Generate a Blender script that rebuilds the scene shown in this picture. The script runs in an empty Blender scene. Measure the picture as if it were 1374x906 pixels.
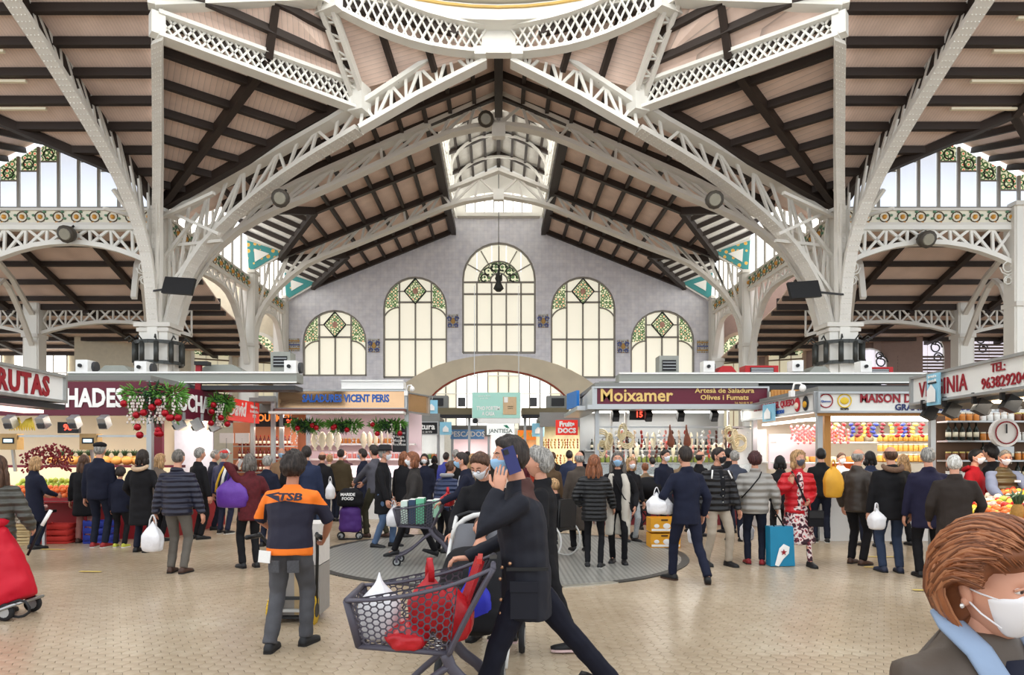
import bpy, bmesh, math, random
from mathutils import Vector, Matrix, Euler, noise
from mathutils.geometry import tessellate_polygon
V = Vector
SC = bpy.context.scene
C = SC.collection
# ---------------------------------------------------------------- camera, sky, exposure
FPX, CX, HY, CH = 900.0, 669.0, 612.0, 1.65
cam = bpy.data.cameras.new('camera'); camo = bpy.data.objects.new('camera', cam); C.objects.link(camo)
cam.sensor_fit = 'HORIZONTAL'; cam.sensor_width = 36.0; cam.lens = FPX / 1374 * 36.0
cam.shift_x = (687 - CX) / 1374; cam.shift_y = (HY - 453) / 1374
cam.clip_start = 0.05; cam.clip_end = 300
camo.location = (0, 0, CH); camo.rotation_euler = (math.pi / 2, 0, 0)
SC.camera = camo
vs = SC.view_settings; vs.view_transform = 'Standard'; vs.look = 'None'; vs.gamma = 1; vs.use_curve_mapping = False
vs.exposure = 0.92
wd = bpy.data.worlds.new('sky'); SC.world = wd; wd.use_nodes = True
bg = wd.node_tree.nodes['Background']; bg.inputs[0].default_value = (0.90, 0.95, 1.0, 1); bg.inputs[1].default_value = 0.95
SKYLIGHT = 1.0
# ---------------------------------------------------------------- helpers
def at(px, py, d): return V(((px - CX) / FPX * d, d, CH + (HY - py) / FPX * d))
def gd(py): return FPX * CH / (py - HY)
def gp(px, py): d = gd(py); return V(((px - CX) / FPX * d, d, 0))
def lin(c):
    return tuple(((x / 255) / 12.92 if x / 255 <= .04045 else ((x / 255 + .055) / 1.055) ** 2.4) for x in c)
_M = {}
def M(name, rgb=None, rough=.6, metal=0, emit=0, var=.12, scale=6, bump=0, spec=.35, alpha=None, trans=0, coat=0):
    if name in _M: return _M[name]
    m = bpy.data.materials.new(name); m.use_nodes = True; nt = m.node_tree; b = nt.nodes['Principled BSDF']
    c = lin(rgb)
    b.inputs['Base Color'].default_value = (*c, 1); b.inputs['Roughness'].default_value = rough
    b.inputs['Metallic'].default_value = metal; b.inputs['Specular IOR Level'].default_value = spec
    if coat: b.inputs['Coat Weight'].default_value = coat
    if emit: b.inputs['Emission Color'].default_value = (*c, 1); b.inputs['Emission Strength'].default_value = emit
    if trans: b.inputs['Transmission Weight'].default_value = trans
    if alpha is not None: b.inputs['Alpha'].default_value = alpha
    if (var or bump) and not emit:
        tc = nt.nodes.new('ShaderNodeTexCoord'); n = nt.nodes.new('ShaderNodeTexNoise')
        n.inputs['Scale'].default_value = scale; n.inputs['Detail'].default_value = 4
        nt.links.new(tc.outputs['Object'], n.inputs['Vector'])
        if var:
            mx = nt.nodes.new('ShaderNodeMix'); mx.data_type = 'RGBA'
            mx.inputs['A'].default_value = (*[x * (1 - var) for x in c], 1); mx.inputs['B'].default_value = (*[min(1, x * (1 + var)) for x in c], 1)
            nt.links.new(n.outputs['Fac'], mx.inputs['Factor']); nt.links.new(mx.outputs['Result'], b.inputs['Base Color'])
        if bump:
            bp = nt.nodes.new('ShaderNodeBump'); bp.inputs['Strength'].default_value = bump; bp.inputs['Distance'].default_value = .02
            nt.links.new(n.outputs['Fac'], bp.inputs['Height']); nt.links.new(bp.outputs['Normal'], b.inputs['Normal'])
    _M[name] = m
    return m
def node(nt, t, **kw):
    n = nt.nodes.new('ShaderNode' + t)
    for k, v in kw.items():
        if k in n.inputs: n.inputs[k].default_value = v
        else: setattr(n, k, v)
    return n
def ramp(nt, fac, stops, const=True):
    r = nt.nodes.new('ShaderNodeValToRGB'); r.color_ramp.interpolation = 'CONSTANT' if const else 'LINEAR'
    e = r.color_ramp.elements
    while len(e) > 1: e.remove(e[-1])
    for i, (p, c) in enumerate(stops):
        x = e[0] if i == 0 else e.new(p)
        x.position = p; x.color = (*lin(c), 1)
    nt.links.new(fac, r.inputs[0]); return r.outputs[0]
# --- scene tree
_W = {}
def wm(o): return _W[o.name]
def link(o, parent=None, mat=None, wmx=None):
    C.objects.link(o)
    w = wmx if wmx is not None else Matrix()
    if parent is not None:
        o.parent = parent; o.matrix_parent_inverse = wm(parent).inverted()
    o.matrix_basis = w; _W[o.name] = w.copy()
    return o
def tag(o, label=None, cat=None, group=None, kind=None):
    for k, v in (('label', label), ('category', cat), ('group', group), ('kind', kind)):
        if v: o[k] = v
    return o
def thing(name, label=None, cat=None, loc=(0, 0, 0), rz=0, group=None, kind=None):
    o = bpy.data.objects.new(name, None); o.empty_display_size = .1
    link(o, None, None, Matrix.Translation(V(loc)) @ Matrix.Rotation(rz, 4, 'Z'))
    return tag(o, label, cat, group, kind)
def mesh_from(name, vs, fs, smooth=False):
    me = bpy.data.meshes.new(name); me.from_pydata([tuple(v) for v in vs], [], fs); me.update()
    if smooth: me.polygons.foreach_set('use_smooth', [True] * len(me.polygons))
    return me
def mob(name, vs, fs, mat, parent=None, wmx=None, smooth=False):
    me = mesh_from(name, vs, fs, smooth)
    if mat: me.materials.append(mat)
    return link(bpy.data.objects.new(name, me), parent, None, wmx)
def bob(name, bm, mat, parent=None, wmx=None, smooth=False):
    me = bpy.data.meshes.new(name); bm.to_mesh(me); bm.free()
    if smooth: me.polygons.foreach_set('use_smooth', [True] * len(me.polygons))
    for m in (mat if isinstance(mat, (list, tuple)) else [mat]): me.materials.append(m)
    return link(bpy.data.objects.new(name, me), parent, None, wmx)
_CUBE = {}
CV = [(-.5, -.5, -.5), (.5, -.5, -.5), (.5, .5, -.5), (-.5, .5, -.5), (-.5, -.5, .5), (.5, -.5, .5), (.5, .5, .5), (-.5, .5, .5)]
CF = [(0, 3, 2, 1), (4, 5, 6, 7), (0, 1, 5, 4), (1, 2, 6, 5), (2, 3, 7, 6), (3, 0, 4, 7)]
def cube_me(mat):
    if mat.name not in _CUBE:
        me = mesh_from('block_' + mat.name, CV, CF); me.materials.append(mat); _CUBE[mat.name] = me
    return _CUBE[mat.name]
def box(name, mat, c, s, parent=None, rz=0, rot=None, frame=None):
    m = Matrix.Translation(V(c)) @ (rot.to_4x4() if rot else Matrix.Rotation(rz, 4, 'Z')) @ Matrix.Diagonal((*s, 1))
    if frame is not None: m = frame @ m
    return link(bpy.data.objects.new(name, cube_me(mat)), parent, None, m)
def bx(bm, c, s, rz=0, rot=None):
    m = Matrix.Translation(V(c)) @ (rot.to_4x4() if rot else Matrix.Rotation(rz, 4, 'Z')) @ Matrix.Diagonal((*s, 1))
    vv = [bm.verts.new(m @ V(v)) for v in CV]
    return [bm.faces.new([vv[i] for i in f]) for f in CF]
def basis(p0, p1, up=(0, 0, 1)):
    x = (V(p1) - V(p0)); L = x.length; x = x / L
    u = V(up)
    if abs(x.dot(u)) > .98: u = V((0, 1, 0))
    y = u.cross(x).normalized(); z = x.cross(y)
    return Matrix((x, y, z)).transposed(), L
def beam(name, mat, p0, p1, w, h, parent=None, up=(0, 0, 1), ext=0):
    r, L = basis(p0, p1, up)
    m = Matrix.Translation((V(p0) + V(p1)) / 2) @ r.to_4x4() @ Matrix.Diagonal((L + ext, w, h, 1))
    return link(bpy.data.objects.new(name, cube_me(mat)), parent, None, m)
def bbeam(bm, p0, p1, w, h, up=(0, 0, 1)):
    r, L = basis(p0, p1, up)
    m = Matrix.Translation((V(p0) + V(p1)) / 2) @ r.to_4x4() @ Matrix.Diagonal((L, w, h, 1))
    vv = [bm.verts.new(m @ V(v)) for v in CV]
    for f in CF: bm.faces.new([vv[i] for i in f])
def tube(bm, pts, rad, n=8, cap=True, flat=None):
    """loft of rings along pts; rad: number, list, or list of (a,b)."""
    pts = [V(p) for p in pts]; rings = []
    k = len(pts); ref = None
    for i, p in enumerate(pts):
        t = (pts[min(i + 1, k - 1)] - pts[max(i - 1, 0)]).normalized()
        if ref is None:
            ref = V((0, 0, 1)) if abs(t.z) < .9 else V((1, 0, 0))
            if flat is not None: ref = V(flat)
        a = (ref - t * ref.dot(t)).normalized(); b = t.cross(a); ref = a
        r = rad[i] if isinstance(rad, list) else rad
        ra, rb = r if isinstance(r, (list, tuple)) else (r, r)
        rings.append([bm.verts.new(p + a * (ra * math.cos(6.28318 * j / n)) + b * (rb * math.sin(6.28318 * j / n))) for j in range(n)])
    for i in range(k - 1):
        for j in range(n):
            bm.faces.new((rings[i][j], rings[i][(j + 1) % n], rings[i + 1][(j + 1) % n], rings[i + 1][j]))
    if cap:
        bm.faces.new(rings[0][::-1]); bm.faces.new(rings[-1])
    return rings
def tubeob(name, mat, pts, rad, parent=None, n=8, smooth=True, wmx=None, flat=None):
    bm = bmesh.new(); tube(bm, pts, rad, n, True, flat); return bob(name, bm, mat, parent, wmx, smooth)
def lathe(bm, prof, n=16, o=(0, 0, 0), axis=None):
    o = V(o); rings = []
    for r, z in prof:
        rr = []
        for j in range(n):
            a = 6.28318 * j / n; p = V((r * math.cos(a), r * math.sin(a), z))
            if axis is not None: p = axis @ p
            rr.append(bm.verts.new(o + p))
        rings.append(rr)
    for i in range(len(prof) - 1):
        for j in range(n): bm.faces.new((rings[i][j], rings[i][(j + 1) % n], rings[i + 1][(j + 1) % n], rings[i + 1][j]))
    bm.faces.new(rings[0][::-1]); bm.faces.new(rings[-1])
def ellip(bm, c, r, u=10, v=7, fn=None, rot=None):
    c = V(c); g = bmesh.ops.create_uvsphere(bm, u_segments=u, v_segments=v, radius=1)
    for x in g['verts']:
        k = fn(x.co) if fn else 1
        p = V((x.co.x * r[0] * k, x.co.y * r[1] * k, x.co.z * r[2] * k))
        x.co = c + (rot @ p if rot else p)
    return g['verts']
def ribbon(name, mat, pts, wdir, w, h, parent=None):
    """rectangle section swept along pts: w along wdir, h in the plane of the curve."""
    pts = [V(p) for p in pts]; wd_ = V(wdir).normalized(); vs, fs = [], []; k = len(pts)
    for i, p in enumerate(pts):
        t = (pts[min(i + 1, k - 1)] - pts[max(i - 1, 0)]).normalized(); nrm = t.cross(wd_).normalized()
        for a, b in ((-1, -1), (1, -1), (1, 1), (-1, 1)): vs.append(p + wd_ * (a * w / 2) + nrm * (b * h / 2))
    for i in range(k - 1):
        for j in range(4): fs.append((4 * i + j, 4 * i + (j + 1) % 4, 4 * i + 4 + (j + 1) % 4, 4 * i + 4 + j))
    fs += [(3, 2, 1, 0), tuple(4 * (k - 1) + j for j in range(4))]
    return mob(name, vs, fs, mat, parent)
def prism(name, mat, poly, n, t, parent=None, wmx=None):
    """planar 3-D polygon given thickness t along n."""
    poly = [V(p) for p in poly]; n = V(n).normalized(); k = len(poly)
    vs = poly + [p + n * t for p in poly]
    fs = [tuple(range(k))[::-1], tuple(range(k, 2 * k))] + [(i, (i + 1) % k, k + (i + 1) % k, k + i) for i in range(k)]
    me = mesh_from(name, vs, fs); bm = bmesh.new(); bm.from_mesh(me); bmesh.ops.recalc_face_normals(bm, faces=bm.faces); bm.to_mesh(me); bm.free()
    me.materials.append(mat); return link(bpy.data.objects.new(name, me), parent, None, wmx)
def copy_tree(o, w, label=None, group=None, cat=None):
    """a copy of a thing, its parts and sub-parts, its root placed at w."""
    old = wm(o); d = w @ old.inverted()
    r = o.copy(); C.objects.link(r); r.matrix_basis = w; _W[r.name] = w.copy()
    if label: r['label'] = label
    if group: r['group'] = group
    if cat: r['category'] = cat
    def rec(src, dst):
        for ch in src.children:
            c = ch.copy(); C.objects.link(c); c.parent = dst; _W[c.name] = d @ _W[ch.name]; rec(ch, c)
    rec(o, r); return r
def TR(x, y, z=0, rz=0, s=1): return Matrix.Translation((x, y, z)) @ Matrix.Rotation(rz, 4, 'Z') @ Matrix.Scale(s, 4)
def text(s, mat, size, wmx, parent, name='lettering', extrude=.006, bold=0, sx=1, align='CENTER', sp=1, shear=0):
    cu = bpy.data.curves.new(name, 'FONT'); cu.body = s; cu.size = size; cu.extrude = extrude; cu.offset = bold
    cu.align_x = align; cu.align_y = 'CENTER'; cu.space_character = sp; cu.shear = shear; cu.resolution_u = 2
    cu.materials.append(mat)
    return link(bpy.data.objects.new(name, cu), parent, None, wmx @ Matrix.Diagonal((sx, 1, 1, 1)))
def facing(p, d, up=(0, 0, 1)):
    """matrix whose +Z (a sign's normal) looks along d and +Y is up."""
    z = V(d).normalized(); x = V(up).cross(z).normalized(); y = z.cross(x)
    return Matrix.Translation(V(p)) @ Matrix((x, y, z)).transposed().to_4x4()
def lamp(kind, name, loc, power, color, size=.5, sy=None, rot=(0, 0, 0)):
    l = bpy.data.lights.new(name, kind); l.energy = power; l.color = color
    if kind == 'AREA':
        l.size = size
        if sy: l.shape = 'RECTANGLE'; l.size_y = sy
    o = bpy.data.objects.new(name, l); C.objects.link(o); o.location = loc; o.rotation_euler = rot; return o
# ================================================================ materials of the hall
IRON = M('painted_iron', (222, 218, 210), .5, var=.06, scale=2)
IRONW = M('painted_iron_white', (235, 233, 226), .5, var=.05, scale=2)
DARKW = M('dark_timber', (52, 42, 37), .55, var=.25, scale=5)
GOLD = M('gilt', (205, 170, 95), .4)
MULL = M('window_iron', (150, 146, 138), .5)
LEAD = M('dark_lead', (52, 54, 50), .5)
def boards_mat(name, rgb, axis, sc=38):
    m = M(name, rgb, .7, var=0); nt = m.node_tree; b = nt.nodes['Principled BSDF']
    tc = node(nt, 'TexCoord'); w = node(nt, 'TexWave', wave_type='BANDS', bands_direction=axis, wave_profile='SAW'); w.inputs['Scale'].default_value = sc / 20
    n = node(nt, 'TexNoise'); n.inputs['Scale'].default_value = 1.3; n.inputs['Detail'].default_value = 6
    nt.links.new(tc.outputs['Object'], w.inputs['Vector']); nt.links.new(tc.outputs['Object'], n.inputs['Vector'])
    c = lin(rgb)
    r = ramp(nt, w.outputs['Fac'], [(0, [x * .80 for x in rgb]), (.12, rgb), (.9, [min(255, x * 1.03) for x in rgb])], False)
    mx = node(nt, 'Mix', data_type='RGBA', blend_type='MULTIPLY'); mx.inputs['Factor'].default_value = .5
    r2 = ramp(nt, n.outputs['Fac'], [(.3, (205, 200, 196)), (.7, (255, 255, 255))], False)
    nt.links.new(r, mx.inputs['A']); nt.links.new(r2, mx.inputs['B']); nt.links.new(mx.outputs['Result'], b.inputs['Base Color'])
    return m
BOARDX = boards_mat('ceiling_boards_x', (236, 211, 197), 'Y', 72)
BOARDY = boards_mat('ceiling_boards_y', (236, 211, 197), 'X', 72)
BOARDD = boards_mat('ceiling_boards_d', (236, 211, 197), 'DIAGONAL', 56)
BOARDW = boards_mat('ceiling_boards_white_and_lit', (232, 230, 224), 'Y')
def glow(name, rgb, e): return M(name, rgb, .4, emit=e, var=0)
PANE = glow('frosted_pane', (236, 231, 213), .34)
PANEB = glow('sky_pane', (222, 231, 246), .42)
PANEH = glow('bright_pane', (255, 253, 248), 1.25)
PANET = glow('dim_pane', (214, 205, 176), .30)
def tile_wall_mat():
    m = M('wall_tiles', (214, 213, 219), .35, var=0, spec=.4); nt = m.node_tree; b = nt.nodes['Principled BSDF']
    tc = node(nt, 'TexCoord'); mp = node(nt, 'Mapping'); mp.inputs['Rotation'].default_value = (math.pi / 2, 0, 0)
    br = node(nt, 'TexBrick'); br.offset = 0; br.inputs['Scale'].default_value = 2.5; br.inputs['Mortar Size'].default_value = .012
    br.inputs['Brick Width'].default_value = .5; br.inputs['Row Height'].default_value = .5
    br.inputs['Color1'].default_value = (*lin((236, 235, 240)), 1); br.inputs['Color2'].default_value = (*lin((229, 229, 237)), 1); br.inputs['Mortar'].default_value = (*lin((212, 212, 220)), 1)
    n = node(nt, 'TexNoise'); n.inputs['Scale'].default_value = 3; n.inputs['Detail'].default_value = 5
    mx = node(nt, 'Mix', data_type='RGBA', blend_type='MULTIPLY'); mx.inputs['Factor'].default_value = .6
    nt.links.new(tc.outputs['Object'], mp.inputs['Vector']); nt.links.new(mp.outputs['Vector'], br.inputs['Vector']); nt.links.new(tc.outputs['Object'], n.inputs['Vector'])
    nt.links.new(br.outputs['Color'], mx.inputs['A']); nt.links.new(ramp(nt, n.outputs['Fac'], [(.35, (226, 226, 230)), (.65, (255, 255, 255))], False), mx.inputs['B'])
    nt.links.new(mx.outputs['Result'], b.inputs['Base Color'])
    return m
TILEW = tile_wall_mat()
STONE = M('arch_stone', (214, 202, 178), .7, var=.14, scale=1.2, bump=.1)
def pattern_mat(name, base, dots, sc):
    m = M(name, base, .35, var=0); nt = m.node_tree; b = nt.nodes['Principled BSDF']
    tc = node(nt, 'TexCoord'); v = node(nt, 'TexVoronoi'); v.inputs['Scale'].default_value = sc; v.inputs['Randomness'].default_value = .35
    nt.links.new(tc.outputs['Object'], v.inputs['Vector'])
    nt.links.new(ramp(nt, v.outputs['Distance'], dots), b.inputs['Base Color']); return m
FRIEZE = pattern_mat('frieze_ground', (232, 226, 204), [(0, (214, 150, 60)), (.16, (226, 218, 190)), (.3, (120, 160, 130)), (.42, (232, 226, 204))], 2.2)
TEAL = pattern_mat('teal_ceramic', (54, 140, 140), [(0, (226, 170, 70)), (.25, (226, 190, 110)), (.3, (54, 140, 140))], 3.2)
STAIN = pattern_mat('stained_leaf', (90, 130, 80), [(0, (214, 120, 90)), (.2, (232, 226, 190)), (.3, (96, 128, 78)), (.44, (52, 74, 46)), (.55, (214, 214, 180))], 5)
nt = STAIN.node_tree; b = nt.nodes['Principled BSDF']; nt.links.new(b.inputs['Base Color'].links[0].from_socket, b.inputs['Emission Color']); b.inputs['Emission Strength'].default_value = .4
PLAQ = pattern_mat('plaque_ceramic', (190, 190, 180), [(0, (200, 160, 70)), (.25, (90, 96, 130)), (.4, (196, 196, 190))], 6)
# ================================================================ floor
def floor_mat():
    m = M('floor_tiles', (214, 202, 180), .27, var=0, spec=.5); nt = m.node_tree; b = nt.nodes['Principled BSDF']
    tc = node(nt, 'TexCoord'); n = node(nt, 'TexNoise'); n.inputs['Scale'].default_value = .55; n.inputs['Detail'].default_value = 5
    n2 = node(nt, 'TexNoise'); n2.inputs['Scale'].default_value = 9; n2.inputs['Detail'].default_value = 4
    oi = node(nt, 'NewGeometry')
    nt.links.new(tc.outputs['Object'], n.inputs['Vector']); nt.links.new(tc.outputs['Object'], n2.inputs['Vector'])
    a = ramp(nt, n.outputs['Fac'], [(.3, (166, 147, 122)), (.55, (186, 168, 143)), (.75, (199, 185, 162))], False)
    c = ramp(nt, n2.outputs['Fac'], [(.3, (225, 220, 212)), (.7, (255, 255, 255))], False)
    mx = node(nt, 'Mix', data_type='RGBA', blend_type='MULTIPLY'); mx.inputs['Factor'].default_value = .7
    nt.links.new(a, mx.inputs['A']); nt.links.new(c, mx.inputs['B']); nt.links.new(mx.outputs['Result'], b.inputs['Base Color'])
    return m
FLOORM = floor_mat()
def floor_far_mat():
    m = FLOORM.copy(); m.name = 'floor_tiles_far'; nt = m.node_tree; b = nt.nodes['Principled BSDF']
    src = b.inputs['Base Color'].links[0].from_socket
    tc = node(nt, 'TexCoord'); mp = node(nt, 'Mapping'); mp.inputs['Scale'].default_value = (10, 8.6, 1)
    v = node(nt, 'TexVoronoi', feature='DISTANCE_TO_EDGE'); v.inputs['Scale'].default_value = 1; v.inputs['Randomness'].default_value = .1
    nt.links.new(tc.outputs['Object'], mp.inputs['Vector']); nt.links.new(mp.outputs['Vector'], v.inputs['Vector'])
    r = ramp(nt, v.outputs['Distance'], [(0, (205, 196, 184)), (.06, (255, 255, 255))], False)
    mx = node(nt, 'Mix', data_type='RGBA', blend_type='MULTIPLY'); mx.inputs['Factor'].default_value = .8
    nt.links.new(src, mx.inputs['A']); nt.links.new(r, mx.inputs['B']); nt.links.new(mx.outputs['Result'], b.inputs['Base Color'])
    return m
FLOORF = floor_far_mat()
GROUT = M('floor_grout', (96, 82, 66), .8)
fl = mob('floor', [(-45, 9.6, .0013), (45, 9.6, .0013), (45, 48, .0013), (-45, 48, .0013), (-45, 48, -.3), (45, 48, -.3), (45, 9.6, -.3), (-45, 9.6, -.3)],
         [(0, 1, 2, 3), (0, 7, 6, 1), (7, 4, 5, 6)], FLOORF); tag(fl, kind='structure')
mob('grout_bed', [(-45, -12, -.004), (45, -12, -.004), (45, 9.6, -.004), (-45, 9.6, -.004)], [(0, 1, 2, 3)], GROUT, fl)
S_ = .0667
def hexv(cx, cy, g=.952):
    return [V((cx + S_ * g * math.cos(k * math.pi / 3), cy + S_ * g * math.sin(k * math.pi / 3), 0)) for k in range(6)]
def hex_faces(vs, fs, cx, cy, z):
    b = len(vs)
    for p in hexv(cx, cy): vs.append((p.x, p.y, z))
    for p in hexv(cx, cy, 1.0): vs.append((p.x, p.y, z - .008))
    fs.append(tuple(range(b, b + 6)))
    for k in range(6): fs.append((b + k, b + 6 + k, b + 6 + (k + 1) % 6, b + (k + 1) % 6))
hv, hf = [], []; hex_faces(hv, hf, 0, 0, 0)
hexme = mesh_from('tile', hv, hf); hexme.materials.append(FLOORM)
rt = random.Random(3); cells = []
for i in range(-130, 131):
    for j in range(0, 150):
        x = i * 1.5 * S_; y = -.2 + j * 1.732 * S_ + (.866 * S_ if i % 2 else 0)
        if y > 9.66: continue
        cells.append((x, y))
vis = sorted([c for c in cells if 5.0 < c[1] < 6.0 and abs(c[0]) < c[1] * .8 and not (-1.3 < c[0] < .6)], key=lambda c: c[1])[:300]
vset = set(vis)
for x, y in vis:
    link(bpy.data.objects.new('tile', hexme), fl, None, Matrix.Translation((x, y, rt.uniform(-.0012, .0008))))
hv, hf = [], []
for c in cells:
    if c in vset or abs(c[0]) > max(3.4, c[1] * .86): continue
    hex_faces(hv, hf, c[0], c[1], rt.uniform(-.0012, .0008))
o = mob('tile_field', hv, hf, FLOORM, fl); o['kind'] = 'stuff'
mob('tile_apron', [(-45, -12, -.003), (-3.3, -12, -.003), (-3.3, 3, -.003), (-7.5, 9.6, -.003), (-45, 9.6, -.003)], [(0, 1, 2, 3, 4)], FLOORF, fl)
mob('tile_apron', [(45, -12, -.003), (45, 9.6, -.003), (7.5, 9.6, -.003), (3.3, 3, -.003), (3.3, -12, -.003)], [(0, 1, 2, 3, 4)], FLOORF, fl)
# round ribbed plate in the middle of the crossing
DISC = M('plate_grey', (150, 148, 140), .4, var=0, metal=.1)
nt = DISC.node_tree; b = nt.nodes['Principled BSDF']; tc = node(nt, 'TexCoord'); ck = node(nt, 'TexVoronoi'); ck.inputs['Scale'].default_value = 14; ck.inputs['Randomness'].default_value = 0
nt.links.new(tc.outputs['Object'], ck.inputs['Vector']); nt.links.new(ramp(nt, ck.outputs['Distance'], [(0, (172, 170, 162)), (.3, (152, 150, 143)), (.5, (118, 116, 110))], False), b.inputs['Base Color'])
RIMD = M('rim_dark', (58, 56, 52), .5); BRASS = M('rim_steel', (190, 184, 170), .3, metal=.6)
pl = thing('floor_plate', 'round grey studded floor plate with a dark rim under the dome', 'floor plate', (0, 11.4, 0))
bm = bmesh.new(); lathe(bm, [(3.0, .001), (3.0, .012)], 64, (0, 11.4, 0)); bob('plate_surface', bm, DISC, pl)
for k in range(24):
    vs_, fs_ = [], []
    for q in range(4):
        a = (k + q / 3.0 * .985) * 6.28318 / 24
        for r_ in (3.0, 3.12):
            for z_ in (0, .014): vs_.append((r_ * math.cos(a), 11.4 + r_ * math.sin(a), z_))
    for q in range(3):
        b_ = q * 4
        fs_ += [(b_ + 1, b_ + 3, b_ + 7, b_ + 5), (b_ + 3, b_ + 2, b_ + 6, b_ + 7), (b_, b_ + 1, b_ + 5, b_ + 4)]
    mob('rim_segment', vs_, fs_, BRASS if k % 7 == 5 else RIMD, pl)
# ================================================================ nave roof
A, D1, D2, D3, DW, ZR, SL = 11.85, 23.4, 25.2, 31.9, 37.4, 15.3, .40
YB = D1 - A                      # centre of the crossing
def zr(x): return ZR - SL * abs(x)
NOUT = [31.75, 37.2]
def slab(name, mat, poly, parent=None, t=.06):
    poly = [V(p) for p in poly]; n = (poly[1] - poly[0]).cross(poly[2] - poly[0]).normalized()
    if n.z < 0: n = -n
    return prism(name, mat, poly, n, t, parent)
BAYS = [(25.3, 28.5, 31.75), (31.95, 34.7, 37.3)]
for s in (-1, 1):
    ce = thing('ceiling', kind='structure', loc=(s * 6, 30, 13))
    def P(x, y, dz=0): return V((s * x, y, zr(x) + dz))
    # boards between lantern opening and eave, with V-shaped openings over the clerestories
    slab('boarding', BOARDX, [P(0, 20), P(4.2, 20.4), P(A, D1 + .1), P(A, 25.3), P(0, 25.3)], ce)
    slab('boarding', BOARDX, [P(0, 25.3), P(2.45, 25.3), P(2.45, 26.3), P(0, 26.3)], ce)
    slab('boarding', BOARDX, [P(2.45, 25.3), P(7.9, 25.3), P(7.9, 37.4), P(2.45, 37.4)], ce)
    for y0, ym, y1 in BAYS:
        slab('boarding', BOARDX, [P(7.9, y0), P(7.9, ym), P(10.3, y0 + .0)], ce)
        slab('boarding', BOARDX, [P(7.9, ym), P(7.9, y1), P(10.3, y1)], ce)
        for yy in (y0, y1): slab('boarding', BOARDX, [P(10.3, yy - .12), P(10.3, yy + .12), P(A, yy + .12), P(A, yy - .12)], ce)
        beam('valley_beam', DARKW, P(7.8, ym, -.14), P(10.35, y1, -.14), .22, .3, ce)
        beam('valley_beam', DARKW, P(7.8, ym, -.14), P(10.35, y0, -.14), .22, .3, ce)
        # cross-gable lining, whitened: the clerestory's light is put into the board colour
        Ep = V((s * A, y1, 11.85)); Ip = P(10.3, y1); Vp = P(7.9, ym)
        nn = (Ip - Ep).cross(Vp - Ep); Oz = Ep.z - (nn.y * (ym - y1)) / nn.z
        Op = V((s * A, ym, Oz))
        cg = slab('cross_boarding', BOARDW, [Ep, Ip, Vp, Op], ce)
        E0 = V((s * A, y0, 11.85)); I0 = P(10.3, y0)
        slab('cross_boarding', BOARDW, [E0, I0, Vp, Op], ce)
        for k in range(1, 6):
            f = k / 6
            beam('cross_purlin', DARKW, Ep.lerp(Op, f) + V((0, 0, -.09)), Ip.lerp(Vp, f) + V((0, 0, -.09)), .16, .18, ce)
        # ceramic triangle at the bay's end
        tri = [V((s * A, y1 - .1, 11.8)), V((s * 10.15, y1 - .1, zr(10.15))), V((s * (A - .1), y1 - .1, zr(A) - .25))]
        pn = thing('ceramic_triangle', ('%s triangular teal ceramic panel with orange dots on the %s side of the nave' % ('larger front' if y1 < 33 else 'smaller rear', 'left' if s < 0 else 'right')), 'wall ornament', tuple(tri[2]))
        prism('frame', IRONW, [p + (p - sum(tri, V()) / 3) * .18 for p in tri], (0, -1, 0), .05, pn)
        prism('teal_border', TEAL, [p + V((0, -.06, 0)) for p in tri], (0, -1, 0), .03, pn)
        cc = sum(tri, V()) / 3
        prism('white_centre', IRONW, [cc.lerp(p, .42) + V((0, -.1, 0)) for p in tri], (0, -1, 0), .02, pn)
    x = 0.9
    while x < 10:
        segs = [(20.2 if x < 4.2 else 20.4 + (x - 4.2) * .405, 25.3)] + ([(25.3, 37.4)] if x > 2.5 and x < 7.8 else [])
        if x >= 7.8:
            for y0, ym, y1 in BAYS:
                f = (x - 7.9) / 2.4; segs.append((ym + (y1 - ym) * max(0, f) if f > 0 else ym, y1))
        for a, b_ in segs:
            if b_ - a > .3: beam('purlin', DARKW, P(x, a, -.11), P(x, b_, -.09), .14, .17, ce)
        x += .9
    for y in (23.75, 25.1, 28.5, 31.7, 34.6, 37.25):
        x0 = 0 if y < 26 else 2.45; x1 = 7.9 if y in (28.5, 34.6) else 10.3
        beam('rafter', DARKW, P(x0, y, -.13), P(x1, y, -.13), .2, .24, ce)
    beam('rafter_edge', DARKW, P(2.5, 26.2, -.16), P(2.5, 37.4, -.16), .26, .34, ce)
ce = thing('ceiling', kind='structure', loc=(0, 22, ZR))
beam('ridge_beam', DARKW, (0, 19.5, ZR - .2), (0, 26.3, ZR - .2), .3, .36, ce)
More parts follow.
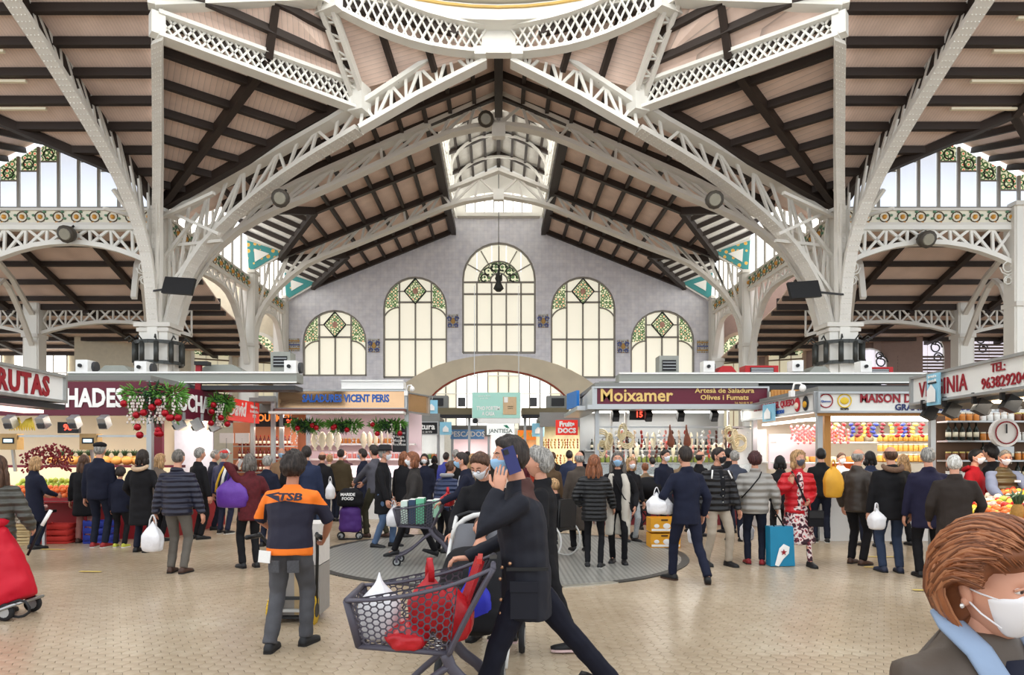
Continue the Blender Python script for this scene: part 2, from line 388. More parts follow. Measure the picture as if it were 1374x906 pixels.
# lantern over the nave
ln = thing('ceiling', kind='structure', loc=(0, 31, 16))
for s in (-1, 1):
    slab('lantern_boarding', BOARDW, [(0, 26.3, 17.9), (s * 2.5, 26.3, 16.8), (s * 2.5, 37.4, 16.8), (0, 37.4, 17.9)], ln)
    prism('lantern_side', IRONW, [(s * 2.5, 26.3, 14.2), (s * 2.5, 37.4, 14.2), (s * 2.5, 37.4, 15.0), (s * 2.5, 26.3, 15.0)], (s, 0, 0), .06, ln)
    prism('lantern_glass', PANEH, [(s * 2.52, 26.3, 15.0), (s * 2.52, 37.4, 15.0), (s * 2.52, 37.4, 16.8), (s * 2.52, 26.3, 16.8)], (s, 0, 0), .03, ln)
    for k in range(23):
        y = 26.3 + k * .504; beam('lantern_mullion', IRONW, (s * 2.47, y, 14.9), (s * 2.47, y, 16.85), .08, .1, ln)
    for z in (15.0, 15.5, 16.1, 16.8): beam('lantern_rail', IRONW, (s * 2.46, 26.3, z), (s * 2.46, 37.4, z), .12, .12, ln)
    for x in (.7, 1.4, 2.1): beam('lantern_purlin', DARKW, (s * x, 26.3, 17.82 - x * .44), (s * x, 37.4, 17.82 - x * .44), .12, .16, ln)
    for y in (28.6, 30.8, 33.2, 35.6):
        beam('lantern_rafter', DARKW, (0, y, 17.75), (s * 2.5, y, 16.65), .16, .16, ln)
        ribbon('lantern_arch', IRONW, [V((s * 2.4 * math.sin(t), y - .1, 15.3 + 2.2 * math.cos(t) ** .8 if math.cos(t) > 0 else 15.3)) for t in [k * .19 for k in range(9)]], (0, 1, 0), .1, .12, ln)
beam('lantern_ridge', DARKW, (0, 26.3, 17.75), (0, 37.4, 17.75), .2, .2, ln)
# ================================================================ transept roofs (left and right arms), far slope
def zt(y): return 10.56 + .40 * (D1 - y)
for s in (-1, 1):
    ce = thing('ceiling', kind='structure', loc=(s * 15, 18, 12))
    XV, YV, XO, YO = 15.3, 19.9, 18.4, 22.3
    def T(x, y, dz=0): return V((s * x, y, zt(y) + dz))
    slab('boarding', BOARDY, [T(27, YV), T(10.1, YV), T(8.5, 16.7), T(8.5, YB), T(27, YB)], ce)
    slab('boarding', BOARDY, [T(XV, YV), T(10.1, YV), T(A, D1), T(A + .2, D1), T(A + .2, YO)], ce)
    slab('boarding', BOARDY, [T(XV, YV), T(XO, YO), T(XO, D1), T(27, D1), T(27, YV)], ce)
    y = D1 - .5; k = 0
    while y > YB + .3:
        x0 = 8.5 if y < 16.7 else 8.5 + (y - 16.7) / (D1 - 16.7) * (A - 8.5)
        if y > YV:
            f = min(1, (y - YV) / (YO - YV)); xa_, xb_ = XV + (A + .2 - XV) * f, XV + (XO - XV) * f
            if xa_ - x0 > .2: beam('purlin', DARKW, T(x0, y, -.11), T(xa_, y, -.11), .17, .22, ce)
            beam('purlin', DARKW, T(xb_, y, -.11), T(27, y, -.11), .17, .22, ce)
        else: beam('purlin', DARKW, T(x0, y, -.11), T(27, y, -.11), .17, .22, ce)
        beam('light_rail', M('rail_cream', (238, 226, 198), .5), T(max(A + 1.4, 13.2), y + .12, -.23), T(27, y + .12, -.23), .09, .07, ce) if y < YV else None
        y -= .84
    for x, ye in ((A + .1, D1), (15.3, YV), (18.5, D1), (21.6, D1), (24.7, D1)):
        beam('rafter', DARKW, T(x, YB, -.16), T(x, ye, -.16), .24, .3, ce)
    # cross gable over the clerestory
    Op, Vp = V((s * XV, D1, 13.0)), T(XV, YV)
    for xe in (XO, A + .2):
        Ep, Ip = V((s * xe, D1, 11.5)), T(xe, YO)
        slab('cross_boarding', BOARDX, [Op, Ep, Ip, Vp], ce)
        for f in (.2, .4, .6, .8): beam('cross_purlin', DARKW, Op.lerp(Ep, f) + V((0, 0, -.09)), Vp.lerp(Ip, f) + V((0, 0, -.09)), .14, .18, ce)
        beam('valley_beam', DARKW, Vp + V((0, 0, -.14)), Ip + V((0, 0, -.14)), .22, .28, ce)
    # corner facet between column, N and N'
    Cc = V((s * A, D1, 10.45)); N = V((s * 4.2, 20.3, 12.75)); N2 = V((s * 8.5, 16.7, 12.75))
    slab('boarding', BOARDD, [Cc, N, N2], ce)
    for f in (.16, .30, .44, .58, .72, .86, .985):
        beam('purlin', DARKW, Cc.lerp(N, f) + V((0, 0, -.1)), Cc.lerp(N2, f) + V((0, 0, -.1)), .17, .22, ce)
    beam('rafter', DARKW, Cc + V((0, 0, -.16)), N.lerp(N2, .5) + V((0, 0, -.16)), .22, .3, ce)
    beam('rafter_edge', DARKW, Cc + V((0, 0, -.16)), N + V((0, 0, -.16)), .24, .3, ce)
    beam('rafter_edge', DARKW, Cc + V((0, 0, -.16)), N2 + V((0, 0, -.16)), .24, .3, ce)
    # inner facets up to the ring
    J = V((s * 4.72, 18.3, 14.3)); J2 = V((s * 6.6, 16.4, 14.3)); Pk = V((0, 20.3, 13.8))
    slab('boarding', BOARDD, [N, N2, J2 + V((s * .4, -.9, 0)), J], ce)
    for f in (.3, .62, .9): beam('purlin', DARKW, N.lerp(J, f) + V((0, 0, -.08)), N2.lerp(J2 + V((s * .4, -.9, 0)), f) + V((0, 0, -.08)), .15, .2, ce)
    beam('rafter', DARKW, N.lerp(N2, .5) + V((0, 0, -.12)), J.lerp(J2, .5) + V((0, 0, -.12)), .2, .24, ce)
    Q = V((s * 1.2, 19.6, 14.2))
    slab('boarding', BOARDX, [N, J + V((0, .2, .05)), Q, V((s * .6, 20.3, 13.75))], ce)
    for f in (.35, .7): beam('purlin', DARKW, N.lerp(V((s * .6, 20.3, 13.75)), f * .9) + V((0, 0, -.08)), J.lerp(Q, f) + V((0, 0, -.08)), .15, .2, ce)
    beam('rafter', DARKW, J.lerp(Q, .1) + V((0, .1, -.15)), Q + V((0, .1, -.1)), .22, .22, ce)
# low aisle roofs beyond the transept arms
for s in (-1, 1):
    ce = thing('ceiling', kind='structure', loc=(s * 22, 28, 9))
    def za(y): return 10.45 - .36 * (y - D1) if y < 29.4 else 8.2 - .16 * (y - 29.4)
    box('fascia_board', DARKW, (s * 27, 29.4, 8.3), (29.6, .1, .5), ce)
    for ya, yb in ((D1 + .3, 29.35), (29.45, 38)):
        slab('boarding', BOARDY, [(s * 12.2, ya, za(ya)), (s * 42, ya, za(ya)), (s * 42, yb, za(yb)), (s * 12.2, yb, za(yb))], ce)
        y = ya + .5
        while y < yb:
            beam('purlin', DARKW, (s * 12.2, y, za(y) - .1), (s * 42, y, za(y) - .1), .16, .18, ce); y += 1.15
        for x in (15.2, 18.15, 21.5, 25, 29, 33): beam('rafter', DARKW, (s * x, ya, za(ya) - .16), (s * x, yb, za(yb) - .16), .22, .22, ce)
# ================================================================ trusses
def resample(pts, n):
    pts = [V(p) for p in pts]; L = [0]
    for a, b_ in zip(pts, pts[1:]): L.append(L[-1] + (b_ - a).length)
    out = []
    for k in range(n):
        t = L[-1] * k / (n - 1); i = 0
        while i < len(L) - 2 and L[i + 1] < t: i += 1
        f = (t - L[i]) / max(1e-6, L[i + 1] - L[i]); out.append(pts[i].lerp(pts[i + 1], min(1, f)))
    return out
def smooth_pts(pts, it=2):
    pts = [V(p) for p in pts]
    for _ in range(it):
        q = [pts[0]]
        for a, b_ in zip(pts, pts[1:]): q += [a.lerp(b_, .25), a.lerp(b_, .75)]
        pts = q + [pts[-1]]
    return pts
def truss(parent, top, bot, wd_, mat, n=10, w=.4, h=.13, bw=.10, xb=False, posts=True, wb=None):
    wb = wb or w
    ribbon('top_chord', mat, top, wd_, w, h, parent); ribbon('bottom_chord', mat, bot, wd_, wb, h, parent)
    a = resample(top, n + 1); b_ = resample(bot, n + 1)
    for k in range(n):
        if (a[k] - b_[k]).length < .2: continue
        if posts: beam('post', mat, a[k], b_[k], bw, bw * .8, parent, up=wd_)
        if (k % 2 == 0) or xb: beam('brace', mat, a[k], b_[k + 1], bw, bw * .8, parent, up=wd_)
        if (k % 2 == 1) or xb: beam('brace', mat, b_[k], a[k + 1], bw, bw * .8, parent, up=wd_)
def rivets(parent, pts, wd_, w, h, step=.17):
    wd_ = V(wd_).normalized(); L = sum((V(b) - V(a)).length for a, b in zip(pts, pts[1:])); q = resample(pts, max(3, int(L / step))); vs_, fs_ = [], []
    for i in range(1, len(q)):
        t = (q[i] - q[i - 1]).normalized(); n = t.cross(wd_).normalized()
        if n.z > 0: n = -n
        for u in (-.38, -.13, .13, .38):
            c_ = q[i] + wd_ * (u * w) + n * (h / 2); b_ = len(vs_); r_ = .024
            vs_ += [c_ + t * r_, c_ + wd_ * r_, c_ - t * r_, c_ - wd_ * r_, c_ + n * .022]; fs_ += [(b_, b_ + 1, b_ + 4), (b_ + 1, b_ + 2, b_ + 4), (b_ + 2, b_ + 3, b_ + 4), (b_ + 3, b_, b_ + 4)]
    mob('rivets', vs_, fs_, IRONW, parent)['kind'] = 'stuff'
def mir(pts, s): return [V((s * abs(p[0]), p[1], p[2])) for p in pts]
side = {-1: 'left', 1: 'right'}
A1 = smooth_pts([at(226, 440, D1), at(232, 410, D1 - .02), at(248, 372, D1 - .05), at(270, 335, D1 - .2), at(300, 302, D1 - .4), at(340, 266, D1 - .9), at(400, 222, D1 - 1.9), at(482, 174, 20.3)], 1)
A1t = [at(228, 292, D1), at(293, 249, D1 - .3), at(447, 163, 20.6), at(484, 140, 20.3)]
for s in (-1, 1):
    t = thing('roof_truss', 'white iron rib curving from the big %s column up to the octagon corner' % side[s], 'roof truss', (s * A, D1, 6), kind='thing')
    truss(t, mir(A1t, s), mir(resample(A1, 14), s), (s * .37, -.93, 0), IRON, 10, .45, .14, .09); rivets(t, mir(resample(A1, 14), s), (s * .37, -.93, 0), .45, .14)
    t = thing('roof_truss', 'white iron gable rafter from the %s octagon corner to the central ring plate' % side[s], 'roof truss', (s * 4.2, 20.3, 12), kind='thing')
    truss(t, mir([at(488, 140, 20.3), at(560, 93, 20.3), at(640, 45, 20.3)], s), mir([at(483, 174, 20.3), at(560, 130, 20.3), at(652, 84, 20.3)], s), (0, 1, 0), IRONW, 8, .45, .13, .09)
    # second truss (over the nave)
T2b = [at(240, 440, D2), at(250, 400, D2), at(262, 368, D2), at(291, 332, D2), at(337, 296, D2), at(440, 253, D2), at(583, 186, D2), at(630, 172, D2), at(669, 168, D2)]
T2t = [at(262, 318, D2), at(400, 246, D2), at(669, 127, D2)]
T3b = [at(334, 476, D3), at(342, 435, D3), at(360, 400, D3), at(387, 373, D3), at(418, 350, D3), at(460, 335, D3), at(540, 303, D3), at(610, 272, D3), at(669, 263, D3)]
T3t = [at(337, 358, D3), at(500, 294, D3), at(669, 229, D3)]
for nm, tp, bt, n_, d, lab in (('2', T2t, T2b, 13, D2, 'wide pale iron arch truss crossing the nave just behind the octagon gable'), ('3', T3t, T3b, 13, D3, 'white iron arch truss crossing the nave nearest the end wall')):
    t = thing('roof_truss', lab, 'roof truss', (0, d, 10), kind='thing')
    for s in (-1, 1): truss(t, mir(tp, s), mir(resample(smooth_pts(bt, 1), 18), s), (0, 1, 0), IRON, n_, .42, .15, .1)
    box('finial', IRONW, at(669, 176 if nm == '2' else 262, d - .2), (.5, .3, .5), t)
# ribs over the transept arms (plane x = +-A)
RB = smooth_pts([(A, 23.05, 6.0), (A, 22.75, 8.1), (A, 22.05, 9.4), (A, 20.95, 10.45), (A, 18.7, 11.7), (A, 16.4, 12.75), (A, 14, 13.6)], 1)
RT = [(A, 23.3, 10.9), (A, 20, 12.3), (A, 17.5, 13.35), (A, 14, 14.6)]
HB = smooth_pts([(A, D1 - .2, 6.0), (A - .15, 23, 8.4), (A - .5, 22.3, 9.7), (A - 1.3, 20.8, 10.8), (9.4, 18.5, 11.6), (8.5, 16.7, 12.0)], 1)
HT = [(A - .1, 23.1, 10.2), (9.4, 18.5, 12.3), (8.5, 16.7, 12.75)]
for s in (-1, 1):
    t = thing('roof_truss', 'studded white rib arching forward over the %s arm of the hall' % side[s], 'roof truss', (s * A, D1, 6), kind='thing')
    truss(t, mir(RT, s), mir(resample(RB, 16), s), (1, 0, 0), IRON, 14, .38, .14, .09); rivets(t, mir(resample(RB, 16), s), (1, 0, 0), .38, .14)
    t = thing('roof_truss', 'white hip rib rising almost upright from the big %s column' % side[s], 'roof truss', (s * A, D1 - .2, 6), kind='thing')
    truss(t, mir(HT, s), mir(resample(HB, 14), s), (s * .894, .447, 0), IRON, 12, .42, .14, .09); rivets(t, mir(resample(HB, 14), s), (s * .894, .447, 0), .42, .14)
    # lattice girders of the octagon
    N = V((s * 4.2, 20.3, 12.1)); N2 = V((s * 8.5, 16.7, 12.1))
    def lattice(label, p, q, p2, q2, n, mat=IRONW, w=.4, bar=.07):
        """p->q lower chord, p2->q2 upper chord, crossed flat bars between."""
        t = thing('lattice_girder', label, 'lattice girder', tuple(p), kind='thing')
        wdir = (q - p).cross(V((0, 0, 1))).normalized()
        ribbon('bottom_flange', mat, [p, q], wdir, w, .1, t); ribbon('top_flange', mat, [p2, q2], wdir, w, .1, t)
        for k in range(-1, n):
            for (a, b_) in ((k, k + 2), (k + 2, k)):
                fa, fb = a / n, b_ / n
                pa, pb = p.lerp(q, fa), p2.lerp(q2, fb)
                if fa < 0 or fb < 0 or fa > 1 or fb > 1:
                    continue
                beam('lattice_bar', mat, pa, pb, .05, bar, t, up=wdir)
        beam('end_plate', mat, p, p2, w * .8, .3, t, up=wdir); beam('end_plate', mat, q, q2, w * .8, .3, t, up=wdir)
        return t
    lattice('cross-latticed white girder between the %s octagon corners below the dome' % side[s], N, N2, N + V((0, 0, .72)), N2 + V((0, 0, .55)), 24)
    J = V((s * 4.72, 18.3, 13.9))
    lattice('short latticed white girder climbing to the dome ring on the %s' % side[s], N2 + V((0, -.1, .65)), J + V((s * .2, -.2, 0)), N2 + V((0, -.1, 1.25)), J + V((s * .2, -.2, .8)), 14)
    Pk = V((s * .35, 20.2, 13.75))
    t = thing('ring_arch', 'white latticed spandrel arch under the dome ring, %s half' % side[s], 'ring arch', tuple(J), kind='thing')
    mid = [J.lerp(Pk, f) + V((0, 0, -.34 * math.sin(f * math.pi) + .1 * (1 - f))) for f in [k / 8 for k in range(9)]]
    up_ = [p + V((0, -.3, .95 - .35 * k / 8)) for k, p in enumerate(mid)]
    ribbon('bottom_flange', IRONW, mid, (0, 1, 0), .4, .1, t); ribbon('top_flange', IRONW, up_, (0, 1, 0), .4, .1, t)
    a_, b_ = resample(mid, 19), resample(up_, 19)
    for k in range(17):
        beam('lattice_bar', IRONW, a_[k], b_[k + 2], .05, .07, t, up=(0, 1, 0)); beam('lattice_bar', IRONW, b_[k], a_[k + 2], .05, .07, t, up=(0, 1, 0))
    t = thing('roof_strut', 'riveted white strut from the dome ring down to the %s octagon corner' % side[s], 'strut', tuple(J), kind='thing')
    for o_ in (-.16, .16): beam('strut_flange', IRON, J + V((o_, 0, .1)), N + V((o_, 0, .3)), .12, .25, t)
    a_, b_ = resample([J + V((-.16, 0, .1)), N + V((-.16, 0, .3))], 12), resample([J + V((.16, 0, .1)), N + V((.16, 0, .3))], 12)
    for k in range(11): beam('strut_brace', IRONW, a_[k], b_[k + 1] if k % 2 else b_[k], .05, .05, t)
    box('gusset', IRONW, J + V((0, .1, .3)), (.9, .3, .8), t, rz=s * .5); box('gusset', IRONW, N + V((0, -.05, .3)), (.5, .5, .8), t, rz=s * .4)
gp_ = thing('ring_plate', 'pale central gusset plate where the gable rafters meet the dome ring', 'gusset plate', (0, 20.1, 13.8), kind='thing')
box('plate', IRONW, (0, 20.1, 14.2), (1.0, .3, 1.1), gp_)
for s in (-1, 1): box('shoe', IRONW, (s * .55, 20.05, 13.68), (.34, .4, .24), gp_)
# dome ring and drum above it
dr = thing('ceiling', kind='structure', loc=(0, YB, 14))
def ringob(name, mat, r0, r1, z0, z1, parent):
    vs_, fs_ = [], []; n = 64
    for k in range(n):
        a = k * 6.28318 / n
        for r_, z_ in ((r0, z0), (r1, z0), (r1, z1), (r0, z1)): vs_.append((r_ * math.cos(a), YB + r_ * math.sin(a), z_))
    for k in range(n):
        for j in range(4): fs_.append((4 * k + j, 4 * k + (j + 1) % 4, 4 * ((k + 1) % n) + (j + 1) % 4, 4 * ((k + 1) % n) + j))
    return mob(name, vs_, fs_, mat, parent)
ringob('ring_cornice', IRONW, 7.9, 8.6, 14.3, 14.75, dr); ringob('gilt_moulding', GOLD, 7.84, 7.92, 14.62, 14.68, dr)
ringob('ring_cornice', IRONW, 7.7, 8.6, 14.8, 15.0, dr); ringob('gilt_moulding', GOLD, 7.62, 7.7, 14.86, 14.92, dr)
ringob('drum_wall', IRONW, 7.9, 8.2, 15.0, 15.8, dr)
for k in range(32):
    a = k * 6.28318 / 32
    box('drum_pier', IRONW, (8.05 * math.cos(a), YB + 8.05 * math.sin(a), 17.3), (.3, .35, 3), dr, rz=a)
ringob('drum_head', IRONW, 7.9, 8.2, 18.8, 19.4, dr)
ringob('drum_window', glow('dome_pane', (255, 253, 248), 3.0), 8.1, 8.14, 15.8, 18.8, dr)
# ================================================================ columns
def col(label, x, y, s, big):
    t = thing('iron_column', label, 'column', (x, y, 0), kind='thing')
    if big:
        for (dx, dy, w) in ((-.34, -.22, .3), (.0, -.3, .34), (.34, -.22, .3), (-.36, .2, .3), (.36, .2, .3), (0, .3, .34)): box('shaft', IRONW, (x + dx, y + dy, 3.1), (w, .34, 6.2), t)
        box('cap_plate', IRON, (x, y, 6.15), (1.25, 1.0, .14), t); box('cap_plate', IRON, (x, y, 5.98), (1.1, .9, .12), t)
        lab = M('crown_iron', (70, 72, 70), .4, metal=.4)
        for z in (5.55, 4.85):
            bm = bmesh.new()
            for k in range(20):
                a = k * 6.28318 / 20; b_ = (k + 1) * 6.28318 / 20
                bbeam(bm, (x + .78 * math.cos(a), y + .7 * math.sin(a), z), (x + .78 * math.cos(b_), y + .7 * math.sin(b_), z), .06, .12)
            bob('lamp_ring', bm, lab, t)
        for k in range(10):
            a = k * 6.28318 / 10
            bm = bmesh.new(); px, py = x + .78 * math.cos(a), y + .7 * math.sin(a)
            tube(bm, [(px, py, 4.85), (px, py, 5.55)], .09, 6); tube(bm, [(px, py, 5.6), (px + .16 * math.cos(a), py + .16 * math.sin(a), 5.75), (px + .28 * math.cos(a), py + .28 * math.sin(a), 5.62)], .025, 5)
            bob('lamp_scroll', bm, lab, t, smooth=True)
        # knee braces and struts where the ribs leave the column
        for (p, q) in ((( -.1, -.5, 9.6), (2.6, -1.6, 10.2)), ((0, -.3, 10.3), (2.6, -1.2, 9.0)), ((0, -.4, 9.7), (-1.0, -1.6, 9.7)), ((0, 0, 8.3), (1.5, -.3, 10.0)), ((0, .2, 9.0), (2.4, -.5, 9.0)), ((0, -.3, 8.3), (.2, -1.0, 9.9)), ((0, -.4, 8.9), (-.5, -1.9, 10.2)), ((.2, -.1, 7.2), (1.6, -.3, 9.0))):
            beam('knee_brace', IRON, (x - s * p[0], y + p[1], p[2]), (x - s * q[0], y + q[1], q[2]), .12, .1, t)
        beam('upper_shaft', IRON, (x, y, 6.2), (x, y, 10.6), .5, .4, t)
    else:
        beam('shaft', IRONW, (x, y, 0), (x, y, 10.4), .55, .55, t)
        for dx in (-.3, .3): beam('angle_iron', IRON, (x + dx, y, 0), (x + dx, y, 10.3), .1, .5, t)
        box('cap_plate', IRON, (x, y, 10.35), (.8, .8, .14), t); box('collar', IRON, (x, y, 6.9), (.72, .72, .16), t)
    return t
for s in (-1, 1):
    col('big white clustered iron column with dark lamp crown on the %s' % side[s], s * A, D1, s, True)
    col('slim white iron column behind the %s clustered column, by the aisle' % side[s], s * A, D3, s, False)
    col('white iron post at the outer edge of the %s clerestory bay' % side[s], s * 18.15, D1, s, False)
    col('pale iron post far back in the %s aisle, under the low truss' % side[s], s * 20.4, 29.5, s, False)
    col('white corner post against the end wall on the %s' % side[s], s * (A + .15), DW - .4, s, False)
# arcade girders, friezes and clerestories
def scroll(bm, p, r, ax, ay, turn=1.6, w=.05):
    pts = []
    for k in range(15):
        a = k / 14 * turn * 6.28; rr = r * (1 - .55 * k / 14); pts.append(V(p) + ax * (rr * math.cos(a)) + ay * (rr * math.sin(a)))
    tube(bm, pts, w / 2, 5)
wn = [0]
def clerestory(p, q, z0, apex, z1, nrm, label, panes, glass, gable=True):
    """p,q: ends along the wall (2-D); z0 sill; apex and z1: gable heights (middle, ends)."""
    wn[0] += 1
    p, q = V((*p, 0)), V((*q, 0)); n = V((*nrm, 0))
    w = thing('window_%d' % wn[0], kind='structure', loc=(*((p + q) / 2).xy, z0))
    def top(f): return apex - (apex - z1) * abs(2 * f - 1)
    for k in range(panes):
        f0, f1 = k / panes, (k + 1) / panes; e = .012
        a, b_ = p.lerp(q, f0 + e), p.lerp(q, f1 - e)
        ta = min(top(f0), top(f1)) - (.55 if gable else 0)
        prism('pane', glass, [a + V((0, 0, z0)), b_ + V((0, 0, z0)), b_ + V((0, 0, ta)), a + V((0, 0, ta))], n, .03, w)
        if gable:
            prism('leaf_panel', STAIN, [a + V((0, 0, ta + .06)), b_ + V((0, 0, ta + .06)), b_ + V((0, 0, top(f1) - .02)), a + V((0, 0, top(f0) - .02))], n, .03, w)
            c_ = (a + b_) / 2 + V((0, 0, ta + .28)) + n * .05; t_ = (q - p).normalized()
            for m_, r_ in (('leaf_ring', .17),):
                bm = bmesh.new(); tube(bm, [c_ + t_ * (r_ * math.cos(u * .6)) + V((0, 0, r_ * math.sin(u * .6))) for u in range(12)], .025, 5); bob(m_, bm, LEAD, w)
            beam('transom', MULL, a + V((0, 0, ta + .03)), b_ + V((0, 0, ta + .03)), .08, .06, w)
        beam('mullion', MULL, p.lerp(q, f0) + V((0, 0, z0)) + n * .04, p.lerp(q, f0) + V((0, 0, top(f0) - .02)) + n * .04, .09, .09, w)
    beam('sill_rail', MULL, p + V((0, 0, z0)) + n * .05, q + V((0, 0, z0)) + n * .05, .12, .1, w)
    return w
def frieze(p, q, z0, z1, nrm, label, flowers=True):
    p, q = V((*p, 0)), V((*q, 0)); n = V((*nrm, 0)); t_ = (q - p).normalized(); L = (q - p).length
    o = thing('tile_frieze', label, 'tile frieze', (*((p + q) / 2).xy, z0), kind='thing')
    prism('frieze_band', M('frieze_cream', (236, 230, 210), .35, var=.04), [p + V((0, 0, z0)), q + V((0, 0, z0)), q + V((0, 0, z1)), p + V((0, 0, z1))], n, .06, o)
    for z in (z0, z1): beam('frieze_rail', IRON, p + V((0, 0, z)) + n * .06, q + V((0, 0, z)) + n * .06, .14, .08, o)
    if flowers:
        k = int(L / .62); GR = M('ceramic_green', (110, 150, 122), .35); OR = M('ceramic_orange', (222, 160, 70), .35); DK = M('ceramic_stem', (88, 76, 62), .4)
        zc = (z0 + z1) / 2; h = (z1 - z0)
        for i in range(k):
            c_ = p + t_ * ((i + .5) * L / k) + V((0, 0, zc)) + n * .075
            bm = bmesh.new(); tube(bm, [c_ + t_ * (.36 * h * math.cos(u * .57)) + V((0, 0, .36 * h * math.sin(u * .57))) for u in range(12)], .022, 4); bob('scroll_ring', bm, DK, o)
            bm = bmesh.new(); ellip(bm, c_, (.17 * h,) * 3, 7, 5); bob('flower', bm, OR, o, smooth=True)
            for (u, v_) in ((.45, .1), (-.45, -.12), (.1, -.42), (-.3, .34)):
                bm = bmesh.new(); ellip(bm, c_ + t_ * (u * h) + V((0, 0, v_ * h)), (.13 * h, .13 * h, .09 * h), 6, 4); bob('leaf' if v_ > -.3 else 'fruit', bm, GR if v_ > -.3 else OR, o, smooth=True)
    return o
for s in (-1, 1):
    # transept bays, seen square on
    for b_, (xa, xb) in enumerate(((A, 18.15), (18.15, 24.4))):
        clerestory((s * xa, D1 + .05), (s * xb, D1 + .05), 10.28, 12.95, 11.45, (0, -1), '', 9, PANEB)
        frieze((s * xa, D1), (s * xb, D1), 9.72, 10.22, (0, -1), 'cream ceramic frieze with orange flowers, %s arm, %s bay' % (side[s], 'inner' if b_ == 0 else 'outer'))
        t = thing('arch_girder', 'white arched girder below the flowered frieze, %s arm, %s bay' % (side[s], 'inner' if b_ == 0 else 'outer'), 'girder', (s * (xa + xb) / 2, D1, 8.6), kind='thing')
        x0, x1 = xa + .2, xb - .2; mx_ = (xa + xb) / 2
        truss(t, [V((s * x0, D1, 9.6)), V((s * x1, D1, 9.6))], [V((s * (x0 + (x1 - x0) * k / 10), D1, 8.35 + .75 * (1 - ((k - 5) / 5) ** 2))) for k in range(11)], (0, 1, 0), IRONW, 8, .25, .16, .09, xb=True)
        for e in (x0 + .25, x1 - .25):
            bm = bmesh.new(); scroll(bm, (s * e, D1 - .1, 8.2), .28, V((s * (1 if e < mx_ else -1), 0, 0)), V((0, 0, -1))); scroll(bm, (s * e, D1 - .1, 7.75), .18, V((s, 0, 0)), V((0, 0, 1))); bob('scroll', bm, IRONW, t, smooth=True)
        # low truss further back
    for b_, (xa, xb) in enumerate(((13.5, 20.4), (20.4, 28))):
        t = thing('arch_girder', 'low white arched truss under the %s aisle roof, %s span' % (side[s], 'inner' if b_ == 0 else 'outer'), 'girder', (s * (xa + xb) / 2, 29.5, 7.4), kind='thing')
        truss(t, [V((s * xa, 29.5, 8.2)), V((s * xb, 29.5, 8.2))], [V((s * (xa + (xb - xa) * k / 10), 29.5, 6.95 + .6 * (1 - ((k - 5) / 5) ** 2))) for k in range(11)], (0, 1, 0), IRON, 10, .22, .14, .07, xb=True)
    # sloping posts of the aisle arcade
    for (p, q, lab) in (((18.15, D1 + .3, 8.6), (20.4, 29.4, 6.4), 'curved pale brace linking the outer posts of the %s aisle'), ((A + 1.2, D1 + .6, 9.3), (A + 3.6, 29.5, 7.6), 'bare reddish tie rod under the low roof of the %s aisle')):
        t = thing('aisle_brace', lab % side[s], 'brace', (s * p[0], p[1], p[2]), kind='thing')
        P0, P1 = V((s * p[0], *p[1:])), V((s * q[0], *q[1:])); mid_ = (P0 + P1) / 2 + V((0, 0, .7))
        ribbon('top_chord', IRON, [P0 + V((0, 0, .5)), mid_ + V((0, 0, .5)), P1 + V((0, 0, 1.4))], (1, 0, 0), .2, .12, t); ribbon('bottom_chord', IRON, smooth_pts([P0 + V((0, 0, -2)), P0.lerp(mid_, .5), mid_, P1], 1), (1, 0, 0), .2, .12, t)
    # nave arcade
    for b_, (ya, yb) in enumerate(((D1 + .3, D3), (D3, DW))):
        ym = (ya + yb) / 2; wh = 'front' if b_ == 0 else 'rear'
        clerestory((s * (A + .05), ya), (s * (A + .05), yb), 10.15, 13.2, 11.8, (-s, 0), '', 8, PANEH, False)
        frieze((s * A, ya), (s * A, yb), 9.55, 10.1, (-s, 0), 'narrow green ceramic frieze along the %s nave arcade, %s bay' % (side[s], wh))
        t = thing('arch_girder', 'white arched arcade girder along the %s side of the nave, %s bay' % (side[s], wh), 'girder', (s * A, ym, 8.4), kind='thing')
        truss(t, [V((s * A, ya + .3, 9.5)), V((s * A, yb - .3, 9.5))], [V((s * A, ya + .3 + (yb - ya - .6) * k / 14, 9.0 - 3.0 * abs((k - 7) / 7) ** 3.2)) for k in range(15)], (1, 0, 0), IRON, 10, .25, .14, .09, xb=True)
# ================================================================ end wall of the nave
def arch_poly(x0, x1, z0, ztop, n=14, clipf=None):
    """outline (x,z) of a round-headed opening."""
    r = (x1 - x0) / 2; cx = (x0 + x1) / 2; zs = ztop - r
    return [(x0, z0), (x1, z0)] + [(cx + r * math.cos(math.pi * k / n), zs + r * math.sin(math.pi * k / n)) for k in range(n + 1)]
def clip(poly, a, b_, c_):
    """keep a*x+b*z<=c."""
    out = []
    for i in range(len(poly)):
        p, q = poly[i], poly[(i + 1) % len(poly)]; fp, fq = a * p[0] + b_ * p[1] - c_, a * q[0] + b_ * q[1] - c_
        if fp <= 0: out.append(p)
        if (fp < 0 < fq) or (fq < 0 < fp):
            t = fp / (fp - fq); out.append((p[0] + (q[0] - p[0]) * t, p[1] + (q[1] - p[1]) * t))
    return out
K = DW / FPX
def wx(px): return (px - CX) * K
def wz(py): return CH + (HY - py) * K
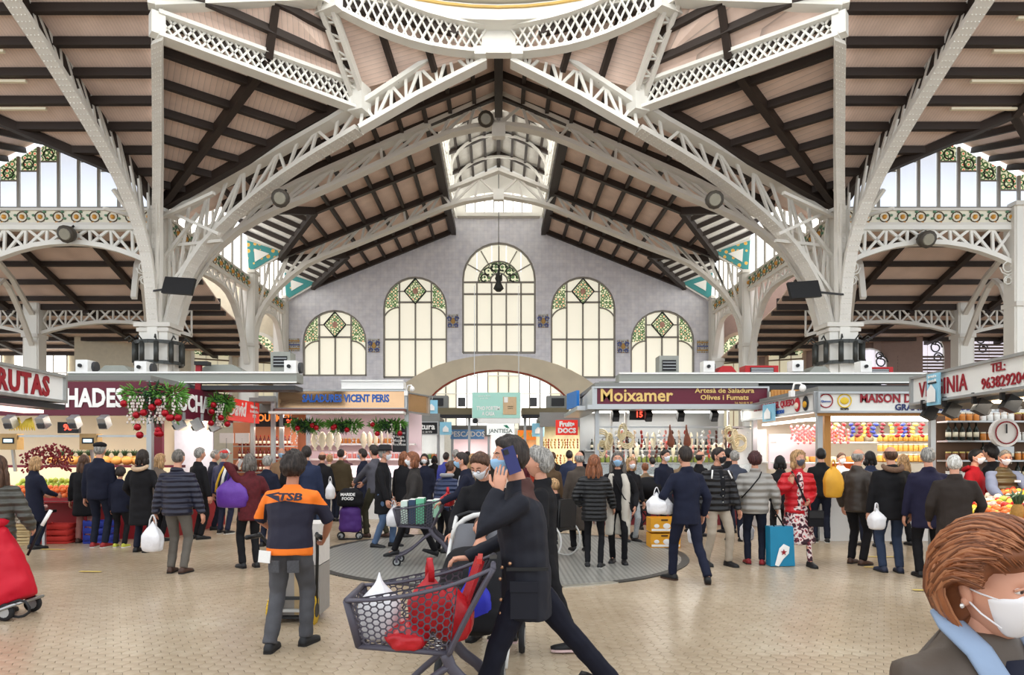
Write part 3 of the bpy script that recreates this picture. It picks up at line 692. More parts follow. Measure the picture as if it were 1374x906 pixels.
def holed(name, mat, outer, holes, y, t, parent=None):
    loops = [[V((x, y, z)) for x, z in outer]] + [[V((x, y, z)) for x, z in h] for h in holes]
    tris = tessellate_polygon(loops); flat = [p for l in loops for p in l]; vs_ = flat + [p + V((0, t, 0)) for p in flat]; fs_ = []
    n = len(flat)
    for a, b_, c_ in tris:
        nr = (flat[b_] - flat[a]).cross(flat[c_] - flat[a])
        fs_.append((a, b_, c_) if nr.y < 0 else (a, c_, b_))
    o_ = 0
    for l in loops:
        for i in range(len(l)): fs_.append((o_ + i, o_ + (i + 1) % len(l), n + o_ + (i + 1) % len(l), n + o_ + i))
        o_ += len(l)
    return mob(name, vs_, fs_, mat, parent)
ZA = wz(475); ARCX, ARCZ, RI, RO = 0.0, wz(600), wx(772), wx(796)
def arcz(x, r, k=.96): return ARCZ + math.sqrt(max(0, r * r - x * x)) * k
innr = [(wx(669) - 4.35, 0.0)] + [(-4.35 * math.cos(math.pi * k / 24), wz(570) + (wz(498) - wz(570)) * math.sin(math.pi * k / 24)) for k in range(25)] + [(4.35, 0.0)]
ws = []
for (a, b_, zt_, zb) in ((620, 719, 325, 475), (514, 600, 371, 508), (739, 826, 371, 508), (406, 492, 416, 505), (846, 932, 416, 505)):
    ws.append((wx(a), wx(b_), wz(zb), wz(zt_)))
holes = [arch_poly(*w_) for w_ in ws]
for i in (1, 2):   # windows cut by the stone arch
    s = -1 if i == 1 else 1
    holes[i] = clip(holes[i], -.52 * -s * -1, -1, 0) if False else holes[i]
    p0 = (s * abs(wx(608)), wz(488)); p1 = (s * abs(wx(560)), wz(510)); dx, dz = p1[0] - p0[0], p1[1] - p0[1]
    nx, nz = dz * (1 if dx < 0 else -1), -dx * (1 if dx < 0 else -1)
    if nz > 0: nx, nz = -nx, -nz
    holes[i] = clip(holes[i], nx, nz, nx * p0[0] + nz * p0[1])
outer = [(-A - .6, 0), (-4.35, 0)] + innr[1:-1] + [(4.35, 0), (A + .6, 0), (A + .6, zr(A + .6) + .05), (2.5, zr(2.5) + .05), (2.5, 15.0)] + [(2.5 * math.cos(math.pi * k / 8), 14.75 + .45 * math.sin(math.pi * k / 8)) for k in range(1, 8)] + [(-2.5, 15.0), (-2.5, zr(2.5) + .05), (-A - .6, zr(A + .6) + .05)]
holed('wall_back', TILEW, outer, holes, DW, .45).__setitem__('kind', 'structure')
wb = bpy.data.objects['wall_back']
# stone arch over the passage
sv = []
for k in range(25):
    a = math.pi * k / 24
    sv.append(((-4.35 * math.cos(a), wz(570) + (wz(498) - wz(570)) * math.sin(a)), (-6.6 * math.cos(a) ** 1 if True else 0, wz(575) + (wz(477) - wz(575)) * math.sin(a))))
sa = thing('stone_arch', 'wide flat beige stone arch over the central passage', 'arch', (0, DW, 0), kind='thing')
for k in range(24):
    (a0, b0), (a1, b1) = sv[k], sv[k + 1]
    prism('voussoir', STONE, [V((a0[0], DW - .18, a0[1])), V((b0[0], DW - .18, b0[1])), V((b1[0], DW - .18, b1[1])), V((a1[0], DW - .18, a1[1]))], (0, 1, 0), .5, sa)
for s in (-1, 1): box('pier', STONE, (s * 5.5, DW + .05, wz(575) / 2), (2.3, .5, wz(575)), sa)
tubeob('red_edge', M('red_edging', (150, 70, 50), .6), [V((x, DW - .19, z)) for (x, z), _ in sv], .05, sa, 6)
# windows of the end wall
def win(i, w_, hole, cols, rows, deco):
    wn[0] += 1
    x0, x1, z0, z1 = w_; r = (x1 - x0) / 2; cx = (x0 + x1) / 2; zs = z1 - r
    t = thing('window_%d' % wn[0], kind='structure', loc=(cx, DW + .15, z0))
    y = DW + .2
    ce_ = (sum(p[0] for p in hole) / len(hole), sum(p[1] for p in hole) / len(hole))
    hp = []
    for p in hole: hp.append((cx + (p[0] - cx) * .985, ce_[1] + (p[1] - ce_[1]) * .985))
    bm = bmesh.new(); pl_ = [V((p[0], y - .08, p[1])) for p in hp]
    for k in range(len(pl_)):
        if (pl_[k] - pl_[(k + 1) % len(pl_)]).length > .02: bbeam(bm, pl_[k], pl_[(k + 1) % len(pl_)], .14, .12, up=(0, 1, 0))
    bob('frame', bm, MULL, t)
    xs = [x0 + (x1 - x0) * k / cols for k in range(cols + 1)]; zs_ = [z0] + rows + [z1]
    for a in range(cols):
        for b2 in range(len(zs_) - 1):
            q = clip(clip(clip(clip(hp, -1, 0, -xs[a] - .02), 1, 0, xs[a + 1] - .02), 0, -1, -zs_[b2] - .02), 0, 1, zs_[b2 + 1] - .02)
            if len(q) > 2: prism('pane', PANE, [V((p[0], y, p[1])) for p in q], (0, 1, 0), .03, t)
    def seg(p, q, n_='mullion', w2=.09): beam(n_, MULL, V((p[0], y - .05, p[1])), V((q[0], y - .05, q[1])), w2, .09, t, up=(0, 1, 0))
    for x in xs[1:-1]:
        zt_ = zs + math.sqrt(max(0, r * r - (x - cx) ** 2)); zb_ = max([z0] + [p[1] for p in hole if abs(p[0] - x) < .01]); seg((x, z0 if i not in (1, 2) else max(z0, z0)), (x, zt_ if deco == 'side' else rows[-1]))
    for z in rows:
        hw = r if z < zs else math.sqrt(max(0, r * r - (z - zs) ** 2)); seg((cx - hw, z), (cx + hw, z), 'transom', .1)
    if deco == 'side':
        zc = zs + r * .55; d_ = r * .36
        prism('stained_diamond', STAIN, [V((cx + d_ * .85 * u, y - .1, zc + d_ * v_)) for u, v_ in ((0, -1), (1, 0), (0, 1), (-1, 0))], (0, -1, 0), .04, t)
        bm = bmesh.new(); dd = [V((cx + d_ * .95 * u, y - .13, zc + d_ * 1.1 * v_)) for u, v_ in ((0, -1), (1, 0), (0, 1), (-1, 0))]
        for k in range(4): bbeam(bm, dd[k], dd[(k + 1) % 4], .07, .08, up=(0, 1, 0))
        bob('diamond_lead', bm, LEAD, t)
        bm = bmesh.new(); ellip(bm, (cx, y - .14, zc), (d_ * .24, .03, d_ * .27), 10, 6); bob('diamond_flower', bm, M('flower_red', (206, 158, 140), .4), t, smooth=True)
        for u in (-1, 1):
            seg((cx + u * r * .5 * 0 + u * d_, zc), (cx + u * r * .82, zc), 'transom', .06)
            poly = [p for p in [(cx + u * r * .55, zs), (cx + u * r * .99, zs - .1)] ] + [(cx + u * r * .985 * math.cos(a), zs + r * .985 * math.sin(a)) for a in [.1, .25, .4, .55, .7, .85, .96]]
            poly = [(cx + u * r * .54, zs + r * .05)] + [(cx + u * r * math.cos(a) * .97, zs + r * math.sin(a) * .97) for a in (.0, .2, .4, .6, .8, .97)]
            prism('stained_leaves', STAIN, [V((p[0], y - .1, p[1])) for p in poly], (0, -1, 0), .03, t)
            tubeob('arch_lead', MULL, [V((cx + u * (.52 * r + .48 * r * (1 - math.cos(a))) if False else cx + u * r * (.5 + .5 * math.sin(a)), y - .13, zs - r * .42 + r * .46 * math.cos(a))) for a in [k * .157 for k in range(11)]], .045, t, 6)
    else:
        zc = rows[-1]
        for rr, nm in ((r * .56, 'fan_lead'), (r * .24, 'fan_lead')):
            tubeob(nm, MULL, [V((cx + rr * math.cos(a), y - .12, zc + rr * math.sin(a))) for a in [math.pi * k / 16 for k in range(17)]], .045, t, 6)
        prism('fan_glass', STAIN, [V((cx + r * .55 * math.cos(math.pi * k / 16), y - .06, zc + .02 + r * .55 * math.sin(math.pi * k / 16))) for k in range(17)], (0, -1, 0), .03, t)
        prism('fan_centre', PANE, [V((cx + r * .23 * math.cos(math.pi * k / 10), y - .1, zc + .03 + r * .23 * math.sin(math.pi * k / 10))) for k in range(11)], (0, -1, 0), .02, t)
        for k in range(1, 6):
            a = math.pi * k / 6; seg((cx + r * .24 * math.cos(a), zc + r * .24 * math.sin(a)), (cx + r * (.56 if k in (1, 3, 5) and False else .98) * math.cos(a), zc + r * .98 * math.sin(a)), 'fan_bar', .06)
        for k in range(6):
            a = math.pi * (k + .5) / 6; bm = bmesh.new(); c_ = V((cx + r * .41 * math.cos(a), y - .13, zc + r * .41 * math.sin(a)))
            tube(bm, [c_ + V((.2 * math.cos(u * .5), 0, .2 * math.sin(u * .5))) for u in range(11)], .04, 5); bob('fan_scroll', bm, LEAD, t, smooth=True)
        text('M', LEAD, .55, facing((cx, y - .16, zc + .22), (0, -1, 0)), t, 'emblem', .01, .01)
for i, w_ in enumerate(ws):
    x0, x1, z0, z1 = w_; r = (x1 - x0) / 2; zs = z1 - r
    win(i, w_, holes[i], 5 if i == 0 else 4, ([wz(435), wz(394), wz(378)] if i == 0 else ([wz(455), wz(405)] if i < 3 else [wz(452)])), 'fan' if i == 0 else 'side')
# ceramic plaques between the windows
for px, py, w_, h_, lab in ((608, 431, 14, 18, 'small yellow and blue ceramic plaque left of the middle window'), (729, 431, 14, 18, 'small yellow and blue ceramic plaque right of the middle window'), (502, 464, 16, 18, 'blue scrolled ceramic plaque between the two left windows'), (836, 465, 16, 18, 'blue scrolled ceramic plaque between the two right windows'),
                          (394, 463, 17, 17, 'striped ochre ceramic band by the left corner post'), (944, 465, 18, 17, 'striped ochre ceramic band by the right corner post')):
    t = thing('ceramic_plaque', lab, 'plaque', (wx(px), DW, wz(py)))
    box('ground', PLAQ, (wx(px), DW - .02, wz(py)), (w_ * K, .06, h_ * K), t)
    oc = M('ceramic_ochre', (190, 150, 84), .4); bl = M('ceramic_blue', (92, 104, 160), .4)
    if 'band' in lab:
        for k in range(3): box('stripe', oc if k != 1 else bl, (wx(px), DW - .06, wz(py) + (k - 1) * .22), (w_ * K, .03, .07), t)
    else:
        bm = bmesh.new(); ellip(bm, (wx(px), DW - .06, wz(py)), (.13, .03, .17), 8, 6); bob('shield', bm, oc, t, smooth=True)
        for u in (-1, 1):
            bm = bmesh.new(); scroll(bm, (wx(px) + u * .2, DW - .07, wz(py) + .12), .13, V((u, 0, 0)), V((0, 0, 1))); scroll(bm, (wx(px) + u * .18, DW - .07, wz(py) - .25), .12, V((-u, 0, 0)), V((0, 0, 1))); bob('scroll', bm, bl, t, smooth=True)
# little balustraded window at the lantern's end
wn[0] += 1
t = thing('window_%d' % wn[0], kind='structure', loc=(0, DW + .2, 15.2))
holed('lantern_end', IRONW, [(-2.6, 14.5), (2.6, 14.5), (2.6, 16.9), (0, 18.0), (-2.6, 16.9)], [[(-1.85, 15.15), (1.85, 15.15), (1.85, 15.9)] + [(1.85 * math.cos(math.pi * k / 10), 15.9 + .5 * math.sin(math.pi * k / 10)) for k in range(1, 10)] + [(-1.85, 15.9)]], DW + .1, .2, t)
for k in range(7):
    x = -1.85 + k * .529; prism('pane', PANEH, [V((x + .03, DW + .22, 15.15)), V((x + .5, DW + .22, 15.15)), V((x + .5, DW + .22, 16.35)), V((x + .03, DW + .22, 16.35))], (0, 1, 0), .03, t)
    beam('mullion', MULL, (x, DW + .16, 15.15), (x, DW + .16, 16.4), .06, .06, t)
beam('sill', IRONW, (-2.3, DW - .15, 15.0), (2.3, DW - .15, 15.0), .5, .2, t)
# wall brackets / pendant lamp before the fan window
t = thing('pendant_lamp', 'small dark pendant lantern hanging before the middle window', 'lamp', (0, DW - 3, wz(380)))
y = DW - 2.5; pz = CH + (HY - 372) / FPX * y
bm = bmesh.new(); lathe(bm, [(.12, -.75), (.28, -.6), (.12, -.25), (.2, -.05), (.08, .1), (.06, .4)], 10, (0, y, pz)); bob('lantern_body', bm, LEAD, t, smooth=True)
tubeob('cable', LEAD, [(0, y, pz + .3), (0, y, 16.9)], .02, t, 5)
# room behind the passage, outer walls
OFFW = M('plaster_white', (235, 233, 226), .7); BEIGE = M('plaster_beige', (214, 204, 182), .7); BROWN = M('plaster_brown', (150, 126, 116), .7, var=.1)
wf = mob('wall_far', [(-14, 45, 0), (14, 45, 0), (14, 45, 14), (-14, 45, 14)], [(0, 1, 2, 3)], OFFW); wf['kind'] = 'structure'
wn[0] += 1; t = thing('window_%d' % wn[0], kind='structure', loc=(0, 44.9, 5))
for k in range(17):
    x = -5.6 + k * .7
    g_ = [PANEH, PANEH, PANE, M('curtain_warm', (238, 226, 200), .7, emit=.5, var=0)][(k * 7 + k // 3) % 4]
    prism('pane', g_, [V((x, 44.9, 3.5)), V((x + .64, 44.9, 3.5)), V((x + .64, 44.9, 8)), V((x, 44.9, 8))], (0, 1, 0), .03, t)
    beam('mullion', MULL, (x - .03, 44.85, 3.5), (x - .03, 44.85, 8), .08, .08, t)
for k in range(3): beam('transom', IRONW, (-6, 44.82, 4.6 + k * 1.2), (6, 44.82, 4.6 + k * 1.2), .06, .06, t)
for s in (-1, 1):
    mob('wall_side', [(s * 14, 37.9, 0), (s * 14, 45, 0), (s * 14, 45, 14), (s * 14, 37.9, 14)], [(0, 1, 2, 3) if s > 0 else (3, 2, 1, 0)], OFFW)['kind'] = 'structure'
    # aisle end wall, turned towards the crossing, with tall arched windows
    a, b_ = V((s * (A + .4), 37.6, 0)), V((s * 21, 33.2, 0)); n = V((-s * .38, -.92, 0))
    wl = prism('wall_aisle', BEIGE if s < 0 else BROWN, [a, b_, b_ + V((0, 0, 12)), a + V((0, 0, 12))], (0, 1, 0), .3); wl['kind'] = 'structure'
    for f in (.12, .36, .62):
        wn[0] += 1; c_ = a.lerp(b_, f); t_ = (b_ - a).normalized(); t = thing('window_%d' % wn[0], kind='structure', loc=tuple(c_))
        nn = t_.cross(V((0, 0, 1))); nn = nn if nn.y < 0 else -nn
        pol = arch_poly(-.85, .85, 3.2, 8.3, 12)
        prism('surround', IRON if s < 0 else M('sur_brown', (176, 152, 132), .7), [c_ + t_ * (u * 1.2) + V((0, 0, v_ + (.2 if v_ > 4 else 0))) + nn * .02 for u, v_ in pol], nn, .06, t)
        for k in range(3):
            q = clip(clip(pol, -1, 0, .85 - k * .567 - .03), 1, 0, -.85 + (k + 1) * .567 - .03)
            prism('pane', PANET, [c_ + t_ * u + V((0, 0, v_)) + nn * .1 for u, v_ in q], nn, .03, t)
        for z in (4.4, 5.6, 6.8): beam('transom', M('bronze_bar', (120, 100, 76), .5), c_ + t_ * -.85 + V((0, 0, z)) + nn * .15, c_ + t_ * .85 + V((0, 0, z)) + nn * .15, .07, .07, t)
        prism('stained_top', STAIN, [c_ + t_ * u + V((0, 0, v_)) + nn * .16 for u, v_ in clip(pol, 0, -1, -7.05)], nn, .03, t)
# far side walls of the aisles
wl = mob('wall_left', [(-46, 36, 0), (-19, 36, 0), (-19, 36, 9), (-46, 36, 9)], [(0, 1, 2, 3)], BEIGE); wl['kind'] = 'structure'
for g in range(6):
    wn[0] += 1; x = -19.6 - g * 3.5; t = thing('window_%d' % wn[0], kind='structure', loc=(x, 35.9, 6))
    for k in range(4): prism('pane', PANEH, [V((x - k * .72, 35.9, 5.2)), V((x - k * .72 - .66, 35.9, 5.2)), V((x - k * .72 - .66, 35.9, 7.6)), V((x - k * .72, 35.9, 7.6))], (0, 1, 0), .03, t); beam('mullion', IRON, (x - k * .72 + .03, 35.85, 5.2), (x - k * .72 + .03, 35.85, 7.6), .06, .06, t)
    beam('transom', IRON, (x, 35.84, 6.1), (x - 2.8, 35.84, 6.1), .06, .06, t)
wl = mob('wall_right', [(19, 34, 0), (46, 34, 0), (46, 34, 9), (19, 34, 9)], [(0, 1, 2, 3)], BROWN); wl['kind'] = 'structure'
for g, (pxc, pyt, wpx) in enumerate(((1232, 444, 62), (1337, 428, 74), (1165, 470, 44), (1440, 430, 70))):
    wn[0] += 1; d = 33.9; p = at(pxc, pyt, d); hw = wpx / 2 / FPX * d; t = thing('window_%d' % wn[0], kind='structure', loc=(p.x, d, 6))
    pol = arch_poly(p.x - hw, p.x + hw, p.z - 2.6, p.z, 12)
    prism('frame', OFFW, [V((p.x + (x - p.x) * 1.09, d - .02, z + (.1 if z > p.z - 2 else 0))) for x, z in pol], (0, -1, 0), .06, t)
    for k in range(3):
        q = clip(clip(pol, -1, 0, -(p.x - hw + k * hw * 2 / 3) - .04), 1, 0, p.x - hw + (k + 1) * hw * 2 / 3 - .04)
        prism('pane', M('pane_lilac', (226, 220, 232), .4, emit=.5, var=0), [V((x, d - .12, z)) for x, z in q], (0, -1, 0), .03, t)
        if k != 1:
            bm = bmesh.new(); c_ = V((p.x + (k - 1) * hw * .66, d - .2, p.z - hw * .75))
            for (u, v_, r_) in ((0, 0, .32), (.1, -.5, .26), (-.1, .3, .2)): scroll(bm, c_ + V((u, 0, v_)), r_, V((1, 0, 0)), V((0, 0, 1)), 1.3, .07)
            bob('leaf_tracery', bm, LEAD, t, smooth=True)
    for k in range(7): beam('shutter_slat', M('shutter_brown', (110, 92, 84), .6), (p.x - hw, d - .2, p.z - 1.35 - k * .16), (p.x + hw, d - .2, p.z - 1.35 - k * .16), .05, .1, t)
# hall fittings: two dark screens, fans on the trusses
BLK = M('black_plastic', (26, 26, 28), .45); 
for s, px in ((-1, 240), (1, 1079)):
    p = at(px, 384 if s < 0 else 389, 21.8); t = thing('display_screen', 'flat black display screen hung beside the big %s column' % side[s], 'screen', tuple(p))
    box('screen_panel', BLK, p, (1.15, .1, .56), t, rot=Euler((-.2, s * -.12, s * .25)).to_matrix()); beam('bracket', BLK, p + V((0, .1, 0)), V((s * A, D1 - .5, p.z + .1)), .06, .06, t)
for px, py, d, lab in ((652, 160, 24.8, 'round dark fan fixed under the middle of the nave truss'), (377, 266, 22, 'dark floodlight clipped on the left main rib'), (958, 268, 22, 'dark floodlight clipped on the right main rib'), (90, 314, 23, 'grey floodlight on the left arm girder'), (1243, 321, 23, 'grey floodlight on the right arm girder')):
    p = at(px, py, d); t = thing('floodlight', lab, 'floodlight', tuple(p))
    bm = bmesh.new(); ax = Matrix.Rotation(math.pi / 2 + .4, 3, 'X'); lathe(bm, [(.1, -.22), (.26, -.15), (.3, .1), (.27, .14)], 12, p, ax); bob('housing', bm, M('lamp_dark', (74, 68, 60), .5), t, smooth=True)
    bm = bmesh.new(); lathe(bm, [(.2, .14), (.18, .17)], 12, p, ax); bob('lens', bm, M('lens_grey', (150, 146, 132), .2), t); beam('bracket', BLK, p, p + V((.1, .2, .35)), .06, .06, t)
# ================================================================ stalls
MAR = M('maroon_sign', (96, 24, 44), .4, var=.06); WHT = M('white_enamel', (238, 236, 232), .4, var=.04); STEEL = M('steel', (176, 178, 178), .35, metal=.7, var=.08)
GALV = M('galvanised', (148, 150, 142), .5, metal=.2, var=.1); CREAMLIT = M('cream_lit_panel', (240, 224, 196), .5, var=.05); PINKTINT = M('pink_tint_panel', (240, 218, 222), .5, var=.04)
LETW = M('letter_white', (244, 242, 238), .4, var=0); LETR = M('letter_red', (150, 28, 40), .4, var=0); LETG = M('letter_gold', (222, 186, 112), .4, var=0); LETB = M('letter_blue', (40, 90, 170), .4, var=0); LETK = M('letter_black', (30, 30, 34), .5, var=0)
REDS = M('sign_red', (206, 48, 38), .4, emit=.25, var=0); RED = M('red_plastic', (178, 30, 34), .45); BLUEF = M('flag_blue', (140, 196, 218), .5, var=.05); WOODO = M('orange_wood', (196, 140, 74), .5, var=.18, scale=9)
CRATEW = M('crate_wood', (206, 176, 128), .7, var=.2, scale=8); GREYP = M('grey_panel', (128, 128, 124), .6, var=.08); DGREY = M('dark_grey', (64, 64, 66), .5); GLS = M('counter_glass', (226, 236, 236), .08, spec=.6, alpha=.25, var=0)
TUBEL = glow('tube_light', (255, 252, 244), 2.2); WARML = glow('warm_spot', (255, 226, 180), 4.0); LEDR = glow('led_red', (255, 70, 50), 1.6); SCR = glow('screen_blue', (200, 220, 235), .8)
def frame2(p0, p1, z):
    """matrix of an upright board from ground point p0 to p1 as read from the hall: +X along the text, +Y up, +Z out; origin at its middle, height z."""
    x = V((p1[0] - p0[0], p1[1] - p0[1], 0)).normalized(); y = V((0, 0, 1)); zz = x.cross(y)
    return Matrix.Translation(V(((p0[0] + p1[0]) / 2, (p0[1] + p1[1]) / 2, z))) @ Matrix((x, y, zz)).transposed().to_4x4(), V((p1[0] - p0[0], p1[1] - p0[1])).length
def board(name, label, p0, p1, zb, zt_, mat, parent=None, t=.12, rim=None, cat='sign'):
    f, L = frame2(p0, p1, (zb + zt_) / 2)
    r = parent
    if parent is None: r = thing(name, label, cat, ((p0[0] + p1[0]) / 2, (p0[1] + p1[1]) / 2, zb))
    box('sign_face' if parent is None else name, mat, (0, 0, -t / 2), (L, zt_ - zb, t), r, frame=f)
    if rim:
        for y in (-1, 1): box('rim', rim, (0, y * (zt_ - zb) / 2, -t / 2 + .02), (L + .04, .04, t + .06), r, frame=f)
        for x in (-1, 1): box('rim', rim, (x * L / 2, 0, -t / 2 + .02), (.04, zt_ - zb, t + .06), r, frame=f)
    return r, f
def T3(x, y, z=.012): return Matrix.Translation((x, y, z))
def stall(label, x0, x1, yf, yb, parts):
    """a market stall: roof slab, back panel, posts; x0..x1 wide, front at yf, back at yb."""
    t = thing('market_stall', label, 'stall', ((x0 + x1) / 2, (yf + yb) / 2, 0))
    back, top, cnt, zc, zroof = parts
    box('back_panel', back, ((x0 + x1) / 2, yb, zroof / 2), (x1 - x0, .08, zroof), t)
    box('roof', top, ((x0 + x1) / 2, (yf + yb) / 2, zroof), (x1 - x0, yb - yf, .1), t)
    for x in (x0 + .06, x1 - .06): box('post', STEEL, (x, yf + .1, zroof / 2), (.1, .1, zroof), t)
    if cnt: box('counter', cnt, ((x0 + x1) / 2, yf + .35, zc / 2), (x1 - x0 - .1, .7, zc), t); box('counter_top', STEEL, ((x0 + x1) / 2, yf + .33, zc + .02), (x1 - x0 - .06, .8, .04), t)
    return t
_P = {}
def proto(key, fn, mats):
    if key not in _P:
        bm = bmesh.new(); ids = fn(bm)
        me = bpy.data.meshes.new(key); bm.to_mesh(me); bm.free()
        for m in mats: me.materials.append(m)
        me.polygons.foreach_set('use_smooth', [True] * len(me.polygons)); _P[key] = me
    return _P[key]
def put(me, name, label, cat, group, loc, rz=0, s=1, rx=0):
    if not isinstance(s, (tuple, list)): s = (s, s, s)
    o = bpy.data.objects.new(name, me)
    link(o, None, None, Matrix.Translation(V(loc)) @ Euler((rx, 0, rz)).to_matrix().to_4x4() @ Matrix.Diagonal((*s, 1))); return tag(o, label, cat, group)
def setmat(fs, i):
    for f in fs: f.material_index = i
def mslot(bm, n0, i):
    bm.faces.ensure_lookup_table()
    for f in bm.faces[n0:]: f.material_index = i
def fruit_me(key, rgb, stem=None, sq=.9):
    def fn(bm):
        ellip(bm, (0, 0, 0), (1, 1, sq), 8, 6)
        if stem: n0 = len(bm.faces); tube(bm, [(0, 0, sq * .85), (.05, 0, sq * 1.15)], .09, 5); mslot(bm, n0, 1)
    return proto('fruit_' + key, fn, [M('skin_' + key, rgb, .4, var=.15, scale=3)] + ([M('stalk', (90, 110, 60), .6)] if stem else []))
def bottle_me(key, rgb, cap):
    def fn(bm):
        lathe(bm, [(.036, 0), (.04, .02), (.04, .17), (.034, .2), (.014, .235), (.013, .28)], 8)
        n0 = len(bm.faces); lathe(bm, [(.016, .275), (.016, .31)], 8); mslot(bm, n0, 1)
        n0 = len(bm.faces); lathe(bm, [(.0415, .06), (.0415, .14)], 8); mslot(bm, n0, 2)
    return proto('bottle_' + key, fn, [M('bottle_' + key, rgb, .15), M('cap_' + key, cap, .4), M('label_paper', (236, 226, 200), .6)])
def jar_me(key, rgb, cap):
    def fn(bm):
        lathe(bm, [(.04, 0), (.045, .01), (.045, .1), (.036, .12)], 8); n0 = len(bm.faces); lathe(bm, [(.042, .115), (.042, .14)], 8); mslot(bm, n0, 1)
    return proto('jar_' + key, fn, [M('jar_' + key, rgb, .2, var=.2, scale=20), M('lid_' + key, cap, .35)])
def sausage_me(key, rgb):
    def fn(bm):
        for k in range(4): tube(bm, [(.025 * math.sin(k), 0, -.1 * k), (.03 * math.sin(k) + .01, 0, -.1 * k - .02), (.03 * math.sin(k), .01, -.1 * k - .07), (.025 * math.sin(k), 0, -.1 * k - .095)], [.008, .024, .024, .008], 6)
    return proto('sausage_' + key, fn, [M('sausage_' + key, rgb, .5, var=.25, scale=25)])
def ham_me():
    def fn(bm): tube(bm, [(0, 0, 0), (0, 0, -.12), (.01, 0, -.25), (.03, 0, -.42), (.03, 0, -.58), (.02, 0, -.68)], [.02, .03, .045, .1, .12, .05], 9, flat=(1, 0, 0))
    return proto('ham', fn, [M('ham_rind', (128, 72, 50), .5, var=.3, scale=8)])
def fish_me():
    def fn(bm): tube(bm, [(0, 0, 0), (0, 0, -.08), (0, 0, -.25), (0, 0, -.42), (0, 0, -.5), (0, 0, -.55)], [(.02, .01), (.09, .012), (.13, .014), (.08, .012), (.02, .01), (.06, .006)], 8, flat=(1, 0, 0))
    return proto('fish', fn, [M('salt_cod', (232, 222, 196), .7, var=.15, scale=12)])
def cheese_me(key, rgb):
    def fn(bm): lathe(bm, [(.095, 0), (.11, .02), (.11, .075), (.095, .095)], 12)
    return proto('cheese_' + key, fn, [M('cheese_' + key, rgb, .6, var=.12)])
def crate_me(key, rgb):
    def fn(bm):
        bx(bm, (0, 0, .01), (.5, .34, .02))
        for y in (-.165, .165):
            for z in (.05, .11, .17): bx(bm, (0, y, z), (.5, .012, .045))
        for x in (-.245, .245):
            for z in (.05, .11, .17): bx(bm, (x, 0, z), (.012, .33, .045))
        for x in (-.235, .235):
            for y in (-.155, .155): bx(bm, (x, y, .1), (.025, .025, .2))
    return proto('crate_' + key, fn, [M('crate_' + key, rgb, .7, var=.15)])
rs = random.Random(11)
def mound(key, me, name, label, cat, group, c, w, d, h, r, tilt=0, layers=2, n=None, rz=0):
    """fruit heaped in rows on a tilted bed."""
    nx, ny = int(w / (2 * r)), int(d / (2 * r))
    for L in range(layers):
        for i in range(nx - L):
            for j in range(ny - L):
                x = -w / 2 + (i + .5 + L * .5) * 2 * r; y = -d / 2 + (j + .5 + L * .5) * 2 * r
                z = r + L * 1.4 * r + tilt * (y + d / 2) + rs.uniform(-.15, .15) * r
                x += rs.uniform(-.2, .2) * r; y += rs.uniform(-.2, .2) * r
                xx, yy = x * math.cos(rz) - y * math.sin(rz), x * math.sin(rz) + y * math.cos(rz)
                put(me, name, label, cat, group, (c[0] + xx, c[1] + yy, c[2] + z), rs.uniform(0, 6), r * rs.uniform(.88, 1.06), rs.uniform(-.5, .5))
def projector(label, px, py, d, size=.5):
    p = at(px, py, d); t = thing('flood_projector', label, 'floodlight', (p.x, p.y, p.z - size / 2))
    box('housing', WHT, p, (size, .3, size), t); bm = bmesh.new(); lathe(bm, [(size * .16, 0), (size * .15, .04)], 12, p + V((-.02, -.17, 0)), Matrix.Rotation(math.pi / 2, 3, 'X')); bob('lens', bm, BLK, t)
    bm = bmesh.new(); lathe(bm, [(size * .46, -.14), (size * .46, .06)], 16, p + V((size * .5, .1, 0)), Matrix.Rotation(math.pi / 2, 3, 'Y')); bob('reflector_back', bm, DGREY, t)
    beam('stand', STEEL, p + V((0, 0, -size / 2)), p + V((0, 0, -size / 2 - .12)), .08, .08, t)
def spot(label, group, x, y, z, mat, rz=0, s=1, lit=False):
    t = thing('spotlight', label, 'spotlight', (x, y, z - .1), rz, group)
    f = Matrix.Translation((x, y, z)) @ Matrix.Rotation(rz, 4, 'Z')
    box('lamp_body', mat, (0, 0, 0), (.17 * s, .2 * s, .24 * s), t, frame=f, rot=Euler((.5, 0, 0)).to_matrix())
    box('clamp', mat, (0, .1, .15 * s), (.05, .05, .16), t, frame=f)
    box('lamp_face', WARML if lit else DGREY, (0, -.09 * s, -.09 * s), (.13 * s, .03, .1 * s), t, frame=f, rot=Euler((.5, 0, 0)).to_matrix())
def gutter(label, x0, x1, y, z, mat=GALV):
    t = thing('roof_gutter', label, 'gutter', ((x0 + x1) / 2, y, z), kind='thing')
    box('gutter_face', mat, ((x0 + x1) / 2, y, z), (x1 - x0, .5, .2), t); box('gutter_lip', WHT, ((x0 + x1) / 2, y - .26, z + .11), (x1 - x0, .05, .04), t); box('gutter_lip', WHT, ((x0 + x1) / 2, y - .26, z - .11), (x1 - x0, .05, .03), t); box('under_tray', DGREY, ((x0 + x1) / 2, y + .1, z - .22), (x1 - x0 - .1, .6, .1), t)
    return t
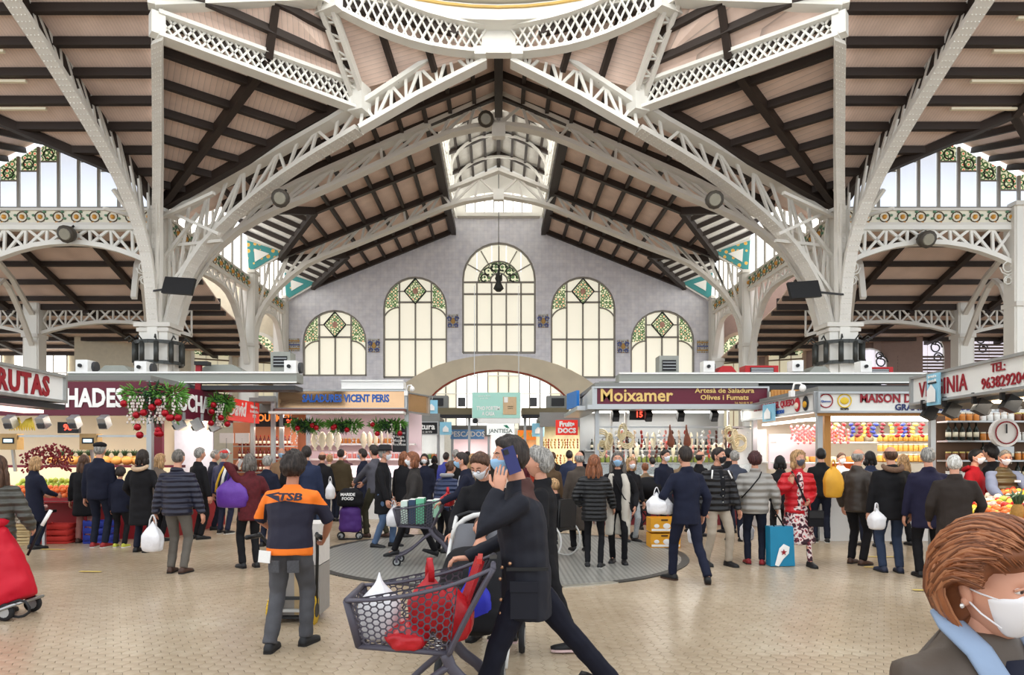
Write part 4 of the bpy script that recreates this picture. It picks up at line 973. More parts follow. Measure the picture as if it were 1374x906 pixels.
# ---------------------------------------------------------------- left: fruit stall with maroon fascia
st = stall('long fruit stall with maroon fascia and white block lettering on the left', -12.4, -6.9, 13.3, 16.2, (CREAMLIT, GREYP, M('stall_red', (150, 34, 40), .5), .78, 3.2))  # white back panels; the warm stall light is put into their cream colour
board('fascia', '', (-12.4, 13.25), (-6.9, 13.25), 2.45, 3.12, MAR, st); f, L = frame2((-12.4, 13.25), (-6.9, 13.25), 2.78)
lx = (CX - 129) / FPX * 13.25
text('HUCHADES', LETW, .50, f @ T3(9.65 - (CX - 167) / FPX * 13.25, 0), st, bold=.018, sx=.74, sp=1.02, align='RIGHT')
board('side_fascia', '', (-6.9, 13.25), (-6.45, 16.3), 2.45, 3.12, MAR, st); f, L = frame2((-6.9, 13.25), (-6.45, 16.3), 2.78); text('HUCHADES', LETW, .50, f @ T3(.15, 0), st, bold=.018, sx=.78)
box('side_counter', M('stall_red'), (-6.95, 14.9, .39), (.7, 2.6, .78), st); box('side_back', CREAMLIT, (-8.2, 15.9, 1.5), (2.6, .1, 3), st)
box('shelf', MAR, (-9.6, 14.75, 1.42), (5.2, .5, .06), st); box('shelf_face', M('shelf_pale', (244, 230, 196), .5, var=.03), (-9.6, 14.5, 1.15), (5.2, .06, .5), st)
box('rail', STEEL, (-9.3, 13.5, 2.05), (4.6, .04, .04), st); box('door_post', MAR, (-7.8, 15.3, 1.7), (.3, .1, 1.5), st); box('tube_lamp', TUBEL, (-9.6, 13.9, 2.52), (4.8, .08, .05), st); box('tube_lamp', TUBEL, (-9.6, 15.3, 2.75), (4.8, .08, .05), st)
box('price_board', M('pale_board', (226, 224, 236), .5), (-7.15, 15.75, 1.75), (.9, .05, 1.0), st)
lamp('AREA', 'stall_lamp', (-9.4, 13.9, 2.45), 39, (1, .88, .74), 4.6, .3); lamp('AREA', 'stall_lamp', (-7.0, 15.2, 2.5), 14, (1, .9, .8), .5, 1.5)
for k, px in enumerate((14, 58, 100, 140)): spot('grey box spotlight on the maroon fruit stall, one of four', 'spotlights under the maroon fascia', (px - CX) / FPX * 13.2, 13.2, 2.32, STEEL, 0, .95)
for k, px in enumerate((246, 264, 283)): spot('grey spotlight under the receding maroon side fascia', 'spotlights under the side fascia', -6.72 + k * .12, 14.1 + k * .6, 2.34, STEEL, -1.4, 1.0)
def led(label, px, py, d, s, txt, w=.42):
    p = at(px, py, d); t = thing('price_display', label, 'display', tuple(p)); box('casing', BLK, p, (w * s, .08, .22 * s), t); text(txt, LEDR, .17 * s, facing(p + V((0, -.05, 0)), (0, -1, 0)), t, 'digits', .004, .004); beam('hanger', BLK, p, p + V((0, .05, .5)), .03, .03, t)
led('red lit number display reading 98 over the fruit', 93, 574, 13.4, 1.0, '98'); led('red lit number display reading 96 at the pink-lit salt fish stall', 389, 566, 17.6, .95, '96')
led('red lit display under the maroon sign of the salt fish counter', 857, 557, 16.3, 1.1, '15')
for px, lab in ((16, 'wooden-cased shop scale with lit screen nearest the left frame edge'), (122, 'wooden-cased shop scale with lit screen beside the number display')):
    p = at(px, 593, 13.55); t = thing('shop_scale', lab, 'scale', (p.x, p.y, p.z - .2)); box('casing', M('scale_wood', (178, 146, 96), .5), p, (.34, .2, .32), t); box('screen', SCR, p + V((0, -.105, .02)), (.17, .02, .06), t); box('bezel', BLK, p + V((0, -.1, .02)), (.24, .015, .12), t); beam('stand', STEEL, p, p + V((0, .1, -.6)), .05, .05, t)
ORG = fruit_me('peach', (232, 120, 60), True); APL = fruit_me('pear', (206, 200, 80), True); YEL = fruit_me('lemon', (240, 208, 70)); MEL = fruit_me('pumpkin', (224, 158, 84), True, .8); GRN = fruit_me('apple', (190, 206, 90), True); RD = fruit_me('tomato', (200, 50, 40), True); GAR = fruit_me('garlic', (236, 224, 206), True); PNK = fruit_me('mush', (226, 178, 170))
bed = thing('fruit_bed', 'tilted fruit bed on the left stall heaped with orange fruit', 'display bed', (-8.75, 13.2, .8)); box('bed_board', STEEL, (-8.75, 13.25, .95), (1.9, .9, .04), bed, rot=Euler((.42, 0, 0)).to_matrix()); box('bed_front', M('stall_red'), (-8.75, 12.85, .8), (1.9, .03, .1), bed); beam('bed_leg', STEEL, (-9.6, 12.95, 0), (-9.6, 12.95, .78), .05, .05, bed); beam('bed_leg', STEEL, (-7.9, 12.95, 0), (-7.9, 12.95, .78), .05, .05, bed)
mound('o', ORG, 'peach', 'orange peach heaped on the tilted bed of the left stall', 'fruit', 'peaches on the left fruit bed', (-8.75, 13.12, .80), 1.8, .42, .1, .055, .45, 2)
mound('g', GRN, 'apple', 'yellow-green apple behind the peaches on the left stall', 'fruit', 'apples behind the peaches', (-8.75, 13.5, .98), 1.8, .3, .1, .055, .45, 2)
for k in range(9): put(MEL, 'pumpkin', 'orange pumpkin in the row on the left stall shelf', 'fruit', 'pumpkins on the left shelf', (-9.7 + k * .23, 14.62, 1.55), k, .12)
def pine_me():
    def fn(bm):
        ellip(bm, (0, 0, .11), (.065, .065, .11), 10, 8); n0 = len(bm.faces)
        for k in range(14):
            a = k * 2.4; r_ = .02 + .004 * k; tube(bm, [(.02 * math.cos(a), .02 * math.sin(a), .2), (r_ * math.cos(a), r_ * math.sin(a), .29), (2.2 * r_ * math.cos(a), 2.2 * r_ * math.sin(a), .36 - .008 * k)], [.012, .014, .002], 4)
        mslot(bm, n0, 1)
    return proto('pineapple', fn, [M('pine_skin', (176, 128, 60), .6, var=.4, scale=60), M('pine_leaf', (78, 104, 74), .5)])
for k in range(9): put(pine_me(), 'pineapple', 'small pineapple standing behind the pumpkins', 'fruit', 'pineapples on the left shelf', (-9.7 + k * .2, 14.9, 1.45), k * .7, 1.0)
def bananas_me():
    def fn(bm):
        for k in range(6):
            a = -.7 + k * .28; tube(bm, [(0, 0, .2), (.06 * math.sin(a) , -.05, .16), (.13 * math.sin(a), -.08, .08), (.15 * math.sin(a), -.06, 0)], [.008, .018, .02, .006], 6)
    return proto('bananas', fn, [M('banana_skin', (232, 206, 80), .5)])
for k, px in enumerate((25, 42)): put(bananas_me(), 'banana_bunch', ['yellow banana bunch hanging by the first scale', 'yellow banana bunch hanging just right of the first'][k], 'fruit', None, at(px, 578, 13.5), 0, 1.3)
def string_me(key, rgb):
    def fn(bm):
        r_ = random.Random(5)
        for k in range(26):
            c_ = (r_.uniform(-.12, .12), r_.uniform(-.08, .08), -k * .022); rot = Euler((r_.uniform(-1, 1), r_.uniform(-1, 1), 0)).to_matrix(); ellip(bm, c_, (.03, .022, .05), 5, 4, None, rot)
    return proto('string_' + key, fn, [M('chili_' + key, rgb, .35, var=.3, scale=20)])
for k in range(9): put(string_me('red', (122, 26, 34)), 'pepper_string', 'string of dark red dried peppers hanging before the shelf', 'peppers', 'dried pepper strings on the left stall', at(36 + k * 7, 596 + abs(k - 5) * 2, 13.2), k, .8)
mound('y', YEL, 'lemon', 'yellow lemon piled on the side counter of the maroon stall', 'fruit', 'lemons on the side counter', (-7.1, 13.75, .85), .66, .66, .1, .06, .55, 2)
mound('y2', APL, 'pear', 'yellow pear piled along the side counter', 'fruit', 'pears on the side counter', (-7.05, 14.9, .8), .6, 1.1, .1, .06, .15, 2)
for k, (x, z, lab) in enumerate(((-8.95, 0, 'slatted wooden crate of garlic, bottom of its stack by the left stall'), (-8.95, .2, 'slatted wooden crate of garlic, top of its stack by the left stall'))):
    put(crate_me('pale', (214, 188, 140)), 'garlic_crate', lab, 'crate', None, (x, 12.55, z), 0, (1.15, 1, 1))
mound('ga', GAR, 'garlic_bulb', 'white garlic bulb heaped in the crates', 'garlic', 'garlic bulbs in the crates', (-8.95, 12.55, .38), .5, .3, .1, .045, 0, 2)
t = thing('meat_tray', 'black tray of pale pink mushrooms on a stand before the crates', 'tray', (-8.7, 12.35, .62)); box('tray_base', BLK, (-8.75, 12.35, .62), (.9, .5, .05), t); beam('leg', STEEL, (-8.4, 12.4, 0), (-8.4, 12.4, .6), .05, .05, t); beam('leg', STEEL, (-9.1, 12.4, 0), (-9.1, 12.4, .6), .05, .05, t)
mound('p', PNK, 'mushroom', 'pale pink mushroom heaped on the black tray', 'mushroom', 'mushrooms on the black tray', (-8.75, 12.35, .64), .84, .44, .1, .045, .1, 3)
for x, mt, lab in ((-8.35, RED, 'red plastic crate under the peach bed'), (-7.55, M('crate_blue', (40, 56, 150), .5), 'blue plastic crate on the floor behind the shoppers')):
    put(crate_me('red' if mt is RED else 'blue', (190, 48, 40) if mt is RED else (40, 60, 160)), 'plastic_crate', lab, 'crate', None, (x, 12.75, 0), 0, (1, 1, 1.9 if mt is RED else 2.2))
# garland
NEED = M('fir_green', (96, 150, 60), .6, var=.4, scale=10); NEED2 = M('fir_dark', (40, 70, 44), .6, var=.4, scale=10); BAUB = M('bauble_red', (160, 14, 30), .15, metal=.4, var=0); SNOW = M('cone_white', (226, 214, 206), .6)
def sprigs(bm, c, r, n, L, rr, seed):
    q = random.Random(seed)
    for k in range(n):
        a = V((q.gauss(0, 1), q.gauss(0, 1), q.gauss(0, .7))).normalized(); p = V(c) + V((a.x * r[0], a.y * r[1], a.z * r[2])) * q.random() ** .4
        d = (a + V((0, 0, -.5 * q.random()))).normalized() * L
        tube(bm, [p, p + d * .6, p + d], [rr, rr * .9, .002], 4)
def garland(label, c, w, h, seed, nb):
    t = thing('garland', label, 'garland', tuple(c))
    for i, (dx, mt, n) in enumerate(((-.32, NEED, 120), (.0, NEED2, 120), (.3, NEED, 140))):
        bm = bmesh.new(); sprigs(bm, V(c) + V((dx * w, 0, .28 * h)), (.28 * w, .12, .26 * h), n, .14, .014, seed + i); sprigs(bm, V(c) + V((dx * w, 0, -.1 * h)), (.1 * w, .08, .4 * h), n // 2, .12, .012, seed + 9 + i); o = bob('fir_sprays', bm, mt, t, smooth=True); o['kind'] = 'stuff'
    q = random.Random(seed)
    for k in range(nb):
        bm = bmesh.new(); p = V(c) + V((q.uniform(-.5, .5) * w, -.16, q.uniform(-.75, .2) * h)); ellip(bm, p, (.07,) * 3, 10, 7); bob('bauble', bm, BAUB, t, smooth=True)
    for k in range(nb):
        bm = bmesh.new(); x = q.uniform(-.5, .5) * w
        for j in range(9): ellip(bm, V(c) + V((x + q.uniform(-.03, .03), -.13, .2 * h - j * .06)), (.022, .02, .03), 5, 4)
        bob('white_string', bm, SNOW, t, smooth=True)
garland('big fir garland with red baubles over the corner of the maroon stall', at(208, 545, 12.9), 1.05, .78, 3, 14)
garland('small fir garland with red baubles between the maroon and red signs', at(297, 550, 15.2), .4, .6, 8, 5)
# white block-letter sign nearest the left frame edge
t, f = board('shop_sign', 'tilted white box sign with big dark red capitals at the left frame edge', (-6.7, 8.0), (-6.84, 10.55), 2.5, 2.9, WHT, None, .2, STEEL)
text('FRUTAS', LETR, .40, f @ T3(.22, -.015), t, bold=.016, sx=.88, sp=1.12)
t2 = thing('stall_canopy', 'dark-edged canopy with pink light strip below the tilted white sign', 'canopy', (-7.2, 9.2, 2.2)); box('canopy_slab', DGREY, (-7.5, 9.3, 2.42), (1.3, 2.6, .08), t2); box('light_strip', glow('pink_strip', (255, 214, 206), .9), (-7.0, 9.0, 2.32), (.3, 2.2, .05), t2); beam('post', STEEL, (-8.0, 10.4, 0), (-8.0, 10.4, 2.4), .08, .08, t2); beam('arm', STEEL, (-6.9, 9.2, 2.4), (-6.9, 9.2, 2.5), .05, .05, t2)
# ---------------------------------------------------------------- red script sign and delicatessen
st = stall('small delicatessen stall of red bottles under a red script sign', -6.4, -5.75, 17.2, 20, (M('deli_back', (190, 120, 84), .5, var=.2), GREYP, M('deli_red', (160, 40, 36), .5), .95, 3.1))
t, f = board('shop_sign', 'bright red box sign with white script lettering', (-6.36, 15.5), (-6.28, 17.6), 2.5, 3.03, REDS, None, .12)
text('David', LETW, .5, f @ T3(-.3, .02), t, bold=.012, sx=.8, shear=.25); text('Fabricantes\nde embutidos\nRº 96', LETW, .12, f @ T3(.7, .02), t, 'small_lettering', sx=.8)
t, f = board('shop_sign', 'black band sign with orange letters under the red script sign', (-6.75, 18.3), (-5.85, 18.3), 2.45, 2.85, BLK, None, .1); text('GOURMET', M('letter_orange', (226, 130, 60), .4, emit=.5, var=0), .27, f @ T3(.1, .03), t, bold=.008, sx=.85)
lamp('AREA', 'stall_lamp', (-6.0, 17.8, 2.4), 13, (1, .82, .66), 1.2, .6)
box('shelf_back', M('deli_back'), (-6.6, 19, 1.5), (1.8, .1, 2.2), st)
for r_ in range(3):
    box('shelf', STEEL, (-6.5, 18.7, 1.2 + r_ * .36), (1.7, .3, .03), st)
    for k in range(13): put(bottle_me('red', (96, 22, 20), (200, 40, 36)), 'bottle', 'dark red bottle on the delicatessen shelves', 'bottle', 'bottles on the delicatessen shelves', (-7.2 + k * .115, 18.65, 1.215 + r_ * .36), 0, .95)
for k, (px, py, lab) in enumerate(((304, 588, 'white price card stuck among the red bottles'), (325, 588, 'white price card above the mince trays'))):
    p = at(px, py, 17.4); t = thing('price_card', lab, 'card', tuple(p)); box('card', WHT, p, (.36, .02, .26), t); beam('stick', STEEL, p, p + V((0, 0, -.4)), .02, .02, t)
for k in range(5): put(jar_me('pink', (226, 140, 130), (240, 236, 230)), 'tub', 'small tub of red mince on the deli counter', 'tub', 'mince tubs on the deli counter', (-6.35 + k * .14, 17.3, .98), 0, 1.3)
# ---------------------------------------------------------------- pink-lit salt fish stall
st = stall('pink-lit salt fish stall under a mirrored fascia with blue letters', -5.75, -2.35, 17.5, 20.5, (PINKTINT, GREYP, WHT, 1.05, 3.3))  # white back panel with the pink light put into its colour
MIR = M('mirror_fascia', (206, 168, 130), .12, metal=.9, var=.3, scale=1.5)
board('fascia', '', (-5.75, 17.45), (-2.4, 17.45), 2.88, 3.35, MIR, st, .1, STEEL); f, L = frame2((-5.75, 17.45), (-2.4, 17.45), 3.12); text('SALADURES VICENT PERIS', LETB, .27, f @ T3(.1, .02), st, bold=.01, sx=.72)
f, L = frame2((-2.4, 17.45), (-1.95, 18.6), 3.05); board('fascia', '', (-2.4, 17.45), (-1.95, 18.6), 2.8, 3.3, MIR, st, .1, STEEL)
box('awning', WHT, (-4.1, 17.15, 2.75), (3.4, .5, .06), st); box('awning_front', M('awning_brown', (110, 70, 60), .5), (-4.1, 17.3, 2.82), (3.4, .1, .1), st); box('upper_panel', GREYP, (-6.0, 18.2, 3.05), (1.0, .1, .45), st)
box('tube_lamp', TUBEL, (-4.1, 18.2, 2.85), (3.0, .08, .06), st); lamp('AREA', 'stall_lamp', (-4.1, 18.2, 2.78), 42, (1, .86, .9), 3.0, .5)
box('glass_case', glow('case_glow', (250, 226, 230), .7), (-3.6, 17.45, 1.25), (2.2, .05, .3), st); box('shelf', WHT, (-4.1, 20.2, 2.0), (3.2, .3, .05), st); box('shelf', WHT, (-4.1, 20.2, 1.55), (3.2, .3, .05), st)
for k in range(22): put(jar_me('amber', (206, 130, 60), (236, 220, 190)), 'jar', 'amber preserve jar on the back shelf of the pink-lit stall', 'jar', 'amber jars in the pink-lit stall', (-5.3 + k * .12, 20.1, 2.03), 0, 1.2)
for k in range(18): put(jar_me('pink', (226, 140, 130), (240, 236, 230)), 'tub', 'pink lidded tub on the lower shelf of the pink-lit stall', 'tub', 'pink tubs in the pink-lit stall', (-5.3 + k * .14, 20.1, 1.58), 0, 1.2)
for k in range(11): put(fish_me(), 'salt_cod', 'dried salt cod hanging under the awning', 'fish', 'salt cod in the pink-lit stall', (-4.9 + k * .2 if k < 4 else -3.6 + (k - 4) * .16, 17.9, 2.3), k * .2, .9)
for k in range(3): garland(['thin fir swag along the front of the pink-lit stall, its first loop', 'thin fir swag along the front of the pink-lit stall, its second loop', 'thin fir swag with white cones at the far end of the pink-lit stall'][k], at((411, 462, 520)[k], 573, 17.4), .75, .28, 20 + k, 3)
t, f = board('menu_board', 'black menu board with white lines beside the pink-lit stall', (-2.75, 17.4), (-2.4, 17.4), 1.75, 2.45, BLK, None, .05); text('Bacalao\nHueva\nMojama\nAnchoas', LETW, .1, f @ T3(0, 0), t)
# ---------------------------------------------------------------- middle of the hall, far stalls
def kiosk(label, x0, x1, y, zt_, col, power, tint, back):
    t = stall(label, x0, x1, y, y + 2, (back, GREYP, col, 1.0, zt_)); box('tube_lamp', TUBEL, ((x0 + x1) / 2, y + .7, zt_ - .15), (x1 - x0 - .4, .08, .05), t); lamp('AREA', 'stall_lamp', ((x0 + x1) / 2, y + .8, zt_ - .25), power * .42, tint, x1 - x0 - .4, .6); box('header', GREYP, ((x0 + x1) / 2, y, zt_ - .05), (x1 - x0, .1, .45), t)
    return t
kiosk('far kiosk hung with white goods behind the black lettered sign', -3.6, -2.1, 24, 3.0, WHT, 60, (1, 1, 1), M('kiosk_grey', (190, 190, 186), .6, var=.2))
t, f = board('shop_sign', 'black sign with white lower-case lettering on the far left kiosk', (-3.15, 23.9), (-2.16, 23.9), 2.42, 2.86, BLK, None, .1, STEEL); text('natura', LETW, .3, f @ T3(0, .05), t, bold=.008); text('973 · 12 38 970', LETW, .09, f @ T3(0, -.14), t, 'small_lettering')
kiosk('far kiosk with pink-lit goods and a blue header', -2.0, -.35, 28, 2.75, WHT, 60, (1, .84, .8), PINKTINT)
t, f = board('shop_sign', 'pale blue lettered header over the pink-lit far kiosk', (-2.0, 27.9), (-.6, 27.9), 2.35, 2.75, M('sign_sky', (110, 160, 214), .4), None, .06); text('PESCADOS', LETW, .3, f @ T3(0, 0), t, bold=.006)
kiosk('far white kiosk with a leaf-marked sign at the end of the aisle', -.5, .75, 31, 3.3, WHT, 50, (1, 1, 1), WHT)
t, f = board('shop_sign', 'white sign with grey letters and a green leaf, end of aisle', (-.46, 26.2), (.62, 26.2), 2.48, 2.92, glow('sign_added_glow', (238, 242, 240), .38), None, .06); text('JANTIESA', M('letter_grey', (150, 160, 158), .5, var=0), .22, f @ T3(0, -.08), t, bold=.006)  # slight glow added to the sign face to lift it out of grey
prism('leaf_mark', M('leaf_green', (60, 160, 130), .5), [f @ V(p) for p in ((.1, .15, .02), (.25, .16, .02), (.36, .02, .02), (.22, .05, .02))], (0, -1, 0), .01, t)
kiosk('far kiosk of orange-lit goods right of the aisle', .85, 2.6, 28, 2.75, M('kiosk_red', (180, 60, 40), .5), 60, (1, .8, .6), M('kiosk_warm', (226, 170, 120), .6, var=.25, scale=9))
t, f = board('shop_sign', 'red and yellow lettered header over the orange-lit kiosk', (.8, 27.9), (2.0, 27.9), 2.32, 2.72, M('sign_orange', (226, 120, 40), .4, emit=.4, var=0), None, .06); text('LA VACA', M('letter_yellow', (250, 220, 90), .4, var=0), .28, f @ T3(0, 0), t, bold=.01)
MINT = M('mint_banner', (172, 220, 206), .5, var=.03)
t, f = board('hanging_banner', 'large mint green banner with a paper bag picture over the aisle', (-.99, 25), (.82, 25), 2.86, 4.02, WHT, None, .04, None, 'banner')
box('mint_ground', MINT, (0, .1, .01), (1.78, .95, .02), t, frame=f); text('T\'HO PORTEM\nA CASA', LETW, .2, f @ T3(-.3, -.12, .03), t, bold=.006, sx=.68); text('compra fresc\na un clic', LETW, .09, f @ T3(-.45, .4, .03), t, 'small_lettering')
box('bag_picture', M('kraft', (206, 176, 138), .6), (.5, .08, .03), (.5, .66, .02), t, frame=f); box('bag_tag', WHT, (.36, .3, .045), (.14, .2, .01), t, frame=f); text('mercat\ncentral', LETK, .07, f @ T3(.52, .02, .045), t, 'small_lettering')
bm = bmesh.new(); lathe(bm, [(.1, 0), (.1, .02)], 16, (0, 0, 0)); o = bob('round_mark', bm, BLK, t, f @ T3(-.78, -.48, .02)); beam('cable', STEEL, (-.9, 25, 4.0), (-.9, 25, 8), .02, .02, t); beam('cable', STEEL, (.75, 25, 4.0), (.75, 25, 8), .02, .02, t)
for s, px0, px1, lab in ((-1, 574, 634, 'dark kiosk roof with machinery left of the mint banner'), (1, 700, 762, 'dark kiosk roof with machinery right of the mint banner')):
    a, b_ = at(px0, 553, 26.5), at(px1, 553, 26.5); t = thing('kiosk_roof', lab, 'kiosk roof', ((a.x + b_.x) / 2, 26.5, a.z), kind='thing'); M2 = M('roof_olive', (110, 100, 76), .6)
    box('roof_slab', M2, ((a.x + b_.x) / 2, 26.7, a.z), (b_.x - a.x, 1.2, .28), t); box('roof_edge', BLK, ((a.x + b_.x) / 2, 26.1, a.z - .2), (b_.x - a.x, .2, .14), t); box('cooling_unit', GREYP, ((a.x + b_.x) / 2 + s * .5, 26.6, a.z + .38), (.85, .6, .5), t); box('unit_grille', BLK, ((a.x + b_.x) / 2 + s * .5, 26.28, a.z + .38), (.5, .05, .3), t); box('fan_box', DGREY, ((a.x + b_.x) / 2 - s * .45, 26.6, a.z + .4), (.28, .3, .34), t)
    for x in (a.x + .15, b_.x - .15): beam('post', STEEL, (x, 27, 0), (x, 27, a.z), .1, .1, t)
t, f = board('shop_sign', 'red box sign with two lines of white letters over the far stall', (1.75, 20.5), (2.42, 20.5), 2.29, 2.75, REDS, None, .1); text('Fruits\nDOCS', LETW, .2, f @ T3(0, .0), t, bold=.012)
t, f = board('shop_sign', 'blue-edged white hanging sign seen edge-on beside the salt fish counter', (1.98, 19.5), (2.14, 18.4), 3.0, 3.45, M('edge_blue', (40, 120, 200), .4), None, .08)
kiosk('far dried fruit stall hung with bright packets under the red sign', 1.3, 3.6, 21.2, 2.85, WHT, 80, (1, .93, .82), M('packet_back', (236, 214, 170), .6, var=.35, scale=9))
for k in range(34): put(sausage_me(['straw', 'ochre', 'rust'][k % 3], [(226, 196, 120), (214, 150, 60), (176, 70, 46)][k % 3]), 'packet_string', 'bright string of packets hung in the far stall, %s' % ['straw-coloured', 'ochre', 'rust red'][k % 3], 'packets', 'hung packets in the far stall, %s' % ['straw', 'ochre', 'rust'][k % 3], (1.4 + (k % 17) * .1, 21.3 + (k // 17) * .3, 2.2 - .5 * (k // 17)), k, (1.2, 1, .8))
for px, py, d, mt, lab in ((579, 546, 22, BLUEF, 'pale blue house-marked flag sign left over the aisle'), (598, 575, 23, BLUEF, 'small pale blue flag sign right of the black lettered sign'), (722, 577, 22, BLUEF, 'small pale blue flag sign left of the red box sign')):
    p = at(px, py, d); t, f = board('flag_sign', lab, (p.x - .2, d), (p.x + .2, d), p.z - .22, p.z + .22, mt, None, .03); prism('house_mark', WHT, [f @ V(q) for q in ((-.1, -.12, .02), (.1, -.12, .02), (.1, .0, .02), (0, .1, .02), (-.1, .0, .02))], (0, -1, 0), .01, t); beam('bracket', STEEL, (p.x, d + .02, p.z + .2), (p.x, d + .3, p.z + .35), .03, .03, t)
for k in range(40):
    put(jar_me(['white', 'green', 'amber', 'pink'][k % 4], [(230, 228, 222), (120, 150, 90), (206, 130, 60), (226, 140, 130)][k % 4], (240, 236, 230)), 'packet', ['white tub', 'green tub', 'amber jar', 'pink tub'][k % 4] + ' on the far kiosk counters', 'tub', 'goods on the far kiosks ' + str('wgap'[k % 4]).replace('w', 'white').replace('g', 'green').replace('a', 'amber').replace('p', 'pink'), ((-3.4 + (k % 10) * .13, 24.2, 1.04 + .5 * (k // 10 % 2)) if k < 20 else ((-1.9 + (k % 10) * .15, 28.2, 1.04) if k < 30 else (.95 + (k % 10) * .16, 28.2, 1.04))), 0, 1.5)
# ---------------------------------------------------------------- right: salt fish and olive stall with gold letters
st = stall('bright salt fish and olive stall under a maroon sign with gold letters', 2.3, 6.2, 16, 19, (STEEL, GREYP, M('counter_maroon', (110, 34, 40), .5), .95, 3.35))
board('fascia', '', (2.24, 15.95), (6.4, 15.95), 2.86, 3.28, MAR, st, .1, STEEL); f, L = frame2((2.24, 15.95), (6.4, 15.95), 3.07); text('Moixamer', LETG, .42, f @ T3(-1.05, .01), st, bold=.008, sx=1.0); text('Artesà de Saladura\nOlives i Fumats', LETG, .165, f @ T3(1.05, .05), st, bold=.003, sx=1.12); text('Tel. 963 82 91 37', LETG, .06, f @ T3(1.5, -.16), st, 'small_lettering')
board('side_fascia', '', (2.35, 19), (2.24, 15.95), 2.86, 3.28, STEEL, st, .1); box('canopy', STEEL, (4.2, 15.75, 2.78), (4.3, .6, .1), st); box('side_canopy', STEEL, (2.1, 17.4, 2.78), (.5, 3.2, .1), st)
box('tube_lamp', TUBEL, (4.2, 16.6, 2.82), (3.6, .08, .05), st); box('tube_lamp', TUBEL, (4.2, 17.9, 2.82), (3.6, .08, .05), st); lamp('AREA', 'stall_lamp', (4.2, 16.9, 2.76), 60, (1, .98, .93), 3.6, 1.2)
for z in (2.35, 2.1): box('rail', STEEL, (4.3, 16.3, z), (3.8, .04, .04), st)
for x in (2.75, 3.1, 5.6): box('rail_post', WHT, (x, 16.35, 2.1), (.05, .05, 1.4), st)
for z in (1.45, 1.8): box('shelf', STEEL, (4.2, 18.8, z), (3.6, .35, .04), st)
box('glass_case', GLS, (4.2, 16.05, 1.2), (3.6, .04, .5), st)
KEYS = [('cod', None), ('red', (170, 60, 50)), ('pale', (232, 206, 180)), ('dark', (90, 50, 40)), ('pink', (222, 150, 140)), ('white', (238, 232, 222))]
for k in range(46):
    kk = (k * 5 + k // 7) % 6; key, rgb = KEYS[kk]; x = 2.7 + (k % 23) * .152; y = 16.3 + (k // 23) * .5; z = 2.33 - (k // 23) * .25
    if kk == 0: put(fish_me(), 'salt_cod', 'cream salt cod hung on the rail of the gold-lettered stall', 'fish', 'salt cod on the gold-lettered stall', (x, y, z - .1), k * .3, .8)
    else: put(sausage_me(key, rgb), 'sausage_string', {'red': 'red', 'pale': 'pale', 'dark': 'dark brown', 'pink': 'pink', 'white': 'white'}[key] + ' cured string hung on the rail of the gold-lettered stall', 'sausage', key + ' cured strings on the gold-lettered stall', (x, y, z - .05), k, (1.3, 1.2, 1.1))
for px in (899, 921): put(ham_me(), 'ham', 'dark cured ham hanging %s on the gold-lettered stall' % ('left of its twin' if px == 899 else 'right of its twin'), 'ham', None, at(px, 570, 16.25), .4, .8)
for r_ in range(2):
    for k in range(24): put((bottle_me('dark', (34, 40, 34), (30, 30, 30)) if r_ else jar_me('olive', (130, 140, 70), (220, 216, 200))), 'bottle' if r_ else 'jar', ('dark bottle on the top back shelf of the gold-lettered stall' if r_ else 'olive jar on the lower back shelf of the gold-lettered stall'), 'bottle' if r_ else 'jar', ('dark bottles' if r_ else 'olive jars') + ' in the gold-lettered stall', (2.6 + k * .145, 18.7, (1.82 if r_ else 1.47)), 0, (1.0 if r_ else 1.4))
for k in range(16): put(jar_me(['white', 'olive', 'pink'][k % 3], [(230, 228, 222), (130, 140, 70), (226, 140, 130)][k % 3], (240, 236, 230)), 'tub', ['white', 'olive green', 'pink'][k % 3] + ' tub lined up on the front counter of the gold-lettered stall', 'tub', ['white', 'olive', 'pink'][k % 3] + ' tubs on the gold-lettered counter', (2.6 + k * .22, 16.25, .99), 0, 1.5)
for k, px in enumerate((826, 870, 913, 958)): spot('black spotlight under the maroon and gold sign, one of four', 'spotlights under the gold-lettered sign', (px - CX) / FPX * 15.9, 15.9, 2.6, BLK, 0, .9)
def coil_me():
    def fn(bm):
        for k in range(3): tube(bm, [(.16 * math.cos(a * .45), .02 * k, .16 * math.sin(a * .45) - .05 * k) for a in range(15)], .022, 5)
    return proto('coil', fn, [M('coil_cream', (226, 210, 170), .6)])
for k, (px, py) in enumerate(((807, 585), (818, 590), (836, 577), (841, 588), (986, 585), (978, 580), (992, 592), (808, 600))): put(coil_me(), 'gourd_coil', 'cream coil of dried gourds hanging at the ends of the gold-lettered stall', 'gourds', 'gourd coils on the gold-lettered stall', at(px, py, 16.15), k, .95)
# wooden panel, cheese stall
t, f = board('wood_panel', 'orange ribbed wooden header between the maroon sign and the cheese sign', (6.4, 15.7), (7.5, 15.7), 2.8, 3.2, WOODO, None, .08, None, 'panel')
for k in range(14): box('rib', M('wood_rib', (176, 120, 60), .5), (-.5 + k * .078, 0, .01), (.012, .38, .02), t, frame=f)
st = stall('cheese and meat stall with white box signs on two sides', 6.2, 10.6, 13, 16.5, (M('cheese_back', (236, 226, 206), .5, var=.1), GREYP, WHT, .95, 2.95))
SGNW = M('sign_white', (226, 224, 218), .4, var=.03)
t, f = board('shop_sign', 'white box sign with red and blue cheese lettering receding along the stall', (6.05, 16.6), (6.15, 13.0), 2.52, 2.88, SGNW, None, .12, STEEL)
text('EL PARQUE DEL QUESO', M('letter_crimson', (180, 40, 56), .4, var=0), .19, f @ T3(-.1, .06), t, bold=.004, sx=1.0); text('LA VARACION', LETB, .11, f @ T3(.1, -.1), t, bold=.003)
